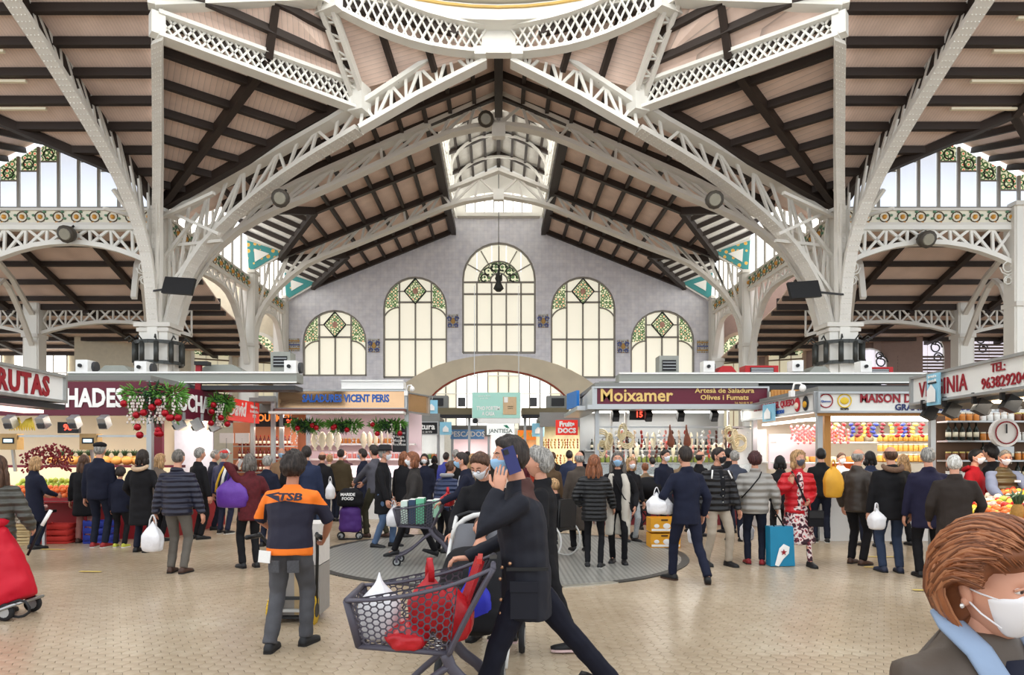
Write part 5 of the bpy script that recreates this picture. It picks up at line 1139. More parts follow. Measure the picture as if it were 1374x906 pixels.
for x, c_, c2 in ((1.05, (196, 40, 50), (240, 220, 200)), (1.4, (40, 44, 50), (230, 170, 50))):
    bm = bmesh.new(); ellip(bm, f @ V((x, 0, .01)), (.02, .13, .15), 12, 8); bob('picture_mark', bm, M('mark_%d' % int(x * 100), c_, .5), t, smooth=True); bm = bmesh.new(); ellip(bm, f @ V((x, -.02, .025)), (.02, .09, .07), 10, 6); bob('picture_mark', bm, M('markb_%d' % int(x * 100), c2, .5), t, smooth=True)
t, f = board('shop_sign', 'long white box sign with red capitals and two round marks', (6.17, 12.95), (9.6, 12.95), 2.5, 2.87, SGNW, None, .12, STEEL)
text('MAISON DU FROMAGE', LETR, .235, f @ T3(-.92, .07), t, bold=.006, sx=.9, align='LEFT'); text('GRANDES QUESOS', M('letter_navy', (36, 44, 96), .4, var=0), .17, f @ T3(-.24, -.1), t, bold=.004, align='LEFT')
for x, mt, tx in ((-1.57, LETR, 'Quesos'), (-1.21, M('mark_yellow', (224, 190, 50), .4, var=0), 'RESPB')):
    bm = bmesh.new(); tube(bm, [f @ V((x + .13 * math.cos(a * .4), .03 + .13 * math.sin(a * .4), .012)) for a in range(17)], .012, 5); bob('round_mark', bm, mt, t); text(tx, LETB if 'y' not in mt.name else LETK, .06, f @ T3(x, .02 if mt is LETR else -.13), t, 'small_lettering')
bm = bmesh.new(); ellip(bm, f @ V((-1.21, .03, .01)), (.09, .01, .07), 10, 6); bob('yellow_mark', bm, M('mark_yellow'), t, smooth=True)
for y_ in (13.4, 14.4): box('tube_lamp', TUBEL, (8.2, y_, 2.42), (3.6, .07, .05), st)
box('tube_lamp', TUBEL, (6.4, 14.8, 2.4), (.07, 2.8, .05), st); lamp('AREA', 'stall_lamp', (8.0, 14, 2.36), 54, (1, .96, .88), 3.4, 1.2); lamp('AREA', 'stall_lamp', (6.5, 15, 2.36), 11, (1, .94, .92), .3, 2)
box('canopy_edge', WOODO, (8.2, 13.02, 2.46), (4, .08, .06), st); box('corner_post', WOODO, (6.5, 13.3, 1.7), (.12, .12, 1.6), st)
for z in (1.5, 1.95): box('shelf', WHT, (8.2, 14.9, z), (4.2, .35, .03), st)
box('side_shelf', WHT, (6.45, 14.9, 1.5), (.35, 3, .03), st); box('counter_glass', GLS, (8.2, 12.98, 1.15), (3.8, .03, .4), st); box('side_counter', WHT, (6.3, 15, .5), (.5, 3, 1), st); box('cabinet', M('pegboard', (236, 234, 230), .6), (6.15, 16.3, 1.5), (.7, .06, 1.6), st); box('meat_back', PINKTINT, (6.9, 15.4, 1.75), (1.4, .05, .8), st); box('orange_cloth', M('cloth_orange', (226, 100, 40), .6), (7.6, 14.95, 1.35), (.6, .04, .3), st)
for k in range(34): put(sausage_me('pinkham', (222, 120, 120)), 'sausage_string', 'pink sausage string hung at the corner of the cheese stall', 'sausage', 'pink sausages in the cheese stall', (6.45 + (k % 12) * .085, 14.2 + (k // 12) * .3, 2.32 - (k % 3) * .05), k, (1.3, 1.2, .8))
CHS = [cheese_me('wax', (206, 178, 110)), cheese_me('pale', (240, 228, 190)), cheese_me('grey', (150, 140, 116)), cheese_me('amber', (222, 150, 70))]; CN = ['ochre', 'pale', 'grey-rinded', 'amber']
for r_ in range(2):
    for k in range(20): i_ = (k * 3 + r_) % 4; put(CHS[i_], 'cheese_wheel', CN[i_] + ' cheese wheel stored on the shelves of the cheese stall', 'cheese', CN[i_] + ' cheeses in the cheese stall', (6.75 + k * .2, 14.8, 1.515 + r_ * .45), 0, (.85, .85, 1.3))
for k in range(14): i_ = k % 4; put(CHS[i_], 'cheese_wheel', CN[i_] + ' cheese wheel set out on the front counter of the cheese stall', 'cheese', CN[i_] + ' cheeses on the front counter', (6.6 + k * .24, 13.2, .99), 0, .9)
for k in range(20): c_ = [(170, 40, 44), (60, 70, 150), (120, 36, 50), (224, 190, 90)][k % 4]; put(sausage_me(['redb', 'blueb', 'wine', 'gold'][k % 4], c_), 'hung_packet', ['red', 'blue', 'wine-coloured', 'golden'][k % 4] + ' packet hung under the tubes of the cheese stall', 'packet', ['red', 'blue', 'wine', 'golden'][k % 4] + ' packets in the cheese stall', (6.8 + k * .14, 14.3, 2.36), k, (2.2, 1.5, .8))
for k in range(48): put(jar_me('honey', (222, 168, 80), (236, 226, 200)), 'jar', 'honey-coloured jar on the right shelves of the cheese stall', 'jar', 'honey jars in the cheese stall', (8.3 + (k % 16) * .11, 14.6, 1.53 + (k // 16) * .22), 0, 1.15)
# ---------------------------------------------------------------- right edge: fruit stall with telephone sign
t, f = board('shop_sign', 'large tilted white sign with red letters and a telephone number', (7.04, 11.4), (6.66, 7.4), 2.53, 2.97, SGNW, None, .2, STEEL)
text('VIRGINIA', LETR, .36, f @ T3(-1.12, -.02), t, bold=.002, sx=.85, sp=1.06); text('TEL:', LETR, .17, f @ T3(.25, .11), t, bold=.002); text('963829204', LETR, .22, f @ T3(.35, -.09), t, bold=.002, sx=.95)
t, f = board('flag_sign', 'pale blue house-marked flag sign hung over the big telephone-number sign', (6.86, 10.75), (6.84, 10.42), 2.45, 2.95, BLUEF, None, .03)
prism('house_mark', WHT, [f @ V(q) for q in ((-.11, -.2, .02), (.11, -.2, .02), (.11, -.02, .02), (0, .08, .02), (-.11, -.02, .02))], (-1, 0, 0), .01, t); text('Servei a\ndomicili', LETW, .07, f @ T3(0, .17), t); box('arrow_bar', LETK, (0, .1, .01), (.22, .02, .01), t, frame=f); beam('bracket', STEEL, (6.88, 10.6, 2.9), (7.1, 10.6, 2.9), .03, .03, t)
t, f = board('flag_sign', 'pale blue house-marked flag sign hung on the receding cheese sign', (5.98, 15.2), (6.0, 14.6), 2.42, 2.8, BLUEF, None, .03); prism('house_mark', WHT, [f @ V(q) for q in ((-.15, -.14, .02), (.15, -.14, .02), (.15, 0, .02), (0, .1, .02), (-.15, 0, .02))], (-1, 0, 0), .01, t); beam('bracket', STEEL, (6.0, 14.9, 2.7), (6.1, 14.9, 2.7), .03, .03, t)
for k, (px, d) in enumerate(((1247, 11), (1277, 10.4), (1317, 9.7), (1356, 9.1))): spot('black spotlight under the telephone-number sign, one of four', 'spotlights under the telephone sign', (px - CX) / FPX * d, d, 2.36, BLK, 1.4, .85, False)
st = thing('market_stall', 'fruit stall with a steel counter below the telephone-number sign', 'stall', (7.6, 9.3, 0))
box('roof', GREYP, (8.2, 9.6, 2.5), (2.2, 4, .08), st); box('soffit_light', WARML, (7.3, 9.4, 2.44), (.12, .9, .04), st)
beam('post', STEEL, (7.3, 11.3, 0), (7.3, 11.3, 2.5), .08, .08, st); box('bed_board', STEEL, (7.35, 9.35, .93), (1.3, 2.2, .05), st, rot=Euler((0, -.28, .03)).to_matrix()); box('bed_front', STEEL, (6.72, 9.3, .72), (.06, 2.2, .2), st); box('counter', DGREY, (7.4, 9.3, .35), (1.1, 2.1, .7), st); lamp('AREA', 'stall_lamp', (7.4, 9.3, 2.4), 27, (1, .9, .74), 1.0, 1.8)
for sx_ in range(4): box('back_shelf', STEEL, (9.4, 12.4, 1.2 + sx_ * .36), (2.4, .3, .03), st)
bs = box('back_board', M('deli_back2', (110, 84, 66), .6), (9.4, 12.6, 1.5), (2.4, .06, 1.8), st)
for r_ in range(4):
    for k in range(18): kk = (k // 5 + r_) % 4; put([jar_me('white', (230, 228, 222), (240, 236, 230)), jar_me('brown', (120, 70, 46), (220, 200, 120)), bottle_me('dark', (34, 40, 34), (30, 30, 30)), jar_me('amber', (206, 130, 60), (236, 220, 190))][kk], ['jar', 'jar', 'bottle', 'jar'][kk], ['white', 'brown', 'dark bottle-shaped', 'amber'][kk] + ' jar on the shelves behind the fruit seller', 'jar', ['white', 'brown', 'dark', 'amber'][kk] + ' jars behind the seller', (8.28 + k * .128, 12.35, 1.215 + r_ * .36), 0, 1.1)
t = thing('dial_scale', 'round white dial scale on the shelf behind the fruit seller', 'scale', (8.85, 11.9, 1.9)); bm = bmesh.new(); ax = Matrix.Rotation(math.pi / 2, 3, 'X'); dc = at(1345, 581, 11.8)
lathe(bm, [(.25, 0), (.25, .08)], 28, dc, ax); bob('dial', bm, WHT, t); bm = bmesh.new(); tube(bm, [dc + V((.19 * math.cos(a * .262), -.1, .19 * math.sin(a * .262))) for a in range(25)], .012, 5); bob('dial_ring', bm, LETR, t); box('needle', LETK, dc + V((.0, -.1, .07)), (.02, .01, .16), t); box('stand', STEEL, dc + V((0, 0, -.3)), (.3, .15, .12), t)
FR = [('peach', ORG, 'orange peach'), ('apple', GRN, 'yellow-green apple'), ('tomato', RD, 'red tomato'), ('lemon', YEL, 'yellow lemon'), ('garlic_bulb', GAR, 'white garlic bulb'), ('mushroom', PNK, 'pale pink mushroom')]
for i in range(14):
    for j in range(20):
        k = ((i // 3) * 2 + j // 4 * 3 + (i * j) % 2) % 6; nm, me, lb = FR[k]; x = 6.82 + i * .075; y = 8.35 + j * .1; r_ = rs.uniform(.042, .06)
        put(me, nm, lb + ' heaped on the lit counter of the right-hand fruit stall', 'fruit' if k < 4 else 'vegetable', lb + 's on the right fruit stall', (x + rs.uniform(-.02, .02), y + rs.uniform(-.02, .02), .82 + .28 * (x - 6.82) + rs.uniform(0, .07)), rs.uniform(0, 6), r_)
put(pine_me(), 'pineapple', 'pineapple with grey-green leaves at the corner of the right fruit counter', 'fruit', None, (6.75, 8.72, .76), 0, 1.3)
for k in range(8): put(string_me('red', (122, 26, 34)), 'pepper_string', 'dark red pepper bunch lying among the fruit on the right counter', 'peppers', 'red peppers on the right counter', (6.95 + rs.uniform(0, .2), 8.75 + k * .06, .98), k, .3, 1.2)
# ---------------------------------------------------------------- gutters and roof gear over the stalls
gutter('long galvanised gutter above the left stalls', -9.6, -4.5, 15.2, 3.4); gutter('white rail gutter above the pink-lit stall', -4.3, -2.6, 18.6, 3.6, WHT); gutter('long galvanised gutter above the right stalls', 2.9, 10.3, 16.4, 3.53)
box('far_gutter', GALV, (6, 16.7, 3.45), (7, .1, .1), bpy.data.objects['roof_gutter.002'])
for px, py, lab in ((115, 492, 'white projector with round black lens left of the big left column'), (193, 494, 'white projector with round black lens in front of the left column'), (392, 493, 'white projector with black lens at the end of the left gutter'), (949, 493, 'white projector with black lens at the head of the right gutter'), (1067, 492, 'white projector with black lens left of the big right column'), (1158, 493, 'white projector with black lens right of the right column')): projector(lab, px, py, 15.2 if px < 669 else 16.4, .27)
for px, py, w_, h_, mt, lab in ((160, 500, 62, 16, GALV, 'grey sloping vent hood left of the left column'), (300, 498, 80, 14, GALV, 'grey sloping vent hood right of the left column'), (380, 487, 26, 26, GALV, 'grey cooling unit on the left gutter'), (895, 492, 26, 26, GALV, 'grey louvred cooling unit on the right gutter'), (1018, 498, 44, 12, RED, 'red-framed grille box on the right gutter'), (1172, 500, 40, 12, RED, 'red-framed grille box right of the right column'), (972, 498, 30, 11, RED, 'red box beside a vent hood on the right gutter'), (1095, 499, 36, 12, GALV, 'grey tilted vent plate by the right column')):
    D_ = 15.4 if px < 669 else 16.5; p = at(px, py, D_); w2, h2 = w_ * D_ / FPX, h_ * D_ / FPX; t = thing('roof_unit', lab, 'unit', (p.x, p.y, p.z - h2 / 2), kind='thing')
    if 'hood' in lab or 'plate' in lab: prism('hood', mt, [(p.x - w2 / 2, D_ - .2, p.z - h2 / 2), (p.x + w2 / 2, D_ - .2, p.z - h2 / 2), (p.x + w2 * .2, D_ - .2, p.z + h2 / 2), (p.x - w2 * .2, D_ - .2, p.z + h2 / 2)], (0, 1, 0), .5, t); box('hood_base', DGREY, (p.x, D_, p.z - h2 / 2 - .03), (w2, .5, .05), t)
    else:
        box('casing', mt, p, (w2, .4, h2), t); box('grille', BLK, p + V((0, -.21, 0)), (w2 * .7, .02, h2 * .55), t)
        for k in range(3): box('louvre', STEEL, p + V((0, -.225, (k - 1) * h2 * .16)), (w2 * .66, .02, .015), t)
t = thing('red_pole', 'thin dark red pole rising behind the maroon side fascia', 'pole', (-6.6, 14.9, 2.9)); beam('pole', M('pole_red', (150, 24, 36), .5), at(266, 530, 15), at(267, 487, 15), .12, .08, t); box('lamp_head', BLK, at(272, 488, 15), (.3, .2, .08), t)
for s_, px, lab in ((-1, 432, 'white dome camera above the pink-lit stall'), (1, 1082, 'white dome camera above the cheese sign')):
    p = at(553 if s_ < 0 else 1077, 522 if s_ < 0 else 521, 17.2 if s_ < 0 else 13.2); t = thing('dome_camera', lab, 'camera', tuple(p)); bm = bmesh.new(); ellip(bm, p, (.065, .065, .075), 10, 7); bob('dome', bm, WHT, t, smooth=True); tubeob('arm', WHT, [p + V((0, 0, .05)), p + V((-.03, .05, .1)), p + V((-.12, .1, .1)), p + V((-.17, .1, -.1))], .02, t); box('mount', WHT, p + V((-.17, .1, -.1)), (.09, .1, .12), t)
# ================================================================ people
SKIN = M('skin', (206, 150, 124), .5, var=.08, scale=14, spec=.3); SKIND = M('skin_tan', (178, 122, 96), .5, var=.08, scale=14, spec=.3)
EYEW = M('eye_white', (226, 222, 216), .3, var=0); EYED = M('eye_iris', (58, 40, 30), .2, var=0); LIPM = M('lip', (170, 98, 90), .45, var=0)
MASKW = M('mask_white', (232, 234, 238), .7, var=.03); MASKB = M('mask_blue', (150, 188, 220), .7, var=.03); MASKK = M('mask_black', (34, 34, 38), .7, var=0); MASKG = M('mask_grey', (84, 86, 94), .7, var=0)
SHOEK = M('shoe_black', (28, 27, 28), .5, var=.1); SHOEB = M('shoe_brown', (74, 52, 42), .5, var=.15); SOLEW = M('sole_white', (214, 210, 202), .6); SOLEK = M('sole_dark', (38, 36, 36), .7)
def hairmat(name, rgb, rough=.55):
    if name in _M: return _M[name]
    m = M(name, rgb, rough, var=0, spec=.3); nt = m.node_tree; b = nt.nodes['Principled BSDF']; tc = node(nt, 'TexCoord'); mp = node(nt, 'Mapping'); mp.inputs['Scale'].default_value = (70, 70, 9); n = node(nt, 'TexNoise'); n.inputs['Scale'].default_value = 1; n.inputs['Detail'].default_value = 5
    nt.links.new(tc.outputs['Object'], mp.inputs['Vector']); nt.links.new(mp.outputs['Vector'], n.inputs['Vector'])
    nt.links.new(ramp(nt, n.outputs['Fac'], [(.3, [x * .55 for x in rgb]), (.5, rgb), (.75, [min(255, x * 1.35 + 8) for x in rgb])], False), b.inputs['Base Color'])
    bp = node(nt, 'Bump'); bp.inputs['Strength'].default_value = .6; bp.inputs['Distance'].default_value = .01; nt.links.new(n.outputs['Fac'], bp.inputs['Height']); nt.links.new(bp.outputs['Normal'], b.inputs['Normal']); return m
HAIRS = {k: hairmat('hair_' + k, v) for k, v in dict(brown=(78, 54, 40), dark=(44, 36, 32), black=(28, 24, 24), grey=(140, 136, 130), white=(196, 192, 184), blond=(168, 132, 92), auburn=(124, 76, 50), maroon=(66, 34, 34), saltpepper=(98, 92, 86)).items()}
def puffmat(name, rgb, gap=.075):
    m = M(name, rgb, .45, var=0, spec=.4); nt = m.node_tree; b = nt.nodes['Principled BSDF']; tc = node(nt, 'TexCoord'); w = node(nt, 'TexWave', wave_type='BANDS', bands_direction='Z', wave_profile='SIN'); w.inputs['Scale'].default_value = .314 / gap; w.inputs['Distortion'].default_value = .6; w.inputs['Detail Scale'].default_value = 2
    nt.links.new(tc.outputs['Object'], w.inputs['Vector']); bp = node(nt, 'Bump'); bp.inputs['Strength'].default_value = .7; bp.inputs['Distance'].default_value = .03; nt.links.new(w.outputs['Fac'], bp.inputs['Height']); nt.links.new(bp.outputs['Normal'], b.inputs['Normal']); return m
def cloth(name, rgb, rough=.8): return M('cloth_' + name, [x * .9 for x in rgb], rough, var=.14, scale=9, bump=.25, spec=.2)
BLACKC = cloth('black', (27, 26, 29)); NAVYC = cloth('navy', (29, 32, 50)); JEAN = cloth('jeans', (54, 66, 90)); JEAND = cloth('dark_jeans', (30, 34, 50)); JEANL = cloth('light_jeans', (92, 114, 146))
PEND = []
def hpt(n, sx=1.0):
    """point of the head surface in direction n (unit), head centre at origin, facing +Y."""
    x, y, z = n.x, n.y, n.z
    rx, ry, rz_ = .077, .098, .118
    px, py, pz = x * rx, y * ry, z * rz_
    if z < -.1: t = min(1, (-z - .1) / .8); px *= 1 - .30 * t; py *= (1 - .12 * t) if y > 0 else 1 - .45 * t
    if y < 0 and z > -.3: py *= 1.06
    def g(cx, cz, sx_, sz_): return math.exp(-((x - cx) / sx_) ** 2 - ((z - cz) / sz_) ** 2) if y > 0 else 0
    d = .026 * g(0, -.16, .13, .12) + .013 * g(0, .05, .10, .16) + .005 * g(0, .30, .45, .1) - .010 * (g(.36, .1, .17, .12) + g(-.36, .1, .17, .12)) + .007 * g(0, -.46, .2, .06) + .006 * g(0, -.60, .2, .06) - .004 * g(0, -.53, .25, .03) + .010 * g(0, -.84, .28, .14) + .004 * (g(.5, -.15, .2, .2) + g(-.5, -.15, .2, .2))
    return V((px, py + d, pz))
def headgrid(bm, u, v, fn):
    rows = []
    for i in range(v + 1):
        ph = math.pi * i / v - math.pi / 2; row = []
        for j in range(u):
            a = 2 * math.pi * j / u + math.pi / 2; n = V((math.cos(ph) * math.cos(a), math.cos(ph) * math.sin(a), math.sin(ph)))
            if i in (0, v) and j: row.append(row[0]); continue
            row.append(bm.verts.new(fn(n)))
        rows.append(row)
    for i in range(v):
        for j in range(u):
            q = [rows[i][j], rows[i][(j + 1) % u], rows[i + 1][(j + 1) % u], rows[i + 1][j]]; q = list(dict.fromkeys(q))
            if len(q) > 2: bm.faces.new(q)
def sstep(a, b_, x): t = max(0, min(1, (x - a) / (b_ - a))); return t * t * (3 - 2 * t)
HLINE = [(-1, -.62), (-.5, -.56), (-.2, -.34), (-.05, -.06), (.08, .06), (.22, .16), (.4, .34), (.62, .64), (1, .74)]
def interp(x, tb):
    for (a, p), (b_, q) in zip(tb, tb[1:]):
        if x <= b_: return p + (q - p) * max(0, (x - a) / (b_ - a))
    return tb[-1][1]
def xf(fn, m): return lambda n: m @ fn(n)
def hair_mesh(bm, m, style, u, v, seed=0, th=.02):
    off = V((seed * 3.1, seed * 1.7, 0))
    def fn(n):
        p = hpt(n); y, z, x = n.y, n.z, abs(n.x)
        zc = interp(y, HLINE) - (.16 * x if y > .5 else 0)
        k = sstep(-.07, .1, z - zc); t = th * (.55 + .6 * sstep(-.2, .9, z))
        if style == 'bald': k *= sstep(.62, .3, z) if y < .6 else 0; t = .010
        if style == 'thin': t = .009
        if style in ('bob', 'long', 'curly', 'wavy'):
            t = th * 1.25
            k = max(k, sstep(-.99, -.85, z) * sstep(.34, .14, y))
        if style == 'curly': t += .022 * noise.noise(n * 4.2 + off) + .012
        if style == 'mop': t = th * 1.5 + .02 * noise.noise(n * 6 + off)
        t += .006 * noise.noise(n * 3 + off) + .004 * noise.noise(V((n.x * 9, n.y * 9, n.z * 2)) + off)
        dirn = p.normalized()
        return m @ (p + dirn * (t * k - .012 * (1 - k)))
    headgrid(bm, u, v, fn)
    q = random.Random(seed)
    if style in ('bob', 'wavy', 'curly'):
        L = {'bob': .10, 'wavy': .16, 'curly': .12}[style]
        for (cx, cy) in ((-.072, -.012), (.072, -.012), (-.055, -.055), (.055, -.055), (0, -.075)):
            tube(bm, [m @ V((cx, cy, .02)), m @ V((cx * 1.2, cy * 1.05, -.05)), m @ V((cx * 1.22, cy * 1.05, -.04 - L * .6)), m @ V((cx * .95, cy, -.04 - L))], [.02, .034, .034, .008], 8)
    if style == 'long':
        for (cx, cy) in ((-.075, -.02), (.075, -.02), (-.05, -.07), (.05, -.07), (0, -.085)):
            tube(bm, [m @ V((cx, cy, .02)), m @ V((cx * 1.25, cy * 1.1, -.08)), m @ V((cx * 1.3, cy * 1.25, -.19)), m @ V((cx * 1.1, cy * 1.15, -.30))], [.02, .036, .038, .010], 8)
    if style == 'bun': ellip(bm, m @ V((0, -.12, .04)), (.04, .04, .04), 8, 6)
def ik(a, t, l1, l2, pole):
    a, t = V(a), V(t); d = t - a; L = min(d.length, (l1 + l2) * .999); u = d.normalized(); t = a + u * L
    x = (l1 * l1 - l2 * l2 + L * L) / (2 * L); h = math.sqrt(max(0, l1 * l1 - x * x)); p = V(pole) - u * V(pole).dot(u)
    return a + u * x + p.normalized() * h, t
def hand(bm, w, d, n, s=1, curl=.5, side=1, n_=6):
    """palm from the wrist w along d, palm facing n; four unequal fingers curling towards n and a thumb."""
    d = V(d).normalized(); n = (V(n) - d * V(n).dot(d)).normalized(); wv = d.cross(n) * side; w = V(w)
    rad = .0085 * s
    tube(bm, [w - d * .03 * s, w, w + d * .045 * s, w + d * .085 * s], [(.018 * s, .025 * s), (.017 * s, .027 * s), (.017 * s, .040 * s), (.011 * s, .038 * s)], 8, True, tuple(n))
    for k, L in enumerate((.066, .078, .073, .056)):
        o = (1.5 - k) * .0205 * s; p = w + d * (.08 - .005 * abs(1.2 - k)) * s + wv * o; dirn = d.copy(); pts = [p - d * .02 * s, p]
        for q in (.45, .32, .23):
            a = curl * (.75 if q > .4 else .95); dirn = (dirn * math.cos(a) + n * math.sin(a) * 1.0).normalized(); n2 = n
            nn = (n - dirn * n.dot(dirn)); p = p + dirn * L * q * s; pts.append(p)
        tube(bm, pts, [rad, rad, rad * .95, rad * .85, rad * .55], n_)
    p = w + d * .02 * s + wv * .03 * s; t1 = (wv * .75 + d * .7 + n * .25).normalized(); t2 = (wv * .25 + d * .9 + n * .45).normalized()
    tube(bm, [p - wv * .02 * s, p, p + t1 * .035 * s, p + t1 * .035 * s + t2 * .03 * s, p + t1 * .035 * s + t2 * .052 * s], [rad * 1.5, rad * 1.45, rad * 1.15, rad, rad * .6], n_)
def rem(name, bm, mat, parent, w, vox, amp=0, puff=0, extra=None, freq=9, sm=4, seed=0):
    o = bob(name, bm, mat, parent, w, True)
    r = o.modifiers.new('r', 'REMESH'); r.mode = 'VOXEL'; r.voxel_size = vox; r.use_smooth_shade = True
    s_ = o.modifiers.new('s', 'SMOOTH'); s_.factor = .5; s_.iterations = sm
    PEND.append((o, amp, puff, extra, freq, seed)); return o
LABS = set(); PN = [0]; LAST = {}
def person(label, px, d, H=1.72, yaw=0, coat=BLACKC, clen=.12, trs=JEAND, hair=('short', 'brown'), skin=SKIN, feet=None, hands=None, lean=0, head=(0, 0), build=1.0, mask=None, puff=0, shoes=(SHOEK, SOLEK), hat=None, sleeve=1.0, vox=None, leg=1.0, shirt=None, eyes=False, pelvis=0, palms=None, curl=(.45, .45), foot_pitch=(0, 0), foot_yaw=(8, -8), skirt=None, vest=None, collar=True, hood=None, group=None, hairth=.02, hres=None, poles=(None, None), sleeves=None, drop=0, xy=None, hscale=1.0, lower=True):
    PN[0] += 1; seed = PN[0]; s = H / 1.74
    vox = vox or max(.0125, min(.03, .0018 * d + .002)); hr = hres or (36, 26) if d < 7 else (22, 16)
    x0, y0 = xy if xy else ((px - CX) / FPX * d, d)
    root = thing('person', label, 'person', (x0, y0, 0), math.radians(yaw), group)
    W = wm(root)
    feet = feet or ((-.10, .02), (.10, -.02)); hands = hands or ((-.27, .06, .80), (.27, .06, .80))
    P = V((0, 0, (.925 + pelvis) * s)); Lr = Matrix.Rotation(-math.radians(lean), 3, 'X'); b_ = build
    def sp(k, y=0): return P + Lr @ V((0, y * s, k * s))
    neck = sp(.525, .0); hm3 = Lr @ Matrix.Rotation(math.radians(head[0]), 3, 'Z') @ Matrix.Rotation(math.radians(lean * .55 - head[1]), 3, 'X')
    hc = neck + Lr @ V((0, .012 * s, .03 * s)) + hm3 @ V((0, .022 * s, .125 * s)) - V((0, 0, drop)); HM = Matrix.Translation(hc) @ hm3.to_4x4() @ Matrix.Scale(s * 1.0 * hscale, 4)
    sh = [sp(.425) + Lr @ V((e * .172 * s * b_, 0, 0)) for e in (-1, 1)]; hip = [P + V((e * .088 * s, 0, -.02 * s)) for e in (-1, 1)]
    el, wr, kn, an = [], [], [], []
    for i, e in enumerate((-1, 1)):
        E, T_ = ik(sh[i], V(hands[i]) * s, .285 * s, .265 * s, poles[i] or (e * .45, -.8, -.25)); el.append(E); wr.append(T_)
        f = feet[i]; z = (f[2] if len(f) > 2 else 0) + .085
        K_, A_ = ik(hip[i], V((f[0] * s, f[1] * s, z * s)), .425 * s, .425 * s, (e * .12, 1, 0)); kn.append(K_); an.append(A_)
    LAST.update(root=root, W=W, wr=wr, hc=hc, HM=HM, s=s, P=P, sp=sp, el=el, sh=sh)
    # body: one continuous surface under the clothes
    bm = bmesh.new(); t_ = -.022
    tube(bm, [sp(-.06), sp(.04), sp(.17), sp(.34), sp(.43), sp(.50)], [((.15 + t_) * s * b_, (.11 + t_) * s * b_), ((.16 + t_) * s * b_, (.12 + t_) * s * b_), ((.145 + t_) * s * b_, (.11 + t_) * s * b_), ((.165 + t_) * s * b_, (.12 + t_) * s * b_), ((.15 + t_) * s * b_, (.09 + t_) * s), (.06 * s, .06 * s)], 12, True, (1, 0, 0))
    tube(bm, [sp(.44), neck, hc + hm3 @ V((0, -.012 * s, -.06 * s))], [.068 * s, .056 * s, .054 * s], 10)
    bare = sleeve < .9
    for i in (0, 1):
        k = 0 if bare else .014
        tube(bm, [sp(.41) + (sh[i] - sp(.425)) * .6, sh[i], sh[i].lerp(el[i], .5), el[i], el[i].lerp(wr[i], .4), wr[i]], [x * s for x in (.05, .052 - k, .047 - k, .041 - k * .7, .041 - k * .7, .027)], 8)
        tube(bm, [hip[i] + V((0, 0, .08 * s)), hip[i], hip[i].lerp(kn[i], .5), kn[i], kn[i].lerp(an[i], .35), an[i], an[i] + V((0, 0, -.03 * s))], [x * s for x in (.06, .068, .058, .044, .044, .034, .034)], 8)
        tube(bm, [an[i] + V((0, -.03 * s, -.03 * s)), an[i] + V((0, .1 * s, -.045 * s))], [.03 * s, .025 * s], 6)
    ex = bmesh.new(); headgrid(ex, hr[0], hr[1], lambda n: HM @ hpt(n))
    for e in (-1, 1):
        ec = V((e * .078, -.008, -.004))
        ellip(ex, HM @ ec, (.012 * s, .02 * s, .034 * s), 8, 6, None, hm3 @ Euler((.15, e * .2, e * -.35)).to_matrix()); ellip(ex, HM @ (ec + V((e * .006, .004, -.022))), (.008 * s, .011 * s, .012 * s), 6, 5)
    for i, e in enumerate((-1, 1)):
        dirn = (wr[i] - el[i]).normalized(); pn = V((-e, .15, 0)) if not palms or palms[i] is None else V(palms[i][0])
        if palms and palms[i] is not None and len(palms[i]) > 1: dirn = V(palms[i][1])
        nn = (pn - dirn * pn.dot(dirn)).normalized(); sd = 1 if dirn.cross(nn).dot(V((0, 1, 0)) if abs(dirn.y) < .8 else V((0, 0, 1))) > 0 else -1
        hand(ex, wr[i], dirn, pn, s, curl[i], sd, 6 if d < 8 else 5)
    rem('body', bm, skin, root, W, max(vox, .014), 0, 0, ex, seed=seed)
    # trousers
    if lower:
        bm = bmesh.new(); q = leg
        if not skirt or True:
            tube(bm, [P + V((0, 0, .10 * s)), P, P + V((0, 0, -.09 * s))], [(.158 * s * b_, .118 * s * b_), (.168 * s * b_, .13 * s * b_), (.15 * s * b_, .118 * s * b_)], 12, True, (1, 0, 0))
            for i in (0, 1):
                u = (an[i] - kn[i]).normalized()
                tube(bm, [hip[i] + V((0, 0, .03 * s)), hip[i] + V((0, 0, -.03)).lerp(V((0, 0, 0)), 0), hip[i].lerp(kn[i], .5), kn[i], kn[i].lerp(an[i], .45), an[i] + u * .015 * s], [.088 * s * b_, .094 * s * b_, .083 * s * q, .066 * s * q, .062 * s * q, .057 * s * q], 10)
            rem('trousers', bm, trs, root, W, vox, .007 * s, 0, None, 8, 3, seed)
    for i in (0, 1):
        fy = math.radians(foot_yaw[i]); m = Matrix.Translation(an[i] + V((0, 0, -.085 * s))) @ Matrix.Rotation(fy, 4, 'Z') @ Matrix.Translation((0, 0, .085 * s)) @ Matrix.Rotation(-math.radians(foot_pitch[i]), 4, 'X') @ Matrix.Translation((0, 0, -.085 * s)) @ Matrix.Scale(s, 4)
        bm = bmesh.new(); secs = [(-.075, .030, .062), (-.05, .040, .082), (0, .041, .086), (.05, .043, .066), (.11, .048, .050), (.16, .044, .042), (.195, .026, .030)]
        rr = []
        for (y, w_, h) in secs: rr.append([bm.verts.new(m @ V((w_ * c_, y, z_ * h + .012))) for c_, z_ in ((-1, 0), (-1, .45), (-.7, .85), (0, 1), (.7, .85), (1, .45), (1, 0))])
        for a in range(len(rr) - 1):
            for k in range(6): bm.faces.new((rr[a][k], rr[a][k + 1], rr[a + 1][k + 1], rr[a + 1][k]))
            bm.faces.new((rr[a][6], rr[a][0], rr[a + 1][0], rr[a + 1][6]))
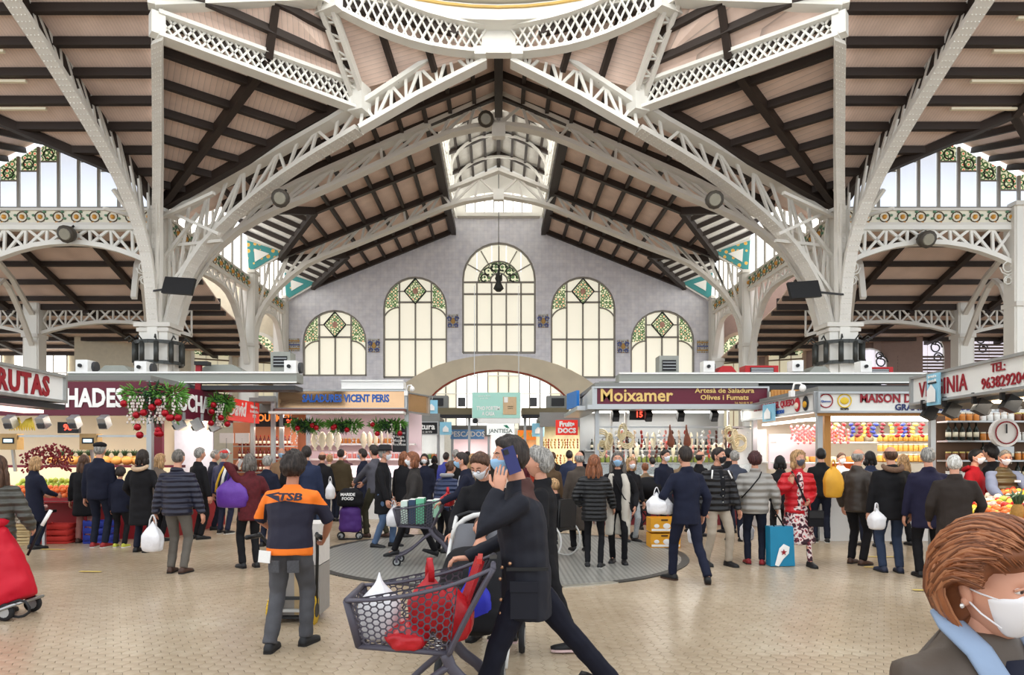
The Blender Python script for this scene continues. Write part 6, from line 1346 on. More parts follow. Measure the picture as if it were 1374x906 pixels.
        bm.faces.new(rr[0][::-1]); bm.faces.new(rr[-1]); so = bob('shoe', bm, shoes[0], root, W, True)
        bm = bmesh.new(); ring = [(m @ V((w_ * 1.05 * e, y, 0)), m @ V((w_ * 1.05 * e, y, .02))) for e in (1, -1) for (y, w_, h) in (secs if e == 1 else secs[::-1])]
        lo = [bm.verts.new(p) for p, _ in ring]; hi = [bm.verts.new(p) for _, p in ring]; k = len(ring)
        bm.faces.new(lo[::-1]); bm.faces.new(hi)
        for a in range(k): bm.faces.new((lo[a], lo[(a + 1) % k], hi[(a + 1) % k], hi[a]))
        bob('sole', bm, shoes[1], so, W)
    # coat or shirt
    if coat is not None:
        bm = bmesh.new(); pf = .016 if puff else 0
        tube(bm, [sp(-clen) if clen < .2 else P + V((0, .0, -clen * s)), sp(-.03), sp(.14), sp(.30), sp(.39), sp(.445), sp(.485), sp(.525)], [((.178 + pf + max(0, clen - .15) * .08) * s * b_, (.135 + pf + max(0, clen - .15) * .1) * s * b_), ((.178 + pf) * s * b_, (.138 + pf) * s * b_), ((.168 + pf) * s * b_, (.132 + pf) * s * b_), ((.186 + pf) * s * b_, (.14 + pf) * s * b_), ((.182 + pf * .6) * s * b_, (.125 + pf * .6) * s * b_), (.150 * s * b_, .1 * s), (.105 * s, .085 * s), (.07 * s, .07 * s)], 14, True, (1, 0, 0))
        bs_ = bmesh.new() if sleeves else bm
        for i in (0, 1):
            end = wr[i] if sleeve > .9 else el[i].lerp(wr[i], max(0, sleeve * 2 - 1)) if sleeve > .5 else sh[i].lerp(el[i], sleeve * 2)
            pts = [sp(.425) + (sh[i] - sp(.425)) * .45, sh[i] + V((0, 0, -.008)), sh[i].lerp(el[i], .5)] + ([el[i], el[i].lerp(end, .5), end] if sleeve > .5 else [end]); rr = [.066 * s, (.064 + pf * .7) * s, (.062 + pf) * s] + ([(.060 + pf) * s, (.055 + pf) * s, (.044 + pf * .5) * s] if sleeve > .5 else [.062 * s])
            if sleeve > .0: tube(bs_, pts, rr, 10)
        if sleeves: rem('sleeves', bs_, sleeves, root, W, vox, .008 * s, 0, None, 7, 3, seed)
        if collar: tube(bm, [sp(.49, -.012), sp(.55, -.005)], [(.088 * s, .085 * s), (.078 * s, .076 * s)], 12, True, (1, 0, 0))
        rem('coat' if clen > .3 else 'jacket', bm, coat, root, W, vox, .008 * s, puff, None, 7, 3, seed)
    if vest is not None:      # open front garment over the coat
        bm = bmesh.new(); vmat, vl = vest
        for e in (-1, 1): tube(bm, [P + V((e * .12 * s, .06 * s, -vl * s)), P + V((e * .115 * s, .075 * s, 0)), sp(.3) + Lr @ V((e * .12 * s, .06 * s, 0)), sp(.47) + Lr @ V((e * .08 * s, .03 * s, 0))], [(.075 * s, .085 * s)] * 2 + [(.075 * s, .09 * s), (.05 * s, .07 * s)], 10, True, (1, 0, 0))
        tube(bm, [P + V((0, -.06 * s, -vl * s)), P + V((0, -.06 * s, 0)), sp(.3, -.05), sp(.47, -.04)], [(.17 * s, .09 * s), (.17 * s, .09 * s), (.18 * s, .1 * s), (.13 * s, .07 * s)], 12, True, (1, 0, 0)); rem('open_vest', bm, vmat, root, W, vox, .006, 0, None, 9, 3, seed)
    if shirt is not None:     # visible shirt front between open coat edges
        pf = .016 if puff else 0; bm = bmesh.new(); tube(bm, [sp(-.04, .095 + pf), sp(.15, .1 + pf), sp(.33, .105 + pf), sp(.48, .055 + pf)], [(.055 * s, .055 * s), (.06 * s, .05 * s), (.065 * s, .05 * s), (.045 * s, .04 * s)], 8, True, (1, 0, 0)); rem('shirt_front', bm, shirt, root, W, vox, .003, seed=seed)
    if skirt is not None:
        bm = bmesh.new(); sm_, sl = skirt; hem = P + V((0, .02 * s, -sl * s)); tube(bm, [P + V((0, 0, .1 * s)), P, P.lerp(hem, .5), hem], [(.16 * s, .12 * s), (.175 * s, .14 * s), (.21 * s, .18 * s), (.26 * s, .21 * s)], 16, True, (1, 0, 0)); rem('skirt', bm, sm_, root, W, vox, .016, 0, None, 5, 2, seed)
    if hood is not None:
        tubeob('hood_trim' if hood[1] else 'hood', hood[0], [sp(.50) + Lr @ V((.115 * s * math.cos(a), -.03 * s + .1 * s * math.sin(a), .03 * s - .05 * s * math.sin(a) * -1)) for a in [math.pi * (.95 + 1.1 * k / 12) for k in range(13)]], [.028 * s + .012 * s * math.sin(math.pi * k / 12) for k in range(13)], root, 8, True, W)
    # hair, hat, face
    if hair:
        bm = bmesh.new(); hair_mesh(bm, HM, hair[0], hr[0], hr[1], seed, hairth); bob('hair', bm, HAIRS[hair[1]], root, W, True)
    if hat:
        kind, m1, m2 = hat; bm = bmesh.new()
        if kind == 'beret': ellip(bm, HM @ V((0, -.01, .085)), (.1 * s, .115 * s, .055 * s), 14, 8); bob('beret', bm, m1, root, W, True)
        elif kind == 'fedora':
            def up(r1, r2, z): return [HM @ V((r1 * math.cos(a * .3142), r2 * math.sin(a * .3142), z)) for a in range(20)]
            ringsv = [[bm.verts.new(p) for p in up(*q)] for q in ((.135, .16, .062), (.14, .165, .07), (.098, .118, .075), (.095, .112, .15), (.07, .085, .172), (.02, .03, .16))]
            for a in range(5):
                for k in range(20): bm.faces.new((ringsv[a][k], ringsv[a][(k + 1) % 20], ringsv[a + 1][(k + 1) % 20], ringsv[a + 1][k]))
            bm.faces.new(ringsv[0][::-1]); bm.faces.new(ringsv[-1]); ho = bob('hat', bm, m1, root, W, True); bm = bmesh.new(); tube(bm, up(.099, .118, .085) + up(.099, .118, .085)[:1], .008 * s, 5); bob('hat_band', bm, m2, ho, W)
        elif kind == 'cap':
            ellip(bm, HM @ V((0, -.005, .05)), (.088 * s, .108 * s, .085 * s), 16, 8, lambda c_: 1 if c_.z > -.2 else .9); co = bob('cap', bm, m1, root, W, True); bm = bmesh.new(); ellip(bm, HM @ V((0, .13, .045)), (.07 * s, .075 * s, .012 * s), 12, 5, None, hm3); bob('cap_peak', bm, m1, co, W, True); bm = bmesh.new(); ellip(bm, HM @ V((.012, .03, .06)), (.08 * s, .085 * s, .08 * s), 12, 7, None, hm3); bob('cap_panel', bm, m2, co, W, True)
    if mask:
        bm = bmesh.new()
        def mf(n):
            k = sstep(.18, .4, n.y) * sstep(-.97, -.86, n.z) * sstep(.05, -.06, n.z - .06 * (1 - abs(n.x) * 2)); p = V((n.x * .077, n.y * .098, n.z * .118))
            if n.z < -.1: t = min(1, (-n.z - .1) / .8); p.x *= 1 - .26 * t
            return HM @ (p * (1.0 - .18 * (1 - k)) + V((0, (.021 * math.exp(-(n.x / .30) ** 2 - ((n.z + .2) / .4) ** 2) + .008) * k, 0)))
        headgrid(bm, max(28, hr[0]), max(22, hr[1]), mf); mo = bob('mask', bm, mask, root, W, True)
        for e in (-1, 1):
            for z0, z1 in ((-.012, .008), (-.075, -.02)): tubeob('strap', mask, [HM @ V((e * .058, .065, z0)), HM @ V((e * .076, .03, (z0 + z1) / 2)), HM @ V((e * .083, .0, z1))], .0022 * s, mo, 5, True, W)
    if eyes:
        for e in (-1, 1):
            c_ = V((e * .029, .0815, .012)); bm = bmesh.new(); ellip(bm, HM @ c_, (.0125 * s, .009 * s, .0075 * s), 8, 6); eo = bob('eye', bm, EYEW, root, W, True); bm = bmesh.new(); ellip(bm, HM @ (c_ + V((0, .0065, 0))), (.0055 * s, .004 * s, .0055 * s), 8, 6); bob('iris', bm, EYED, eo, W, True)
            if hair: tubeob('eyebrow', HAIRS[hair[1]], [HM @ V((e * .012, .095, .033)), HM @ V((e * .03, .092, .038)), HM @ V((e * .046, .08, .033))], [.003 * s, .004 * s, .002 * s], root, 5, True, W)
            if d < 6: tubeob('eyelid', skin, [HM @ V((e * .016, .0885, .013)), HM @ V((e * .029, .0925, .0195)), HM @ V((e * .043, .083, .0125))], .0032 * s, root, 6, True, W)
        if not mask: tubeob('lips', LIPM, [HM @ V((-.022, .088, -.06)), HM @ V((0, .097, -.058)), HM @ V((.022, .088, -.06))], [.003, .006, .003], root, 6, True, W)
    return root
def finish():
    dg = bpy.context.evaluated_depsgraph_get(); dg.update(); res = []
    for o, amp, puff, ex, fr, seed in PEND:
        me = bpy.data.meshes.new_from_object(o.evaluated_get(dg), depsgraph=dg); res.append((o, me, amp, puff, ex, fr, seed))
    for o, me, amp, puff, ex, fr, seed in res:
        mats = list(o.data.materials); o.modifiers.clear()
        if amp or puff:
            no = [v.normal.copy() for v in me.vertices]; off = V((seed * 5.3, seed * 2.1, 0))
            for v, n in zip(me.vertices, no):
                c_ = v.co; k = amp * (noise.noise(V((c_.x * fr, c_.y * fr, c_.z * fr * 1.7)) + off) + .4 * noise.noise(c_ * fr * 2.6 + off))
                if puff: k += .009 * (abs(math.sin(math.pi * (c_.z + .02 * noise.noise(c_ * 4 + off)) / puff)) - .6)
                v.co = c_ + n * k
        if ex is not None:
            bm = bmesh.new(); bm.from_mesh(me); m2 = bpy.data.meshes.new('x'); ex.to_mesh(m2); ex.free(); bm.from_mesh(m2); bm.to_mesh(me); bm.free(); bpy.data.meshes.remove(m2)
        me.materials.clear()
        for m in mats: me.materials.append(m)
        me.polygons.foreach_set('use_smooth', [True] * len(me.polygons)); me.polygons.foreach_set('material_index', [0] * len(me.polygons)); old = o.data; o.data = me; bpy.data.meshes.remove(old)
    dg = bpy.context.evaluated_depsgraph_get()
    for o in [x for x in bpy.data.objects if x.type == 'FONT']:
        me = bpy.data.meshes.new_from_object(o.evaluated_get(dg), depsgraph=dg); n = bpy.data.objects.new('lettering_mesh', me); C.objects.link(n)
        n.parent = o.parent; n.matrix_parent_inverse = o.matrix_parent_inverse.copy(); n.matrix_basis = o.matrix_basis.copy(); nm = o.name; bpy.data.objects.remove(o); n.name = nm
def fx(px, feet): return dict(px=px, d=gd(feet))
WALK = ((-.09, .30), (.09, -.26)); WALK2 = ((-.09, -.26), (.09, .30)); FRONT = ((-.16, .36, 1.02), (.16, .36, 1.02)); POCK = ((-.24, .12, .90), (.24, .12, .90)); BACKH = ((-.10, -.20, .86), (.10, -.2, .86))
PUFN = puffmat('puffer_navy', (36, 37, 54)); PUFG = puffmat('puffer_grey', (78, 76, 70)); PUFK = puffmat('puffer_black', (27, 27, 29), .06); PUFS = puffmat('puffer_stone', (152, 148, 142), .1); PUFR = puffmat('puffer_red', (196, 24, 36), .11)
# --- left
person('woman in a grey quilted jacket with long brown hair at the left frame edge', -6, 7.0, 1.66, 12, PUFG, .16, BLACKC, ('long', 'brown'), puff=.075, hands=((-.25, .15, .85), (.28, .18, .92)))
person('fair-haired woman in a long navy coat by the mushroom tray', 46, 11.9, 1.64, -25, NAVYC, .42, JEAND, ('bob', 'blond'), hands=((-.2, .3, 1.0), (.2, .3, 1.0)))
person('brown-haired woman in black coat and rose trousers, half hidden', 112, 12.75, 1.68, 10, BLACKC, .4, cloth('rose', (172, 118, 108)), ('long', 'brown'), shoes=(SHOEB, SOLEK))
person('tall man in navy jacket and dark beret, seen from behind', 133, 12.1, 1.90, 2, NAVYC, .14, JEAND, ('short', 'grey'), hat=('beret', BLACKC, None), shoes=(M('trainer_red', (150, 40, 40), .5), SOLEW), build=1.08)
person('child in dark clothes and bright trainers beside the beret man', 161, 12.1, 1.46, 6, NAVYC, .18, BLACKC, ('mop', 'dark'), shoes=(M('trainer_yellow', (190, 190, 70), .5, var=.5, scale=25), SOLEW), hands=((-.24, .1, .82), (.24, .1, .82)))
person('dark-haired woman in long black coat with a pale fur hood trim', 190, 11.5, 1.76, -4, BLACKC, .46, JEAND, ('bob', 'dark'), hood=(M('fur_trim', (206, 176, 146), .9, var=.3, scale=60, bump=1), True), hands=((-.25, .2, .92), (.25, .2, .92)), build=1.05)
person('blonde woman half hidden behind the fur-hooded coat', 213, 13.0, 1.70, -30, cloth('taupe', (120, 104, 92)), .3, BLACKC, ('wavy', 'blond'))
person('man in navy quilted jacket and grey trousers holding a white bag', 238, 9.45, 1.76, -3, PUFN, .12, cloth('grey_drill', (112, 106, 98)), ('thin', 'saltpepper'), puff=.075, shoes=(SHOEB, SOLEK), hands=((-.33, .02, .80), (.33, .04, .82)), build=1.08, hscale=.97)
person('grey-haired man in black coat between the navy jackets', 266, 13.3, 1.82, -35, BLACKC, .35, BLACKC, ('short', 'grey'))
person('grey-haired older man looking right beside the capped man', 287, 15.0, 1.80, -60, NAVYC, .2, JEAND, ('thin', 'grey'))
trk = M('tracksuit', (34, 40, 78), .6, var=.1)
person('man in navy tracksuit and red and white cap, yellow side stripe', 300, 14.2, 1.80, -12, trk, .12, M('track_pants', (28, 32, 56), .7), ('short', 'grey'), hat=('cap', M('cap_red', (176, 30, 40), .6), M('cap_white', (230, 228, 226), .6)), shoes=(SHOEK, SOLEW))
L_ = LAST; tubeob('yellow_stripe', M('stripe_yellow', (226, 180, 50), .6), [L_['sp'](.46, -.11) + V((.09, 0, 0)), L_['sp'](.3, -.15) + V((.02, 0, 0)), L_['sp'](.1, -.155) + V((-.05, 0, 0)), L_['sp'](-.06, -.15) + V((-.08, 0, 0))], (.022), L_['root'], 6, True, L_['W']); tubeob('white_stripe', WHT, [L_['sp'](.44, -.11) + V((.14, 0, 0)), L_['sp'](.25, -.14) + V((.09, 0, 0)), L_['sp'](0, -.14) + V((.04, 0, 0))], .03, L_['root'], 6, True, L_['W'])
person('grey-blonde woman in dark red coat holding a phone to her face', 335, 9.9, 1.68, 38, M('coat_red_black', (84, 22, 28), .8, var=.6, scale=22), .2, BLACKC, ('bob', 'saltpepper'), hands=((-.13, .2, 1.50), (.22, .22, 1.0)), palms=(((1, -.2, 0), (-.1, -.1, 1)), None), head=(15, -8), mask=MASKW)
p_ = LAST; t = thing('phone', 'pale phone held by the woman in the dark red coat', 'phone', tuple(p_['W'] @ p_['wr'][0])); q_ = p_['W'] @ (p_['wr'][0] + V((.03, .0, .08))); box('phone_body', WHT, q_, (.075, .012, .15), t, rot=Euler((.3, .3, 1.2)).to_matrix())
person('silver-haired person in navy jacket beside the red-coated woman', 358, 12.2, 1.66, -10, NAVYC, .15, JEAND, ('short', 'grey'), hairth=.026)
person('bald man with a blue mask facing the crowd by the red bottles', 378, 16.3, 1.86, 190, cloth('camel', (150, 120, 92)), .2, BLACKC, ('bald', 'grey'), mask=MASKB, eyes=True)
person('woman with streaked fair hair behind the orange-shirted man', 393, 13.2, 1.74, 10, BLACKC, .2, BLACKC, ('long', 'blond'))
person('dark-haired man in navy jacket with a green shoulder strap', 411, 12.4, 1.84, 14, cloth('slate_navy', (46, 54, 80)), .14, JEAND, ('short', 'dark'), build=1.08)
L_ = LAST; tubeob('green_strap', M('strap_green', (30, 120, 80), .6), [L_['sp'](.5, .02) + V((-.12, 0, .02)), L_['sp'](.43, -.13) + V((-.12, 0, 0)), L_['sp'](.2, -.15) + V((-.15, 0, 0)), L_['sp'](0, -.1) + V((-.2, 0, 0))], .022, L_['root'], 6, True, L_['W'])
person('balding man in black jacket and jeans at the pink-lit stall', 432, 15.2, 1.76, 0, BLACKC, .14, JEAN, ('bald', 'brown'))
person('man in an olive jacket at the pink-lit counter', 457, 16.9, 1.83, -4, cloth('olive', (76, 64, 44)), .2, JEAND, ('short', 'dark'), build=1.1)
person('fair-haired woman in a cream top at the pink-lit counter', 442, 17.0, 1.70, 0, cloth('cream', (210, 196, 170)), .1, JEAND, ('short', 'blond'))
person('masked fish seller facing out over the pink-lit counter', 462, 19.0, 1.82, 180, cloth('plum', (70, 40, 46)), .1, BLACKC, ('bald', 'brown'), mask=MASKW, eyes=True)
person('man in navy coat with a blue mask looking left', 488, 15.4, 1.82, 75, NAVYC, .3, BLACKC, ('short', 'dark'), mask=MASKB)
person('tall man in grey shirt and olive trousers with a purple trolley', 503, 13.6, 1.88, 62, cloth('grey_shirt', (92, 90, 98)), .1, cloth('olive_drill', (66, 62, 46)), ('short', 'dark'), mask=MASKW, hands=((-.05, .48, .98), (.18, .45, .98)), shoes=(SHOEB, SOLEK), feet=((-.09, .12), (.1, -.2)))
person('man in black fedora, open black coat and light jeans facing right', 514, 12.1, 1.82, -98, BLACKC, .34, JEANL, ('short', 'grey'), mask=MASKW, hat=('fedora', M('felt_black', (32, 30, 32), .8), M('felt_band', (22, 20, 22), .6)), shirt=cloth('print_shirt', (58, 58, 62)), feet=((-.09, .14), (.09, -.12)), hands=((-.25, .06, .82), (.25, .15, .82)), eyes=True)
person('brown-haired woman in long dark coat striding left in a white mask', 556, 10.9, 1.72, 98, cloth('charcoal', (58, 54, 52)), .30, BLACKC, ('bob', 'auburn'), mask=MASKW, feet=((-.08, -.34, .03), (.08, .34)), hands=((-.28, .14, .84), (.26, .2, .88)), foot_pitch=(-22, 10), eyes=True)
person('woman in a blue quilted jacket bending with a pale hood', 592, 11.4, 1.62, -35, puffmat('puffer_blue', (44, 54, 84)), .14, BLACKC, ('bun', 'brown'), puff=.075, lean=24, hood=(cloth('pale_hood', (170, 168, 170)), False), hands=((-.2, .35, .85), (.2, .35, .85)))
person('man in navy coat and white collar leaning on a trolley with a red bag', 632, 10.0, 1.72, 92, NAVYC, .32, BLACKC, ('short', 'dark'), mask=MASKB, lean=10, hands=((-.16, .44, .98), (.18, .42, 1.0)), shirt=cloth('white_shirt', (220, 220, 228)), eyes=True, palms=(((0, 0, -1),), ((0, 0, -1),)))
# --- middle distance
for a in (('masked woman in an ochre scarf far behind the hat man', 570, 15.5, 1.70, 175, NAVYC, ('bob', 'dark'), MASKW), ('man in a bright blue shirt far down the aisle', 598, 18.5, 1.75, -20, cloth('bright_blue', (60, 70, 150)), ('short', 'dark'), None), ('silver-haired man in black far down the aisle', 612, 17.2, 1.82, 15, BLACKC, ('short', 'grey'), None), ('fair long-haired woman behind the trolley man', 634, 14.4, 1.70, -15, cloth('tan_coat', (140, 116, 90)), ('long', 'blond'), None), ('man in dark red scarf at the far left kiosk', 628, 21.5, 1.80, 40, BLACKC, ('short', 'black'), None),
          ('red-haired woman behind the fedora man', 541, 13.6, 1.74, -30, BLACKC, ('wavy', 'auburn'), None), ('blond-haired person at the far left kiosk', 541, 16.0, 1.62, 10, cloth('stone_coat', (130, 122, 112)), ('short', 'blond'), None), ('brown-haired woman with fur collar right of the phone man', 738, 12.5, 1.70, 20, cloth('fur_brown', (98, 76, 54)), ('wavy', 'brown'), None), ('man in navy jacket at the dried fruit stall', 764, 17.5, 1.80, 0, cloth('slate_navy', (46, 54, 80)), ('short', 'dark'), None), ('dark-haired man left of the dried fruit stall', 742, 18.5, 1.76, 10, BLACKC, ('short', 'brown'), None), ('man in a navy hood at the far right stall', 780, 19.0, 1.82, -10, NAVYC, ('bob', 'dark'), None), ('person in a maroon jacket at the far kiosks', 700, 22.0, 1.70, 0, cloth('wine', (90, 36, 44)), ('short', 'dark'), None), ('person with a fair bun at the end of the aisle', 728, 23.5, 1.65, 0, cloth('beige_coat', (170, 150, 124)), ('bun', 'blond'), None), ('small dark-haired shopper near the far left kiosk', 583, 22.5, 1.66, 5, BLACKC, ('bob', 'black'), None), ('shopper in a grey coat near the leaf-marked sign', 655, 24.0, 1.72, 0, cloth('charcoal', (58, 54, 52)), ('short', 'grey'), None),
          ('masked dark-haired woman behind the salt fish counter', 848, 17.4, 1.76, 175, BLACKC, ('long', 'black'), MASKW), ('man in black behind the counter of the gold-lettered stall', 876, 17.8, 1.62, 20, BLACKC, ('short', 'black'), None), ('short woman in a brown jacket at the gold-lettered counter', 866, 15.0, 1.50, 5, cloth('tan_coat', (140, 116, 90)), ('short', 'auburn'), None), ('balding man in black with a white mask looking right', 938, 13.8, 1.76, -65, BLACKC, ('bald', 'dark'), MASKW), ('man in navy coat with a white mask behind the suited man', 891, 13.4, 1.78, -150, NAVYC, ('short', 'dark'), MASKW), ('fair-haired shopper between the suited man and the fish stall', 916, 14.6, 1.70, 0, cloth('tan_coat', (140, 116, 90)), ('short', 'blond'), None), ('grey-haired man in slate vest behind the black-jacketed man', 986, 13.0, 1.76, -12, cloth('slate_vest', (74, 78, 92)), ('short', 'grey'), None), ('dark-haired man at the corner of the cheese stall', 978, 14.4, 1.82, 10, BLACKC, ('short', 'black'), None),
          ('woman with black hair in a black coat left of the red-coated woman', 1047, 12.2, 1.66, -10, BLACKC, ('bob', 'black'), None), ('dark-haired woman in navy behind the leather jacket', 1168, 12.2, 1.74, -10, cloth('slate_navy', (46, 54, 80)), ('bob', 'black'), None), ('long-haired woman at the cheese counter behind the fur collar', 1213, 12.4, 1.68, 0, BLACKC, ('long', 'blond'), None), ('dark-capped shelf worker in black behind the fruit seller', 1331, 11.2, 1.84, 30, BLACKC, ('mop', 'black'), None), ('cheese seller in white behind the counter', 1128, 14.2, 1.72, 180, cloth('white_coat', (226, 226, 224)), ('short', 'brown'), MASKW)):
    person(a[0], a[1], a[2], a[3], a[4], a[5], .2, BLACKC if a[1] % 2 else JEAND, a[6], mask=a[7], eyes=bool(a[7]))
person('grey-haired person in a knee-length black coat behind the phone man', 722, 5.8, 1.72, 84, BLACKC, .5, BLACKC, ('mop', 'grey'), feet=((-.1, -.28), (.08, .30)), hands=((-.26, .1, .84), (.24, .2, .9)), shoes=(SHOEK, M('sole_pink', (216, 186, 184), .6)), xy=(.37, 5.75), hscale=1.05)
person('man in glasses and black coat looking down over a pushchair', 655, 5.9, 1.72, 168, BLACKC, .45, BLACKC, ('short', 'brown'), mask=MASKW, head=(-14, 24), lean=8, hands=((-.10, .42, 1.0), (.2, .40, 1.0)), xy=(-.11, 6.05), eyes=True, palms=(((0, 0, -1),), ((0, 0, -1),)), curl=(.8, .8))
g_ = LAST
for e in (-1, 1): tubeob('glasses_rim', M('glasses_dark', (40, 32, 30), .3), [g_['HM'] @ V((e * .031 + .02 * math.cos(a * .63), .106, .008 + .016 * math.sin(a * .63))) for a in range(11)], .0022, g_['root'], 5, True, g_['W'])
person('long-haired woman in black quilted jacket and leggings with white soles', 797, 9.9, 1.67, -14, PUFK, .2, BLACKC, ('long', 'auburn'), puff=.06, hands=((-.22, .16, .95), (.28, .32, .88)), leg=.82, shoes=(SHOEK, SOLEW))
person('older person in a long brown coat half hidden by the black quilted jacket', 778, 11.6, 1.74, 8, cloth('brown_coat', (84, 74, 66)), .55, BLACKC, ('bald', 'grey'))
person('grey-haired woman in a long cream vest and blue mask facing the camera', 829, 10.3, 1.72, 168, BLACKC, .1, BLACKC, ('long', 'saltpepper'), mask=MASKB, vest=(cloth('cream_vest', (222, 214, 200)), .48), hands=((-.26, .12, .88), (.22, .15, .93)), feet=((-.1, .06), (.08, -.06)), leg=.85, eyes=True, shoes=(SHOEK, SOLEK))
L_ = LAST; tubeob('bag_strap', BLACKC, [L_['sp'](.49, .06) + V((.1, 0, 0)), L_['sp'](.35, .15) + V((.03, 0, 0)), L_['sp'](.1, .16) + V((-.1, 0, 0)), L_['sp'](0, .1) + V((-.2, 0, 0))], .01, L_['root'], 6, True, L_['W'])
person('curly fair-haired woman in black with a striped bag', 846, 12.9, 1.62, -160, BLACKC, .3, M('check_grey', (160, 164, 166), .7, var=.5, scale=40), ('curly', 'blond'), mask=MASKW)
SUIT = cloth('suit_navy', (30, 34, 54))
person('man in a navy suit striding away with white bags', 921, 8.75, 1.78, 10, SUIT, .18, SUIT, ('short', 'dark'), feet=((-.10, .20), (.16, -.26, .04)), hands=((-.30, .22, .98), (.26, .05, .84)), foot_pitch=(0, -32), foot_yaw=(20, -20), shoes=(SHOEK, SHOEB))
person('man in open black quilted jacket, black shirt and beige trousers', 962, 10.1, 1.78, -166, puffmat('puffer_black2', (25, 25, 29), .09), .12, cloth('beige', (186, 172, 154)), ('short', 'dark'), puff=.09, mask=MASKK, shirt=cloth('black_shirt', (26, 26, 30)), head=(28, 0), eyes=True, hands=((-.30, .10, .80), (.27, .1, .84)), feet=((-.14, .08), (.14, -.06)), build=1.05)
L_ = LAST
for e in (-1, 1): tubeob('white_piping', WHT, [L_['sp'](.47) + V((e * .13, .09, .01)), L_['sp'](.36) + V((e * .17, .135, .0))], .012, L_['root'], 6, True, L_['W'])
for k in range(5): box('button', SOLEW, L_['sp'](.02 + .09 * k, .158), (.012, .008, .012), L_['root'], frame=L_['W'])
person('woman in a stone-grey quilted jacket and dark jeans with red shoes', 1013, 10.2, 1.72, -16, PUFS, .14, JEAND, ('mop', 'maroon'), puff=.1, shoes=(M('shoe_red', (136, 30, 36), .5), SOLEK), hands=((-.24, .16, .92), (.33, .1, .86)), leg=.95, build=1.06)
L_ = LAST; tubeob('bag_strap', BLACKC, [L_['sp'](.5, -.02) + V((.09, 0, 0)), L_['sp'](.42, -.15) + V((.05, 0, 0)), L_['sp'](.25, -.17) + V((-.08, 0, 0)), L_['sp'](.1, -.1) + V((-.2, 0, 0))], .009, L_['root'], 6, True, L_['W'])
FLOR = M('floral', (220, 206, 200), .8, var=0); nt = FLOR.node_tree; b = nt.nodes['Principled BSDF']; tc = node(nt, 'TexCoord'); v = node(nt, 'TexNoise'); v.inputs['Scale'].default_value = 13; v.inputs['Detail'].default_value = 2; nt.links.new(tc.outputs['Object'], v.inputs['Vector']); nt.links.new(ramp(nt, v.outputs['Fac'], [(0, (56, 36, 44)), (.42, (120, 50, 62)), (.47, (220, 206, 200)), (.58, (196, 84, 92)), (.63, (64, 44, 52))]), b.inputs['Base Color'])
person('curly blonde woman in red quilted coat and floral dress facing the camera', 1070, 10.2, 1.73, 172, PUFR, .2, FLOR, ('curly', 'blond'), puff=.11, mask=MASKG, shirt=FLOR, skirt=(FLOR, .60), hands=((-.12, .16, .98), (.14, .20, 1.26)), palms=(None, ((-.2, 1, 0), (0, .1, 1))), head=(20, 0), eyes=True, feet=((-.12, .22), (.06, -.2)), leg=.7)
L_ = LAST; tubeob('bag_strap', BLACKC, [L_['sp'](.5, .06) + V((.1, 0, 0)), L_['sp'](.3, .19) + V((.04, 0, 0)), L_['sp'](.1, .2) + V((-.04, 0, 0)), L_['sp'](-.1, .2) + V((-.12, 0, 0))], .014, L_['root'], 6, True, L_['W'])
t = thing('handbag', 'small black handbag hanging from the red-coated woman\'s strap', 'bag', tuple(L_['W'] @ V((-.17, .22, .75)))); box('bag_body', BLACKC, (-.2, .2, .72), (.2, .08, .24), t, frame=L_['W']); box('bag_flap', SHOEK, (-.2, .245, .78), (.2, .012, .1), t, frame=L_['W'])
person('man in black jumper and dark jeans at the cheese counter', 1102, 12.8, 1.80, -14, BLACKC, .1, JEAND, ('short', 'black'), shoes=(SHOEK, SOLEW), hands=((-.28, .08, .82), (.2, .3, 1.0)))
person('bald man in brown leather jacket looking right', 1150, 10.2, 1.77, -58, M('leather_brown', (60, 52, 46), .4, var=.2, bump=.3), .14, BLACKC, ('bald', 'grey'), mask=MASKW, hands=((-.26, .05, .84), (.26, .1, .84)), shoes=(SHOEB, SOLEK), build=1.06)
person('man in a fur-collared black parka and blue jeans with a white bag', 1196, 9.5, 1.80, -8, BLACKC, .2, JEAN, ('bald', 'brown'), hood=(M('fur_trim2', (120, 92, 74), .9, var=.3, scale=60, bump=1), True), build=1.12, shoes=(M('shoe_navy', (40, 46, 66), .6), SOLEK))
person('grey-haired man in navy coat, back to the camera, near the fruit counter', 1246, 9.1, 1.77, -18, cloth('navy_soft', (38, 36, 60)), .26, BLACKC, ('short', 'grey'), build=1.1)
person('white-haired man in a dark brown jacket at the fruit counter', 1281, 8.3, 1.68, -24, cloth('dark_brown', (54, 46, 42)), .3, BLACKC, ('thin', 'white'), build=1.12, mask=MASKW, hands=((-.26, .12, .86), (.28, .22, .92)))
person('man in a red hooded top and white mask behind the fruit counter', 1307, 10.7, 1.76, -148, cloth('red_hoodie', (176, 22, 34)), .1, BLACKC, ('short', 'black'), mask=MASKW, eyes=True, hood=(cloth('red_hoodie', (176, 22, 34)), False), hands=((-.2, .3, .98), (.2, .3, .98)))
person('fruit seller in olive quilted vest, glasses and white mask', 1346, 10.3, 1.76, 168, puffmat('puffer_olive', (84, 70, 44), .1), .12, BLACKC, ('thin', 'saltpepper'), mask=MASKW, eyes=True, hands=((-.24, .42, 1.02), (.22, .42, 1.02)), head=(0, 10), sleeves=cloth('blue_sleeve', (126, 134, 160)), puff=.1, skin=SKIND)
g_ = LAST
for e in (-1, 1): tubeob('glasses_rim', M('glasses_red', (120, 36, 30), .3), [g_['HM'] @ V((e * .031 + .02 * math.cos(a * .63), .106, .008 + .016 * math.sin(a * .63))) for a in range(11)], .0025, g_['root'], 5, True, g_['W'])
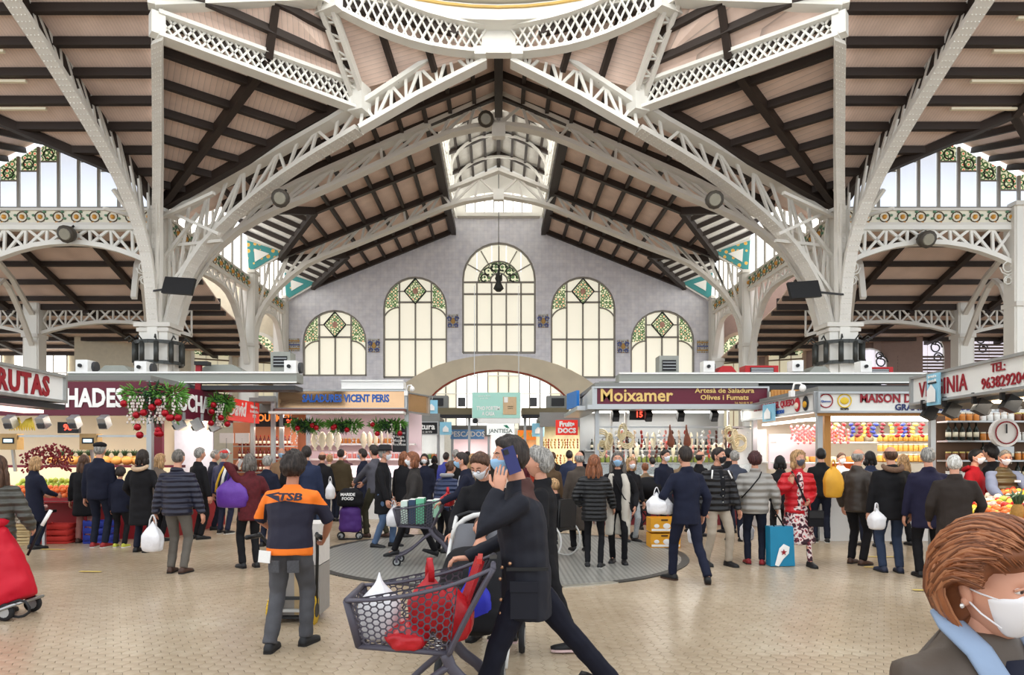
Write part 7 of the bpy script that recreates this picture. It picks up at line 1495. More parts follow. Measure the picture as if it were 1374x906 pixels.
box('name_badge', WHT, g_['sp'](.33, .175) + V((-.11, 0, 0)), (.08, .01, .03), g_['root'], frame=g_['W'])
# ---------------------------------------------------------------- the man in the orange and navy shirt with a hand truck
TSB = M('shirt_two_tone', (32, 30, 47), .7, var=0); nt = TSB.node_tree; b = nt.nodes['Principled BSDF']; tc = node(nt, 'TexCoord'); sx = node(nt, 'SeparateXYZ'); nt.links.new(tc.outputs['Object'], sx.inputs[0])
def mth(op, a, c=None):
    n = node(nt, 'Math', operation=op)
    for i, v in enumerate((a, c)):
        if v is None: continue
        if isinstance(v, (int, float)): n.inputs[i].default_value = v
        else: nt.links.new(v, n.inputs[i])
    return n.outputs[0]
ax_ = mth('ABSOLUTE', sx.outputs['X']); yoke = mth('GREATER_THAN', mth('ADD', sx.outputs['Z'], mth('MULTIPLY', ax_, .18)), 1.275); hemz = mth('LESS_THAN', sx.outputs['Z'], .872); slv = mth('MULTIPLY', mth('GREATER_THAN', ax_, mth('ADD', .20, mth('MULTIPLY', mth('SUBTRACT', 1.3, sx.outputs['Z']), .35))), mth('LESS_THAN', sx.outputs['X'], -.1))
fac = mth('MINIMUM', mth('ADD', mth('ADD', yoke, hemz), slv), 1.0); cuff = mth('MULTIPLY', mth('LESS_THAN', sx.outputs['Z'], 1.10), mth('GREATER_THAN', ax_, .24)); fac = mth('MULTIPLY', fac, mth('SUBTRACT', 1.0, cuff))
nt.links.new(ramp(nt, fac, [(0, (32, 30, 47)), (.5, (240, 120, 30))]), b.inputs['Base Color'])
JEANG = M('grey_denim', (78, 78, 82), .8, var=.45, scale=7, bump=.3)
person('man in orange and navy work shirt and grey jeans pushing a hand truck', 389, 5.75, 1.69, -4, TSB, .10, JEANG, ('mop', 'dark'), lean=6, feet=((-.13, -.12), (.10, .12)), hands=((-.22, .34, .98), (.20, .34, .94)), poles=((-1, -.5, -.2), (1, -.45, -.2)), sleeve=.5, vox=.013, shoes=(M('boot_black', (40, 40, 42), .6), SOLEK), build=1.16, collar=False, curl=(.7, .9), palms=(None, ((-1, .2, 0),)), hairth=.024, leg=1.12, foot_yaw=(4, -14), skin=SKIND, hscale=1.04)
L_ = LAST; tsbroot, TW = L_['root'], L_['W']
fm = TW @ facing(L_['sp'](.40, -.172), (0, -1, .18)); text('TSB', M('letter_dark', (44, 44, 62), .6, var=0), .085, fm @ T3(.05, .0, .012), tsbroot, bold=.003, sx=1.5, extrude=.004, shear=.15)
prism('arrow_mark', M('letter_dark'), [fm @ V(p) for p in ((-.16, .02, .012), (-.04, .045, .012), (-.04, .03, .012), (-.09, .018, .012), (-.04, .012, .012), (-.03, -.04, .012))], (0, -1, 0), .006, tsbroot)
[box('back_pocket', JEANG, L_['P'] + V((e * .08, -.135, -.175)), (.095, .02, .10), tsbroot, frame=TW, rot=Euler((.12, 0, e * .25)).to_matrix()) for e in (-1, 1)]
box('paper_slip', WHT, L_['P'] + V((-.155, -.16, -.09)), (.1, .01, .1), tsbroot, frame=TW, rot=Euler((0, .1, 0)).to_matrix())
ht = thing('hand_truck', 'dark hand truck with yellow wheels pushed by the orange-shirted man', 'hand truck', (-2.02, 6.6, 0)); x_, y_ = -2.02, 6.6
DK = M('truck_dark', (40, 42, 44), .5)
for e in (-.14, .22): tubeob('rail', DK, [(x_ + e, y_ + .02, .12), (x_ + e * 1.1, y_ - .02, .7), (x_ + e * 1.5, y_ - .36, .93)], .016, ht, 8); tubeob('grip', BLK, [(x_ + e * 1.47, y_ - .34, .91), (x_ + e * 1.9, y_ - .52, .91)], .022, ht, 8)
for z in (.25, .55, .8): beam('crossbar', DK, (x_ - .18, y_, z), (x_ + .18, y_, z), .03, .03, ht)
box('toe_plate', DK, (x_, y_ + .2, .05), (.42, .36, .02), ht); beam('axle', STEEL, (x_ - .22, y_, .13), (x_ + .22, y_, .13), .03, .03, ht)
for e in (-.2, .2):
    bm = bmesh.new(); ax = Matrix.Rotation(math.pi / 2, 3, 'Y'); lathe(bm, [(.07, -.03), (.12, -.03), (.132, -.015), (.132, .015), (.12, .03), (.07, .03)], 20, (x_ + e, y_, .133), ax); w_ = bob('wheel', bm, M('wheel_yellow', (206, 166, 30), .5), ht, smooth=True); bm = bmesh.new(); lathe(bm, [(.07, -.035), (.07, .035)], 14, (x_ + e, y_, .133), ax); bob('hub', bm, DK, w_)
    bm = bmesh.new()
    for k in range(20): a = k * .3142; bx(bm, (x_ + e, y_ + .132 * math.cos(a), .133 + .132 * math.sin(a)), (.05, .014, .014), 0, Matrix.Rotation(a, 3, 'X'))
    bob('tread', bm, M('wheel_yellow'), w_)
for k, (z, h, mt, lab) in enumerate(((.06, .5, M('carton_grey', (150, 144, 138), .7), 'tall grey carton at the bottom of the hand truck load'), (.56, .42, M('carton_white', (206, 200, 194), .7), 'pale carton on top of the hand truck load'))):
    t = thing('carton', lab, 'box', (x_, y_ + .25, z)); box('carton_body', mt, (x_ + .02, y_ + .27, z + h / 2), (.44, .4, h - .01), t); box('tape', M('tape_tan', (186, 160, 120), .4), (x_ + .02, y_ + .068, z + h / 2), (.06, .006, h - .02), t)
# ---------------------------------------------------------------- the man on the phone
PHC = M('coat_phone', (22, 23, 33), .75, var=0, bump=0); nt = PHC.node_tree; b = nt.nodes['Principled BSDF']; tc = node(nt, 'TexCoord'); sx = node(nt, 'SeparateXYZ'); nt.links.new(tc.outputs['Object'], sx.inputs[0]); nz = node(nt, 'TexNoise'); nz.inputs['Scale'].default_value = 240; nt.links.new(tc.outputs['Object'], nz.inputs['Vector']); bp = node(nt, 'Bump'); bp.inputs['Strength'].default_value = .15; nt.links.new(nz.outputs['Fac'], bp.inputs['Height']); nt.links.new(bp.outputs['Normal'], b.inputs['Normal'])
yk = mth('MULTIPLY', mth('GREATER_THAN', mth('SUBTRACT', sx.outputs['Z'], mth('MULTIPLY', sx.outputs['Y'], .5)), 1.415), mth('LESS_THAN', sx.outputs['Y'], .03)); nt.links.new(ramp(nt, yk, [(0, (22, 23, 33)), (.5, (72, 42, 37))]), b.inputs['Base Color'])
person('man in dark coat striding left with a blue phone at his ear', 712, 4.05, 1.78, 90, PHC, .25, cloth('phone_trousers', (24, 25, 38)), ('short', 'dark'), mask=MASKB, hands=((-.165, .16, 1.42), (.2, .36, .98)), palms=(((1, -.25, .1), (.15, -.1, 1)), ((0, 0, -1), (0, 1, -.05))), poles=((-.35, .25, -1), None), feet=((-.10, .30), (.1, -.66)), foot_pitch=(4, -30), vox=.0115, build=1.08, eyes=True, hres=(56, 42), hairth=.022, xy=(.165, 4.05), curl=(.3, 1.0), lean=5, head=(16, 2))
L_ = LAST; ph_, PW = L_['root'], L_['W']
LAST_PHONE = dict(L_)
t = thing('phone', 'dark blue phone held to the striding man\'s ear', 'phone', tuple(PW @ L_['wr'][0])); q_ = L_['HM'] @ V((-.101, .028, -.012)); rt_ = Euler((-.32, .06, .35)).to_matrix(); box('phone_case', M('phone_blue', (40, 44, 100), .4), q_, (.011, .078, .16), t, frame=PW, rot=rt_); box('camera_bump', BLK, q_ + rt_ @ V((-.008, .018, .055)), (.006, .03, .03), t, frame=PW, rot=rt_); box('screen', BLK, q_ + rt_ @ V((.007, 0, 0)), (.002, .07, .15), t, frame=PW, rot=rt_)
BRB = M('button_brass', (196, 150, 116), .3, metal=.8)
for z, y in ((.97, .145), (1.0, .1), (.90, .155), (.78, .150), (.70, .152)):
    bm = bmesh.new(); ellip(bm, V((-.19 + abs(y - .1) * 1.2, y, z + .03)), (.008, .011, .011), 8, 6); bob('button', bm, BRB, ph_, PW, True)
box('pocket_flap', PHC, V((-.205, .02, .90)), (.018, .16, .06), ph_, frame=PW); box('pocket', PHC, V((-.2, .02, .80)), (.014, .155, .17), ph_, frame=PW); box('waist_seam', SHOEK, V((-.198, .0, 1.0)), (.014, .24, .02), ph_, frame=PW)
# ---------------------------------------------------------------- the woman close to the camera
LADYC = M('lady_jacket', (82, 71, 62), .55, var=.12, scale=7, bump=.35); SCARF = cloth('pale_blue_scarf', (158, 178, 206))
def lady():
    H = 1.535
    r = person('auburn-haired woman in brown jacket and white mask, close to the camera', 1335, 1.45, H, -167, LADYC, .2, BLACKC, None, mask=M('mask_cone', (234, 230, 230), .75, var=.02), eyes=True, vox=.01, hres=(72, 54), xy=(1.045, 1.45), hands=((-.25, .1, .8), (.25, .1, .8)), build=1.1, collar=False, drop=.048)
    L = dict(LAST); s, W, HM = L['s'], L['W'], L['HM']
    bm = bmesh.new(); rnd = random.Random(4)
    def fn(n):
        p = hpt(n); y, z, x = n.y, n.z, abs(n.x)
        zc = .50 - .12 * x if y > .5 else (.50 - .12 * x) - .62 * sstep(.5, .12, y) if y > .12 else -.16 - .66 * sstep(.12, -.5, y)
        k = sstep(-.06, .12, z - zc)
        if -.26 < y < .45 and x > .5: k *= sstep(.0, .16, z + .25 * max(0, -y - .05))
        t = .034 + .016 * sstep(0, .8, z) + .010 * noise.noise(V((n.x * 2.2, n.y * 2.2, n.z * 2.2))) + .007 * noise.noise(V((n.x * 9, n.y * 5, n.z * 3)))
        return HM @ (p + p.normalized() * (t * k - .014 * (1 - k)))
    headgrid(bm, 80, 60, fn); ho = bob('hair', bm, M('hair_auburn_near', (128, 77, 48), .5, var=.35, scale=30), r, W, True)
    # combed locks swept back from the brow and down to the nape
    def outer(n, k=.042): p = hpt(n); return HM @ (p + p.normalized() * (k + .014 * sstep(0, .8, n.z)))
    bms = [bmesh.new() for _ in range(3)]
    for q in range(330):
        x0, z0 = (rnd.uniform(-.95, .95), rnd.uniform(.5, .9)) if q < 230 else (rnd.choice((-1, 1)) * rnd.uniform(.85, 1.1), rnd.uniform(.1, .5)); e = 1 if x0 > 0 else -1; pts = []; lift = rnd.uniform(-.004, .006); drop = rnd.uniform(.75, 1.5); side = abs(x0)
        for k in range(9):
            f = k / 8; y = (.62 if q < 230 else .42) - 1.65 * f * (1 - .12 * side); z = z0 + .28 * math.sin(min(1, f * 2.2) * 1.57) * (1 - side * .6) - drop * max(0, f - .3) ** 1.25 * 1.1 + .03 * math.sin(f * 9 + q); x = x0 * (1 + .55 * math.sin(f * 3.1)) + .03 * math.sin(f * 7 + q * 2)
            n = V((x, y, z)); n.normalize(); zc = .44 if n.y > .4 else -.74
            pts.append(outer(n, .041 + lift + .004 * math.sin(f * 6 + q)))
        tube(bms[q % 3], pts, [(.001, .002), (.003, .006), (.004, .009), (.0045, .010), (.0045, .010), (.0045, .009), (.004, .008), (.003, .006), (.001, .001)], 5)
    for q in range(190):
        pts = []; e = rnd.choice((-1, 1)); j = rnd.uniform(-.004, .004)
        if q < 110:
            x0 = rnd.uniform(.05, .85); z0 = .60 - .2 * x0 + rnd.uniform(-.02, .12)
            for k in range(7): f = k / 6; n = V((e * (x0 + .45 * f), .95 - .2 * x0 - 1.15 * f, z0 + .22 * math.sin(f * 2.4) - .35 * f * f + .02 * math.sin(f * 8 + q))).normalized(); pts.append(outer(n, .020 + .022 * min(1, f * 2) + j))
        else:
            x0 = rnd.uniform(-1, 1); y0 = -1 + .55 * abs(x0)
            if q % 2: x0 = e * rnd.uniform(.75, 1); y0 = -rnd.uniform(.12, .6)
            for k in range(7): f = k / 6; n = V((x0 * (1 - .25 * f), y0, .35 - 1.25 * f)).normalized(); pts.append(outer(n, x0 * 0 + .050 - .010 * f + j))
        tube(bms[q % 3], pts, [(.001, .002), (.003, .007), (.004, .010), (.0045, .011), (.004, .010), (.003, .007), (.001, .001)], 5)
    for q in range(3): o = bob('lock', bms[q], M('hair_auburn_lock%d' % q, [(146, 88, 54), (112, 66, 40), (172, 114, 78)][q], .45, var=.3, scale=30), ho, W, True); o['kind'] = 'stuff'
    bm = bmesh.new(); ellip(bm, HM @ V((.092, -.004, -.036)), (.006, .004, .006), 8, 6); bob('earring', bm, M('earring', (226, 222, 216), .15, metal=.6), r, W, True)
    sp = L['sp']
    def lapel(name, mat, e, w0, out, z0, z1):
        vs_, fs_ = [], []
        for k in range(9):
            f = k / 8; a0 = -1.9 + 2.3 * f
            c_ = sp(.53 - .20 * f ** 1.3, 0) ; rx, ry = .078 + .045 * f, .072 + .06 * f
            p0 = c_ + V((e * rx * abs(math.cos(a0)) * s, ry * math.sin(a0) * s + .02 * f, .035 * s * (1 - f)))
            p1 = p0 + V((e * (.02 + w0 * min(1, f * 1.6)) * s, -.01, -.055 * s - .02 * f)); vs_ += [p0, p1, p1 + V((0, .004, -.014)), p0 + V((-e * .012, .0, -.014))]
        for k in range(8):
            for j in range(4): fs_.append((4 * k + j, 4 * k + (j + 1) % 4, 4 * k + 4 + (j + 1) % 4, 4 * k + 4 + j))
        fs_ += [(3, 2, 1, 0), (32, 33, 34, 35)]
        o = mob(name, vs_, fs_, mat, r, W, True); m = o.modifiers.new('s', 'SUBSURF'); m.levels = 2; m.render_levels = 2
    for e in (-1, 1): lapel('collar', LADYC, e, .10, 0, 0, 0)
    bm = bmesh.new()
    for e in (-1, 1): tube(bm, [sp(.545, -.045) + V((e * .055, 0, .01)), sp(.535, .0) + V((e * .078, 0, .0)), sp(.49, .065) + V((e * .072, 0, 0)), sp(.42, .11) + V((e * .06, 0, 0)), sp(.30, .135) + V((e * .05, 0, 0)), sp(.15, .14) + V((e * .05, 0, 0))], [(.012, .03)] * 6, 10)
    tube(bm, [sp(.55, -.05) + V((-.055, 0, .01)), sp(.555, -.072), sp(.55, -.05) + V((.055, 0, .01))], (.014, .026), 10) if False else None
    bob('scarf', bm, SCARF, r, W, True)
    bm = bmesh.new(); tube(bm, [sp(.16, .11), sp(.36, .10), sp(.455, .055)], [(.08, .04), (.08, .04), (.05, .035)], 10, True, (1, 0, 0)); bob('jumper', bm, cloth('navy_jumper', (34, 36, 52)), r, W, True)
lady()
# ================================================================ trolleys, bags, pushchairs
PLG = M('cart_grey', (78, 74, 84), .45, var=.05); RUB = M('rubber', (34, 34, 36), .7); BAGW = M('bag_white', (232, 230, 232), .45, var=.08, scale=14, bump=.5); BAGR = M('bag_red', (178, 28, 36), .35, var=.3, scale=10, bump=.6)
def wheel(parent, f, p, r, w=.03, fork=True, mt=None):
    bm = bmesh.new(); ax = Matrix.Rotation(math.pi / 2, 3, 'Y'); lathe(bm, [(r * .55, -w / 2), (r * .95, -w / 2), (r, 0), (r * .95, w / 2), (r * .55, w / 2)], 16, p, ax); o = bob('wheel', bm, mt or RUB, parent, f, True)
    bm = bmesh.new(); lathe(bm, [(r * .6, -w * .55), (r * .6, w * .55)], 12, p, ax); bob('hub', bm, STEEL, o, f)
    if fork:
        for e in (-1, 1): box('fork', PLG, V(p) + V((e * w * .85, 0, r * .7)), (.008, .035, r * 1.6), parent, frame=f)
def panel_hex(bm, c, r, quad, th=.007):
    """hexagon grid of bars filling the quad (four corner points a,b,c,d)."""
    a, b_, cc, d = [V(q) for q in quad]; L = ((b_ - a).length + (cc - d).length) / 2; Hh = ((d - a).length + (cc - b_).length) / 2
    def P2(u, v): return (a.lerp(b_, u)).lerp(d.lerp(cc, u), v)
    nx = int(L / (1.5 * r)) + 2; ny = int(Hh / (1.732 * r)) + 2
    for i in range(-1, nx):
        for j in range(-1, ny):
            cx, cy = i * 1.5 * r, j * 1.732 * r + (.866 * r if i % 2 else 0)
            for k in range(3):
                p, q = [(cx + r * math.cos(t), cy + r * math.sin(t)) for t in (k * math.pi / 3, (k + 1) * math.pi / 3)]
                uv = [(min(1, max(0, u / L)), min(1, max(0, v / Hh))) for u, v in (p, q)]
                if all(0 <= u <= L and 0 <= v <= Hh for u, v in (p, q)) or (abs(uv[0][0] - uv[1][0]) * L + abs(uv[0][1] - uv[1][1]) * Hh) > .3 * r: bbeam(bm, P2(*uv[0]), P2(*uv[1]), th, th)
def cart(label, x, y, rz, r=.024):
    t = thing('shopping_trolley', label, 'trolley', (x, y, 0), rz); f = wm(t)
    def pt(e, k): return {'ht': V((e * .26, 0, 1.04)), 'mt': V((e * .25, .42, .90)), 'ft': V((e * .22, .80, .86)), 'fb': V((e * .18, .74, .60)), 'rb': V((e * .22, .24, .57))}[k]
    for e in (-1, 1):
        bm = bmesh.new(); panel_hex(bm, None, r, (pt(e, 'rb'), pt(e, 'fb'), pt(e, 'ft'), pt(e, 'mt').lerp(pt(e, 'ht'), .55))); bob('side_mesh', bm, PLG, t, f)
        tubeob('rim', PLG, smooth_pts([pt(e, 'ht'), V((e * .255, .2, .955)), pt(e, 'mt'), V((e * .235, .62, .868)), pt(e, 'ft')], 2), (.012, .026), t, 8, True, f)
        tubeob('bottom_rail', PLG, [pt(e, 'rb'), pt(e, 'fb')], (.016, .022), t, 8, True, f); tubeob('corner_post', PLG, [pt(e, 'fb'), pt(e, 'ft')], .022, t, 8, True, f)
        tubeob('rear_post', PLG, smooth_pts([pt(e, 'ht'), V((e * .25, .10, .86)), V((e * .235, .20, .66)), pt(e, 'rb')], 1), (.016, .038), t, 8, True, f)
        tubeob('leg', PLG, smooth_pts([V((e * .22, .26, .57)), V((e * .22, .22, .47)), V((e * .22, .06, .35)), V((e * .24, -.06, .13))], 1), (.022, .034), t, 8, True, f)
        tubeob('leg', PLG, smooth_pts([V((e * .21, .24, .50)), V((e * .21, .36, .42)), V((e * .2, .58, .22)), V((e * .19, .74, .15))], 1), (.02, .03), t, 8, True, f)
        wheel(t, f, (e * .24, -.06, .065), .065); wheel(t, f, (e * .19, .76, .065), .065)
    bm = bmesh.new(); panel_hex(bm, None, r, (pt(-1, 'fb'), pt(1, 'fb'), pt(1, 'ft'), pt(-1, 'ft'))); bob('front_mesh', bm, PLG, t, f)
    bm = bmesh.new(); panel_hex(bm, None, r * 1.2, (pt(-1, 'rb'), pt(1, 'rb'), pt(1, 'fb'), pt(-1, 'fb'))); bob('floor_mesh', bm, PLG, t, f)
    bm = bmesh.new(); panel_hex(bm, None, r * 1.2, (pt(-1, 'rb'), pt(1, 'rb'), V((.25, .06, .92)), V((-.25, .06, .92)))); bob('rear_mesh', bm, PLG, t, f)
    for k in ('ft', 'fb', 'rb'): tubeob('cross_rail', PLG, [pt(-1, k), pt(1, k)], .018, t, 8, True, f)
    tubeob('handle', PLG, [pt(-1, 'ht'), pt(1, 'ht')], .016, t, 8, True, f); box('handle_cover', BLK, (0, 0, 1.045), (.16, .045, .045), t, frame=f)
    return t, f
def bag(label, p, w, h, mat, depth=.16, name='plastic_bag', cat='bag', seed=0, handles=True, fl=1.0, wmx=None):
    p = V(p); t = thing(name, label, cat, (p.x, p.y, p.z - h) if wmx is None else tuple((wmx @ p) - V((0, 0, h)))); off = V((seed * 2.3, seed, 0)); bm = bmesh.new()
    def fn(n):
        an = math.atan2(n.y, n.x); up = sstep(-.3, .9, n.z); k = 1 + .10 * noise.noise(n * 2.2 + off) + (.05 + .16 * up) * noise.noise(V((math.cos(an) * 4, math.sin(an) * 4, n.z * .8)) + off) + .05 * noise.noise(n * 9 + off); tp = 1 - .72 * fl * sstep(.0, .95, n.z)
        sq = .62 + .38 * max(abs(n.x), abs(n.z)) ** 3; return p + V((n.x * w / 2 * k * tp / sq * .9, n.y * depth / 2 * k * tp / .8, -h * .60 + n.z * h * .40 / (sq if n.z < 0 else .9)))
    headgrid(bm, 30, 22, fn); bob('bag_body', bm, mat, t, wmx, True)
    if handles:
        for e in (-1, 1): tubeob('bag_handle', mat, [p + V((e * w * .16, e * .012, -h * .30)), p + V((e * w * .12, e * .01, -h * .12)), p + V((e * .012, 0, 0)), p + V((0, 0, .01))], (.006, .02), t, 6, True, wmx)
    return t
c1, f1 = cart('dark grey mesh trolley pushed by the man on the phone, red bags inside', -.03, 3.88, math.pi / 2)
c2, f2 = cart('dark grey mesh trolley with green boxes on the round plate', -.76, 10.2, math.pi / 2)
bag('white plastic bag standing up in the front of the near trolley', (0, .66, 1.05), .2, .46, BAGW, .2, seed=1, handles=False, fl=1.2, wmx=f1)
for k, (x, y, z, w, h, lab) in enumerate(((-.08, .36, 1.06, .10, .40, 'tall red plastic bag tip rising from the middle of the near trolley'), (.05, .24, .98, .26, .40, 'red bag behind the tall red tip in the near trolley'), (-.08, .48, .76, .36, .18, 'flat red bag lying on the floor of the near trolley'), (.06, .56, .74, .24, .16, 'small red and white bag at the bottom of the near trolley'))): bag(lab, (x, y, z), w, h, BAGR if k < 3 else M('bag_pink', (216, 150, 150), .4, var=.5, scale=12), .2, seed=3 + k, handles=k == 0, wmx=f1)
t = thing('picture_frame', 'red board leaning at the handle end of the near trolley', 'board', tuple(f1 @ V((.1, .12, .75)))); box('board', BAGR, (.1, .14, .87), (.2, .02, .36), t, frame=f1, rot=Euler((.35, 0, .2)).to_matrix()); box('board_edge', M('edge_red', (200, 50, 44), .4), (.1, .08, 1.04), (.22, .03, .03), t, frame=f1)
for k, (x, y, z, sx, sy, sz, c_, lab) in enumerate(((0, .66, .80, .26, .1, .34, (210, 226, 214), 'pale box at the front of the far trolley'), (0, .54, .81, .28, .1, .36, (50, 70, 96), 'dark blue box in the far trolley'), (0, .42, .82, .3, .12, .38, (110, 190, 150), 'mint green box in the far trolley'), (.02, .28, .80, .28, .1, .34, (46, 54, 66), 'dark box behind the mint box in the far trolley'), (0, .18, .86, .3, .1, .26, (180, 226, 196), 'pale green box nearest the handle of the far trolley'))):
    t = thing('carton', lab, 'box', tuple(f2 @ V((x, y, z - sz / 2)))); box('carton_body', M('carton_%d' % k, c_, .6), (x, y, z), (sx, sy, sz), t, frame=f2); box('carton_lid', WHT, (x, y, z + sz / 2), (sx * .96, sy * .9, .012), t, frame=f2)
bag('red shopping bag carried over the far trolley handle', (.1, .02, 1.16), .36, .28, BAGR, .18, seed=9, wmx=f2); bag('orange carrier bag hanging behind the far trolley', (.2, -.12, 1.0), .26, .58, M('bag_orange', (222, 104, 40), .5, var=.1), .1, seed=10, fl=.1, wmx=f2)
for k, (px, py, d, w, h, lab, mt) in enumerate(((205, 692, 9.3, .28, .50, 'white plastic bag held by the man in the navy quilted jacket', BAGW), (313, 630, 9.8, .50, .56, 'big purple drawstring bag on the arm of the red-coated phone woman', M('bag_purple', (98, 54, 150), .4, var=.15, scale=8, bump=.6)), (528, 672, 11.9, .26, .46, 'white plastic bag held by the man in the fedora', BAGW), (443, 640, 15.0, .2, .5, 'cream bag held between the men at the pink-lit stall', BAGW), (881, 655, 8.75, .26, .34, 'white plastic bag with a blue print held by the suited man', BAGW), (893, 660, 8.9, .2, .30, 'smaller white bag behind the blue-printed one', BAGW), (1176, 676, 9.35, .2, .36, 'small white printed bag held beside the blue jeans', BAGW), (1118, 618, 10.1, .30, .56, 'yellow and red bag under the arm of the leather-jacketed man', M('bag_yellow', (226, 160, 50), .5, var=.5, scale=3)), (932, 695, 10.5, .2, .4, 'white bag hanging behind the suited man', BAGW), (1002, 690, 10.6, .2, .42, 'white bag beside the stone-grey jacket', BAGW), (1172, 672, 11.6, .2, .3, 'pale bag carried behind the white printed bag', BAGW))):
    bag(lab, at(px, py, d), w, h, mt, .2 if k != 7 else .13, seed=20 + k, fl=.35 if k == 7 else 1.0)
t = thing('shopping_bag', 'turquoise carrier bag with a white hand and red star', 'bag', (4.2, 10.0, 0)); f = Matrix.Translation((4.2, 10.05, 0)) @ Matrix.Rotation(.1, 4, 'Z'); TQ = M('bag_turquoise', (28, 130, 168), .45, var=.1)
prism('bag_body', TQ, [f @ V(q) for q in ((-.17, -.08, .01), (.21, -.08, .01), (.18, -.08, .60), (-.18, -.08, .60))], (0, 1, 0), .18, t)
bm = bmesh.new(); tube(bm, [f @ V((-.08, -.09, .02)), f @ V((-.03, -.095, .14)), f @ V((.03, -.095, .24)), f @ V((.07, -.095, .32))], [(.03, .004), (.05, .004), (.08, .004), (.05, .004)], 8, True, (1, 0, 0)); bob('hand_picture', bm, WHT, t)
prism('star_picture', LETR, [f @ V((.02 + (.05 if k % 2 == 0 else .02) * math.sin(k * .628), -.105, .22 + (.05 if k % 2 == 0 else .02) * math.cos(k * .628))) for k in range(10)], (0, -1, 0), .006, t); tubeob('bag_handle', BLACKC, [f @ V((-.1, -.06, .58)), f @ V((-.13, 0, .75)), f @ V((-.12, 0, .88)), f @ V((-.02, 0, .75)), f @ V((.06, -.06, .58))], .012, t)
YB2 = M('box_yellow', (226, 160, 40), .6, var=.08); 
for k, lab in enumerate(('yellow and white cardboard fruit box on the floor, bottom of two', 'yellow and white cardboard fruit box, top of two')):
    t = thing('fruit_box', lab, 'box', (2.95, 12.1, k * .28)); z = k * .28; x, y = 2.98, 12.15
    for (cx, cy, sx, sy) in ((x, y - .18, .52, .012), (x, y + .18, .52, .012), (x - .26, y, .012, .36), (x + .26, y, .012, .36)): box('box_wall', YB2, (cx, cy, z + .135), (sx, sy, .25), t)
    box('box_floor', YB2, (x, y, z + .02), (.5, .34, .02), t); box('hand_slot', M('slot_brown', (90, 60, 30), .8), (x - .02, y - .188, z + .225), (.12, .006, .03), t)
    for (u, w_, r_) in ((-.16, .12, .05), (.02, .12, .07), (.16, .1, .04)):
        bm = bmesh.new(); ellip(bm, (x + u, y - .188, z + w_), (r_, .004, r_ * .7), 10, 6); bob('printed_fruit', bm, WHT, t)
    box('printed_band', WHT, (x, y - .188, z + .05), (.5, .005, .04), t)
# red wheeled bag at the left edge
t = thing('wheeled_bag', 'bright red wheeled shopping bag tilted at the left frame edge', 'wheeled bag', (-5.15, 6.9, 0)); f = Matrix.Translation((-4.86, 6.9, .13)) @ Matrix.Rotation(-.36, 4, 'Y') @ Matrix.Scale(1.18, 4)
bm = bmesh.new(); tube(bm, [(-.14, 0, .05), (-.14, 0, .12), (-.15, 0, .45), (-.16, 0, .68), (-.16, 0, .74)], [(.22, .20), (.25, .22), (.24, .21), (.22, .2), (.16, .15)], 18, True, (1, 0, 0)); rem('bag_body', bm, M('bag_red2', (196, 12, 40), .6, var=.1, bump=.3), t, f, .02, .016, 0, None, 6, 4, 3)
bm = bmesh.new(); ellip(bm, (-.16, 0, .74), (.25, .23, .07), 16, 8); bob('flap', bm, M('bag_red2'), t, f, True); tubeob('drawstring', BLK, [(.04, -.2, .70), (.06, -.23, .60), (.05, -.23, .48)], .008, t, 5, True, f); tubeob('frame_rail', STEEL, [(-.3, -.2, .02), (.02, -.2, .02), (.02, .2, .02)], .014, t, 6, True, f)
g = Matrix.Translation((-4.88, 6.9, 0))
for x, y in ((-.22, -.16), (-.05, -.2), (-.05, .2)): wheel(t, g @ Matrix.Rotation(1.57, 4, 'Z'), (y, -x, .09), .09, .04, False)
tubeob('foot_loop', BLK, smooth_pts([(-.05, -.18, .16), (.12, -.18, .22), (.2, -.18, .1), (.1, -.18, .03), (-.02, -.18, .05)], 1), .014, t, 6, True, g); tubeob('handle_rod', BLK, [(-.0, .05, .62), (.1, .12, .92), (.16, .16, 1.06)], .014, t, 6, True, g); tubeob('grip', WHT, [(.1, .12, .92), (.17, .16, 1.08)], .018, t, 6, True, g)
# purple trolley with a black bag on top
t = thing('wheeled_bag', 'purple wheeled shopping bag in front of the olive-trousered man', 'wheeled bag', (-2.95, 13.2, 0)); g = Matrix.Translation((-2.92, 13.2, 0)); PUR = M('bag_violet', (72, 36, 108), .6, var=.1, bump=.3)
bm = bmesh.new(); tube(bm, [(0, 0, .16), (0, 0, .22), (0, 0, .6), (0, 0, .66)], [(.2, .16), (.23, .19), (.2, .17), (.15, .12)], 14, True, (1, 0, 0)); rem('bag_body', bm, PUR, t, g, .025, .014, 0, None, 6, 3, 5); tubeob('frame', BLK, [(-.2, -.1, .03), (-.2, .1, .15), (-.16, .18, .95), (.16, .18, .95), (.2, .1, .15), (.2, -.1, .03), (-.2, -.1, .03)], .016, t, 6, True, g); wheel(t, g @ Matrix.Rotation(1.57, 4, 'Z'), (0, .18, .08), .08, .04, False); wheel(t, g @ Matrix.Rotation(1.57, 4, 'Z'), (0, -.18, .08), .08, .04, False)
t = thing('backpack', 'black bag with white lettering resting on the purple wheeled bag', 'bag', (-2.92, 13.15, .66)); bm = bmesh.new(); tube(bm, [(0, 0, .66), (0, 0, .72), (0, 0, .92), (0, 0, 1.02)], [(.24, .17), (.27, .2), (.25, .18), (.12, .1)], 14, True, (1, 0, 0)); rem('bag_body', bm, BLACKC, t, g, .025, .01, 0, None, 6, 3, 6); text('MARIDE\nFOOD', LETW, .08, g @ facing((.0, -.215, .86), (0, -1, .1)), t, bold=.002)
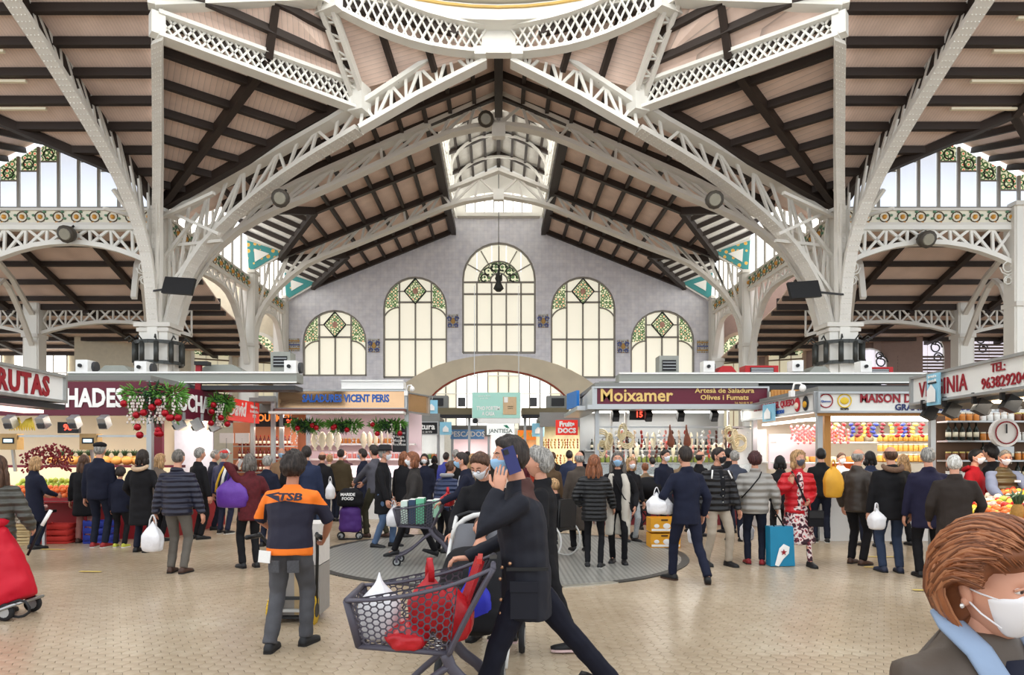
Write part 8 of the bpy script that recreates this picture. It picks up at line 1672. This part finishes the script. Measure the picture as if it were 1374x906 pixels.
# pushchair with baby
t = thing('pushchair', 'grey and black pushchair with a baby, pushed by the man in glasses', 'pushchair', (-.1, 5.2, 0)); f = Matrix.Translation((-.16, 5.2, 0)) @ Matrix.Rotation(math.pi - .1, 4, 'Z') @ Matrix.Scale(1.12, 4); WF = M('frame_white', (214, 212, 208), .4); GF = M('seat_grey', (104, 104, 108), .8)
for e in (-1, 1): tubeob('frame_tube', WF, smooth_pts([V((e * .24, -.55, 1.0)), V((e * .25, -.3, .8)), V((e * .25, 0, .5)), V((e * .22, .35, .12))], 1), .016, t, 8, True, f); tubeob('rear_tube', BLK, [V((e * .24, -.12, .6)), V((e * .26, -.38, .12))], .014, t, 8, True, f); wheel(t, f, (e * .28, -.4, .12), .12, .04, False); wheel(t, f, (e * .2, .38, .09), .09, .04, False)
tubeob('push_bar', BLK, [V((-.24, -.55, 1.0)), V((-.15, -.6, 1.03)), V((.15, -.6, 1.03)), V((.24, -.55, 1.0))], .018, t, 8, True, f)
bm = bmesh.new(); tube(bm, [(0, -.34, .96), (0, -.28, .8), (0, -.16, .56), (0, .1, .48), (0, .3, .44)], [(.2, .05), (.23, .07), (.23, .08), (.22, .08), (.18, .06)], 12, True, (1, 0, 0)); bob('seat_shell', bm, GF, t, f, True)
bm = bmesh.new(); tube(bm, [(0, -.1, .80), (0, .0, .76), (0, .2, .62), (0, .4, .45), (0, .46, .36)], [(.2, .05), (.24, .11), (.24, .13), (.22, .1), (.14, .05)], 12, True, (1, 0, 0)); rem('foot_cover', bm, BLACKC, t, f, .018, .012, 0, None, 5, 3, 8)
tubeob('seat_edge', WF, [V((.24 * math.cos(a), -.36 + .02 * math.sin(a), .84 + .2 * math.sin(a))) for a in [math.pi * k / 10 for k in range(11)]], .02, t, 8, True, f)
for e in (-1, 1): bm = bmesh.new(); ellip(bm, (e * .03, .0, 1.09), (.022, .02, .03), 8, 6); bob('toy_bow', bm, WHT, t, f @ Matrix.Translation((-.15, -.5, -.02)), True)
t = thing('person', 'sleeping baby lying back in the grey pushchair', 'person', tuple(f @ V((0, -.1, .7)))); bm = bmesh.new(); HB = Matrix.Translation((0, -.2, .95)) @ Matrix.Rotation(.5, 4, 'X') @ Matrix.Scale(.72, 4); headgrid(bm, 26, 20, lambda n: HB @ (hpt(n) + V((0, -.012 * n.y, 0)))); tube(bm, [(0, -.18, .89), (0, -.14, .76), (0, .1, .6)], [(.03, .03), (.09, .06), (.09, .06)], 10, True, (1, 0, 0))
for e in (-1, 1): tube(bm, [(e * .08, -.14, .73), (e * .13, -.05, .7), (e * .08, .06, .72)], [.03, .026, .018], 7); ellip(bm, HB @ V((e * .078, -.01, 0)), (.008, .013, .02), 6, 5)
bob('body', bm, SKIN, t, f, True); bm = bmesh.new(); hair_mesh(bm, HB, 'thin', 26, 20, 3); bob('hair', bm, HAIRS['brown'], t, f, True)
for e in (-1, 1): tubeob('closed_eye', M('lash', (60, 40, 34), .6), [HB @ V((e * .017, .088, .006)), HB @ V((e * .03, .088, .002)), HB @ V((e * .042, .08, .006))], .002, t, 5, True, f)
bag('blue cloth bag hanging under the pushchair handle', (-.17, 4.75, .92), .26, .5, M('bag_blue', (40, 44, 170), .6, var=.1, bump=.3), .14, seed=41)
# wheelchair and its sitter, second pushchair
t = thing('wheelchair', 'black wheelchair with thin white-rimmed wheels on the far side', 'wheelchair', (.95, 10.9, 0)); f = Matrix.Translation((.92, 10.9, 0)) @ Matrix.Rotation(.9, 4, 'Z')
for e in (-1, 1):
    bm = bmesh.new(); tube(bm, [(e * .28, .3 * math.cos(a * .2618), .3 + .29 * math.sin(a * .2618)) for a in range(25)], .014, 6); wo = bob('wheel', bm, WF, t, f, True)
    for k in range(8): beam('spoke', STEEL, (e * .28, 0, .3), (e * .28, .28 * math.cos(k * .785), .3 + .28 * math.sin(k * .785)), .006, .006, wo) if False else None
    tubeob('frame_tube', BLK, [f @ V((e * .25, -.25, .95)), f @ V((e * .25, -.22, .5)), f @ V((e * .25, .25, .5)), f @ V((e * .22, .45, .15))], .014, t); box('armrest', BLK, (e * .25, 0, .72), (.05, .36, .04), t, frame=f); wheel(t, f, (e * .22, .36, .08), .08, .03, False)
box('seat', BLK, (0, 0, .48), (.46, .44, .05), t, frame=f); box('backrest', BLK, (0, -.23, .74), (.46, .04, .44), t, frame=f)
person('fair-haired person in a black coat seated in the wheelchair', 745, 10.9, 1.62, 52, BLACKC, .12, BLACKC, ('short', 'blond'), pelvis=-.36, feet=((-.1, .5, .10), (.1, .5, .10)), hands=((-.2, .28, .72), (.2, .28, .72)), xy=(.92, 10.9))
t = thing('pushchair', 'pushchair with a black hood before the gold-lettered counter', 'pushchair', (2.9, 13.4, 0)); f = Matrix.Translation((2.95, 13.4, 0)) @ Matrix.Rotation(1.9, 4, 'Z'); bm = bmesh.new(); ellip(bm, (0, -.05, .98), (.27, .34, .26), 16, 8, lambda c_: 1 if c_.z > -.3 else .8); bob('hood', bm, BLACKC, t, f, True); box('seat', BLK, (0, .05, .62), (.42, .5, .1), t, frame=f)
for e in (-1, 1): tubeob('frame_tube', BLK, [f @ V((e * .24, -.5, 1.0)), f @ V((e * .25, 0, .6)), f @ V((e * .22, .4, .12))], .015, t); tubeob('rear_tube', BLK, [f @ V((e * .25, 0, .6)), f @ V((e * .24, -.4, .12))], .015, t); wheel(t, f, (e * .26, -.4, .11), .11, .04, False); wheel(t, f, (e * .22, .4, .09), .09, .04, False)
# worn yellow floor tape
TAPE = M('tape_yellow', (214, 186, 90), .6, var=.2, scale=12)
for k, (px, py, w, lab) in enumerate(((72, 738, 34, 'worn yellow floor mark nearest the garlic crates'), (122, 768, 30, 'faded yellow floor mark left of the grey-trousered man'), (1183, 748, 36, 'yellow floor line behind the blue jeans'), (1172, 762, 24, 'short yellow floor mark by the leather-jacketed man'), (1240, 793, 30, 'yellow floor line left of the foreground woman'))):
    p = gp(px, py); t = thing('floor_tape', lab, 'floor mark', tuple(p)); ww = w / FPX * p.y; prism('tape_strip', TAPE, [(p.x - ww / 2, p.y - .03, .012), (p.x + ww / 2, p.y - .06, .012), (p.x + ww / 2, p.y + .0, .012), (p.x - ww / 2, p.y + .03, .012)], (0, 0, 1), .002, t)
finish()
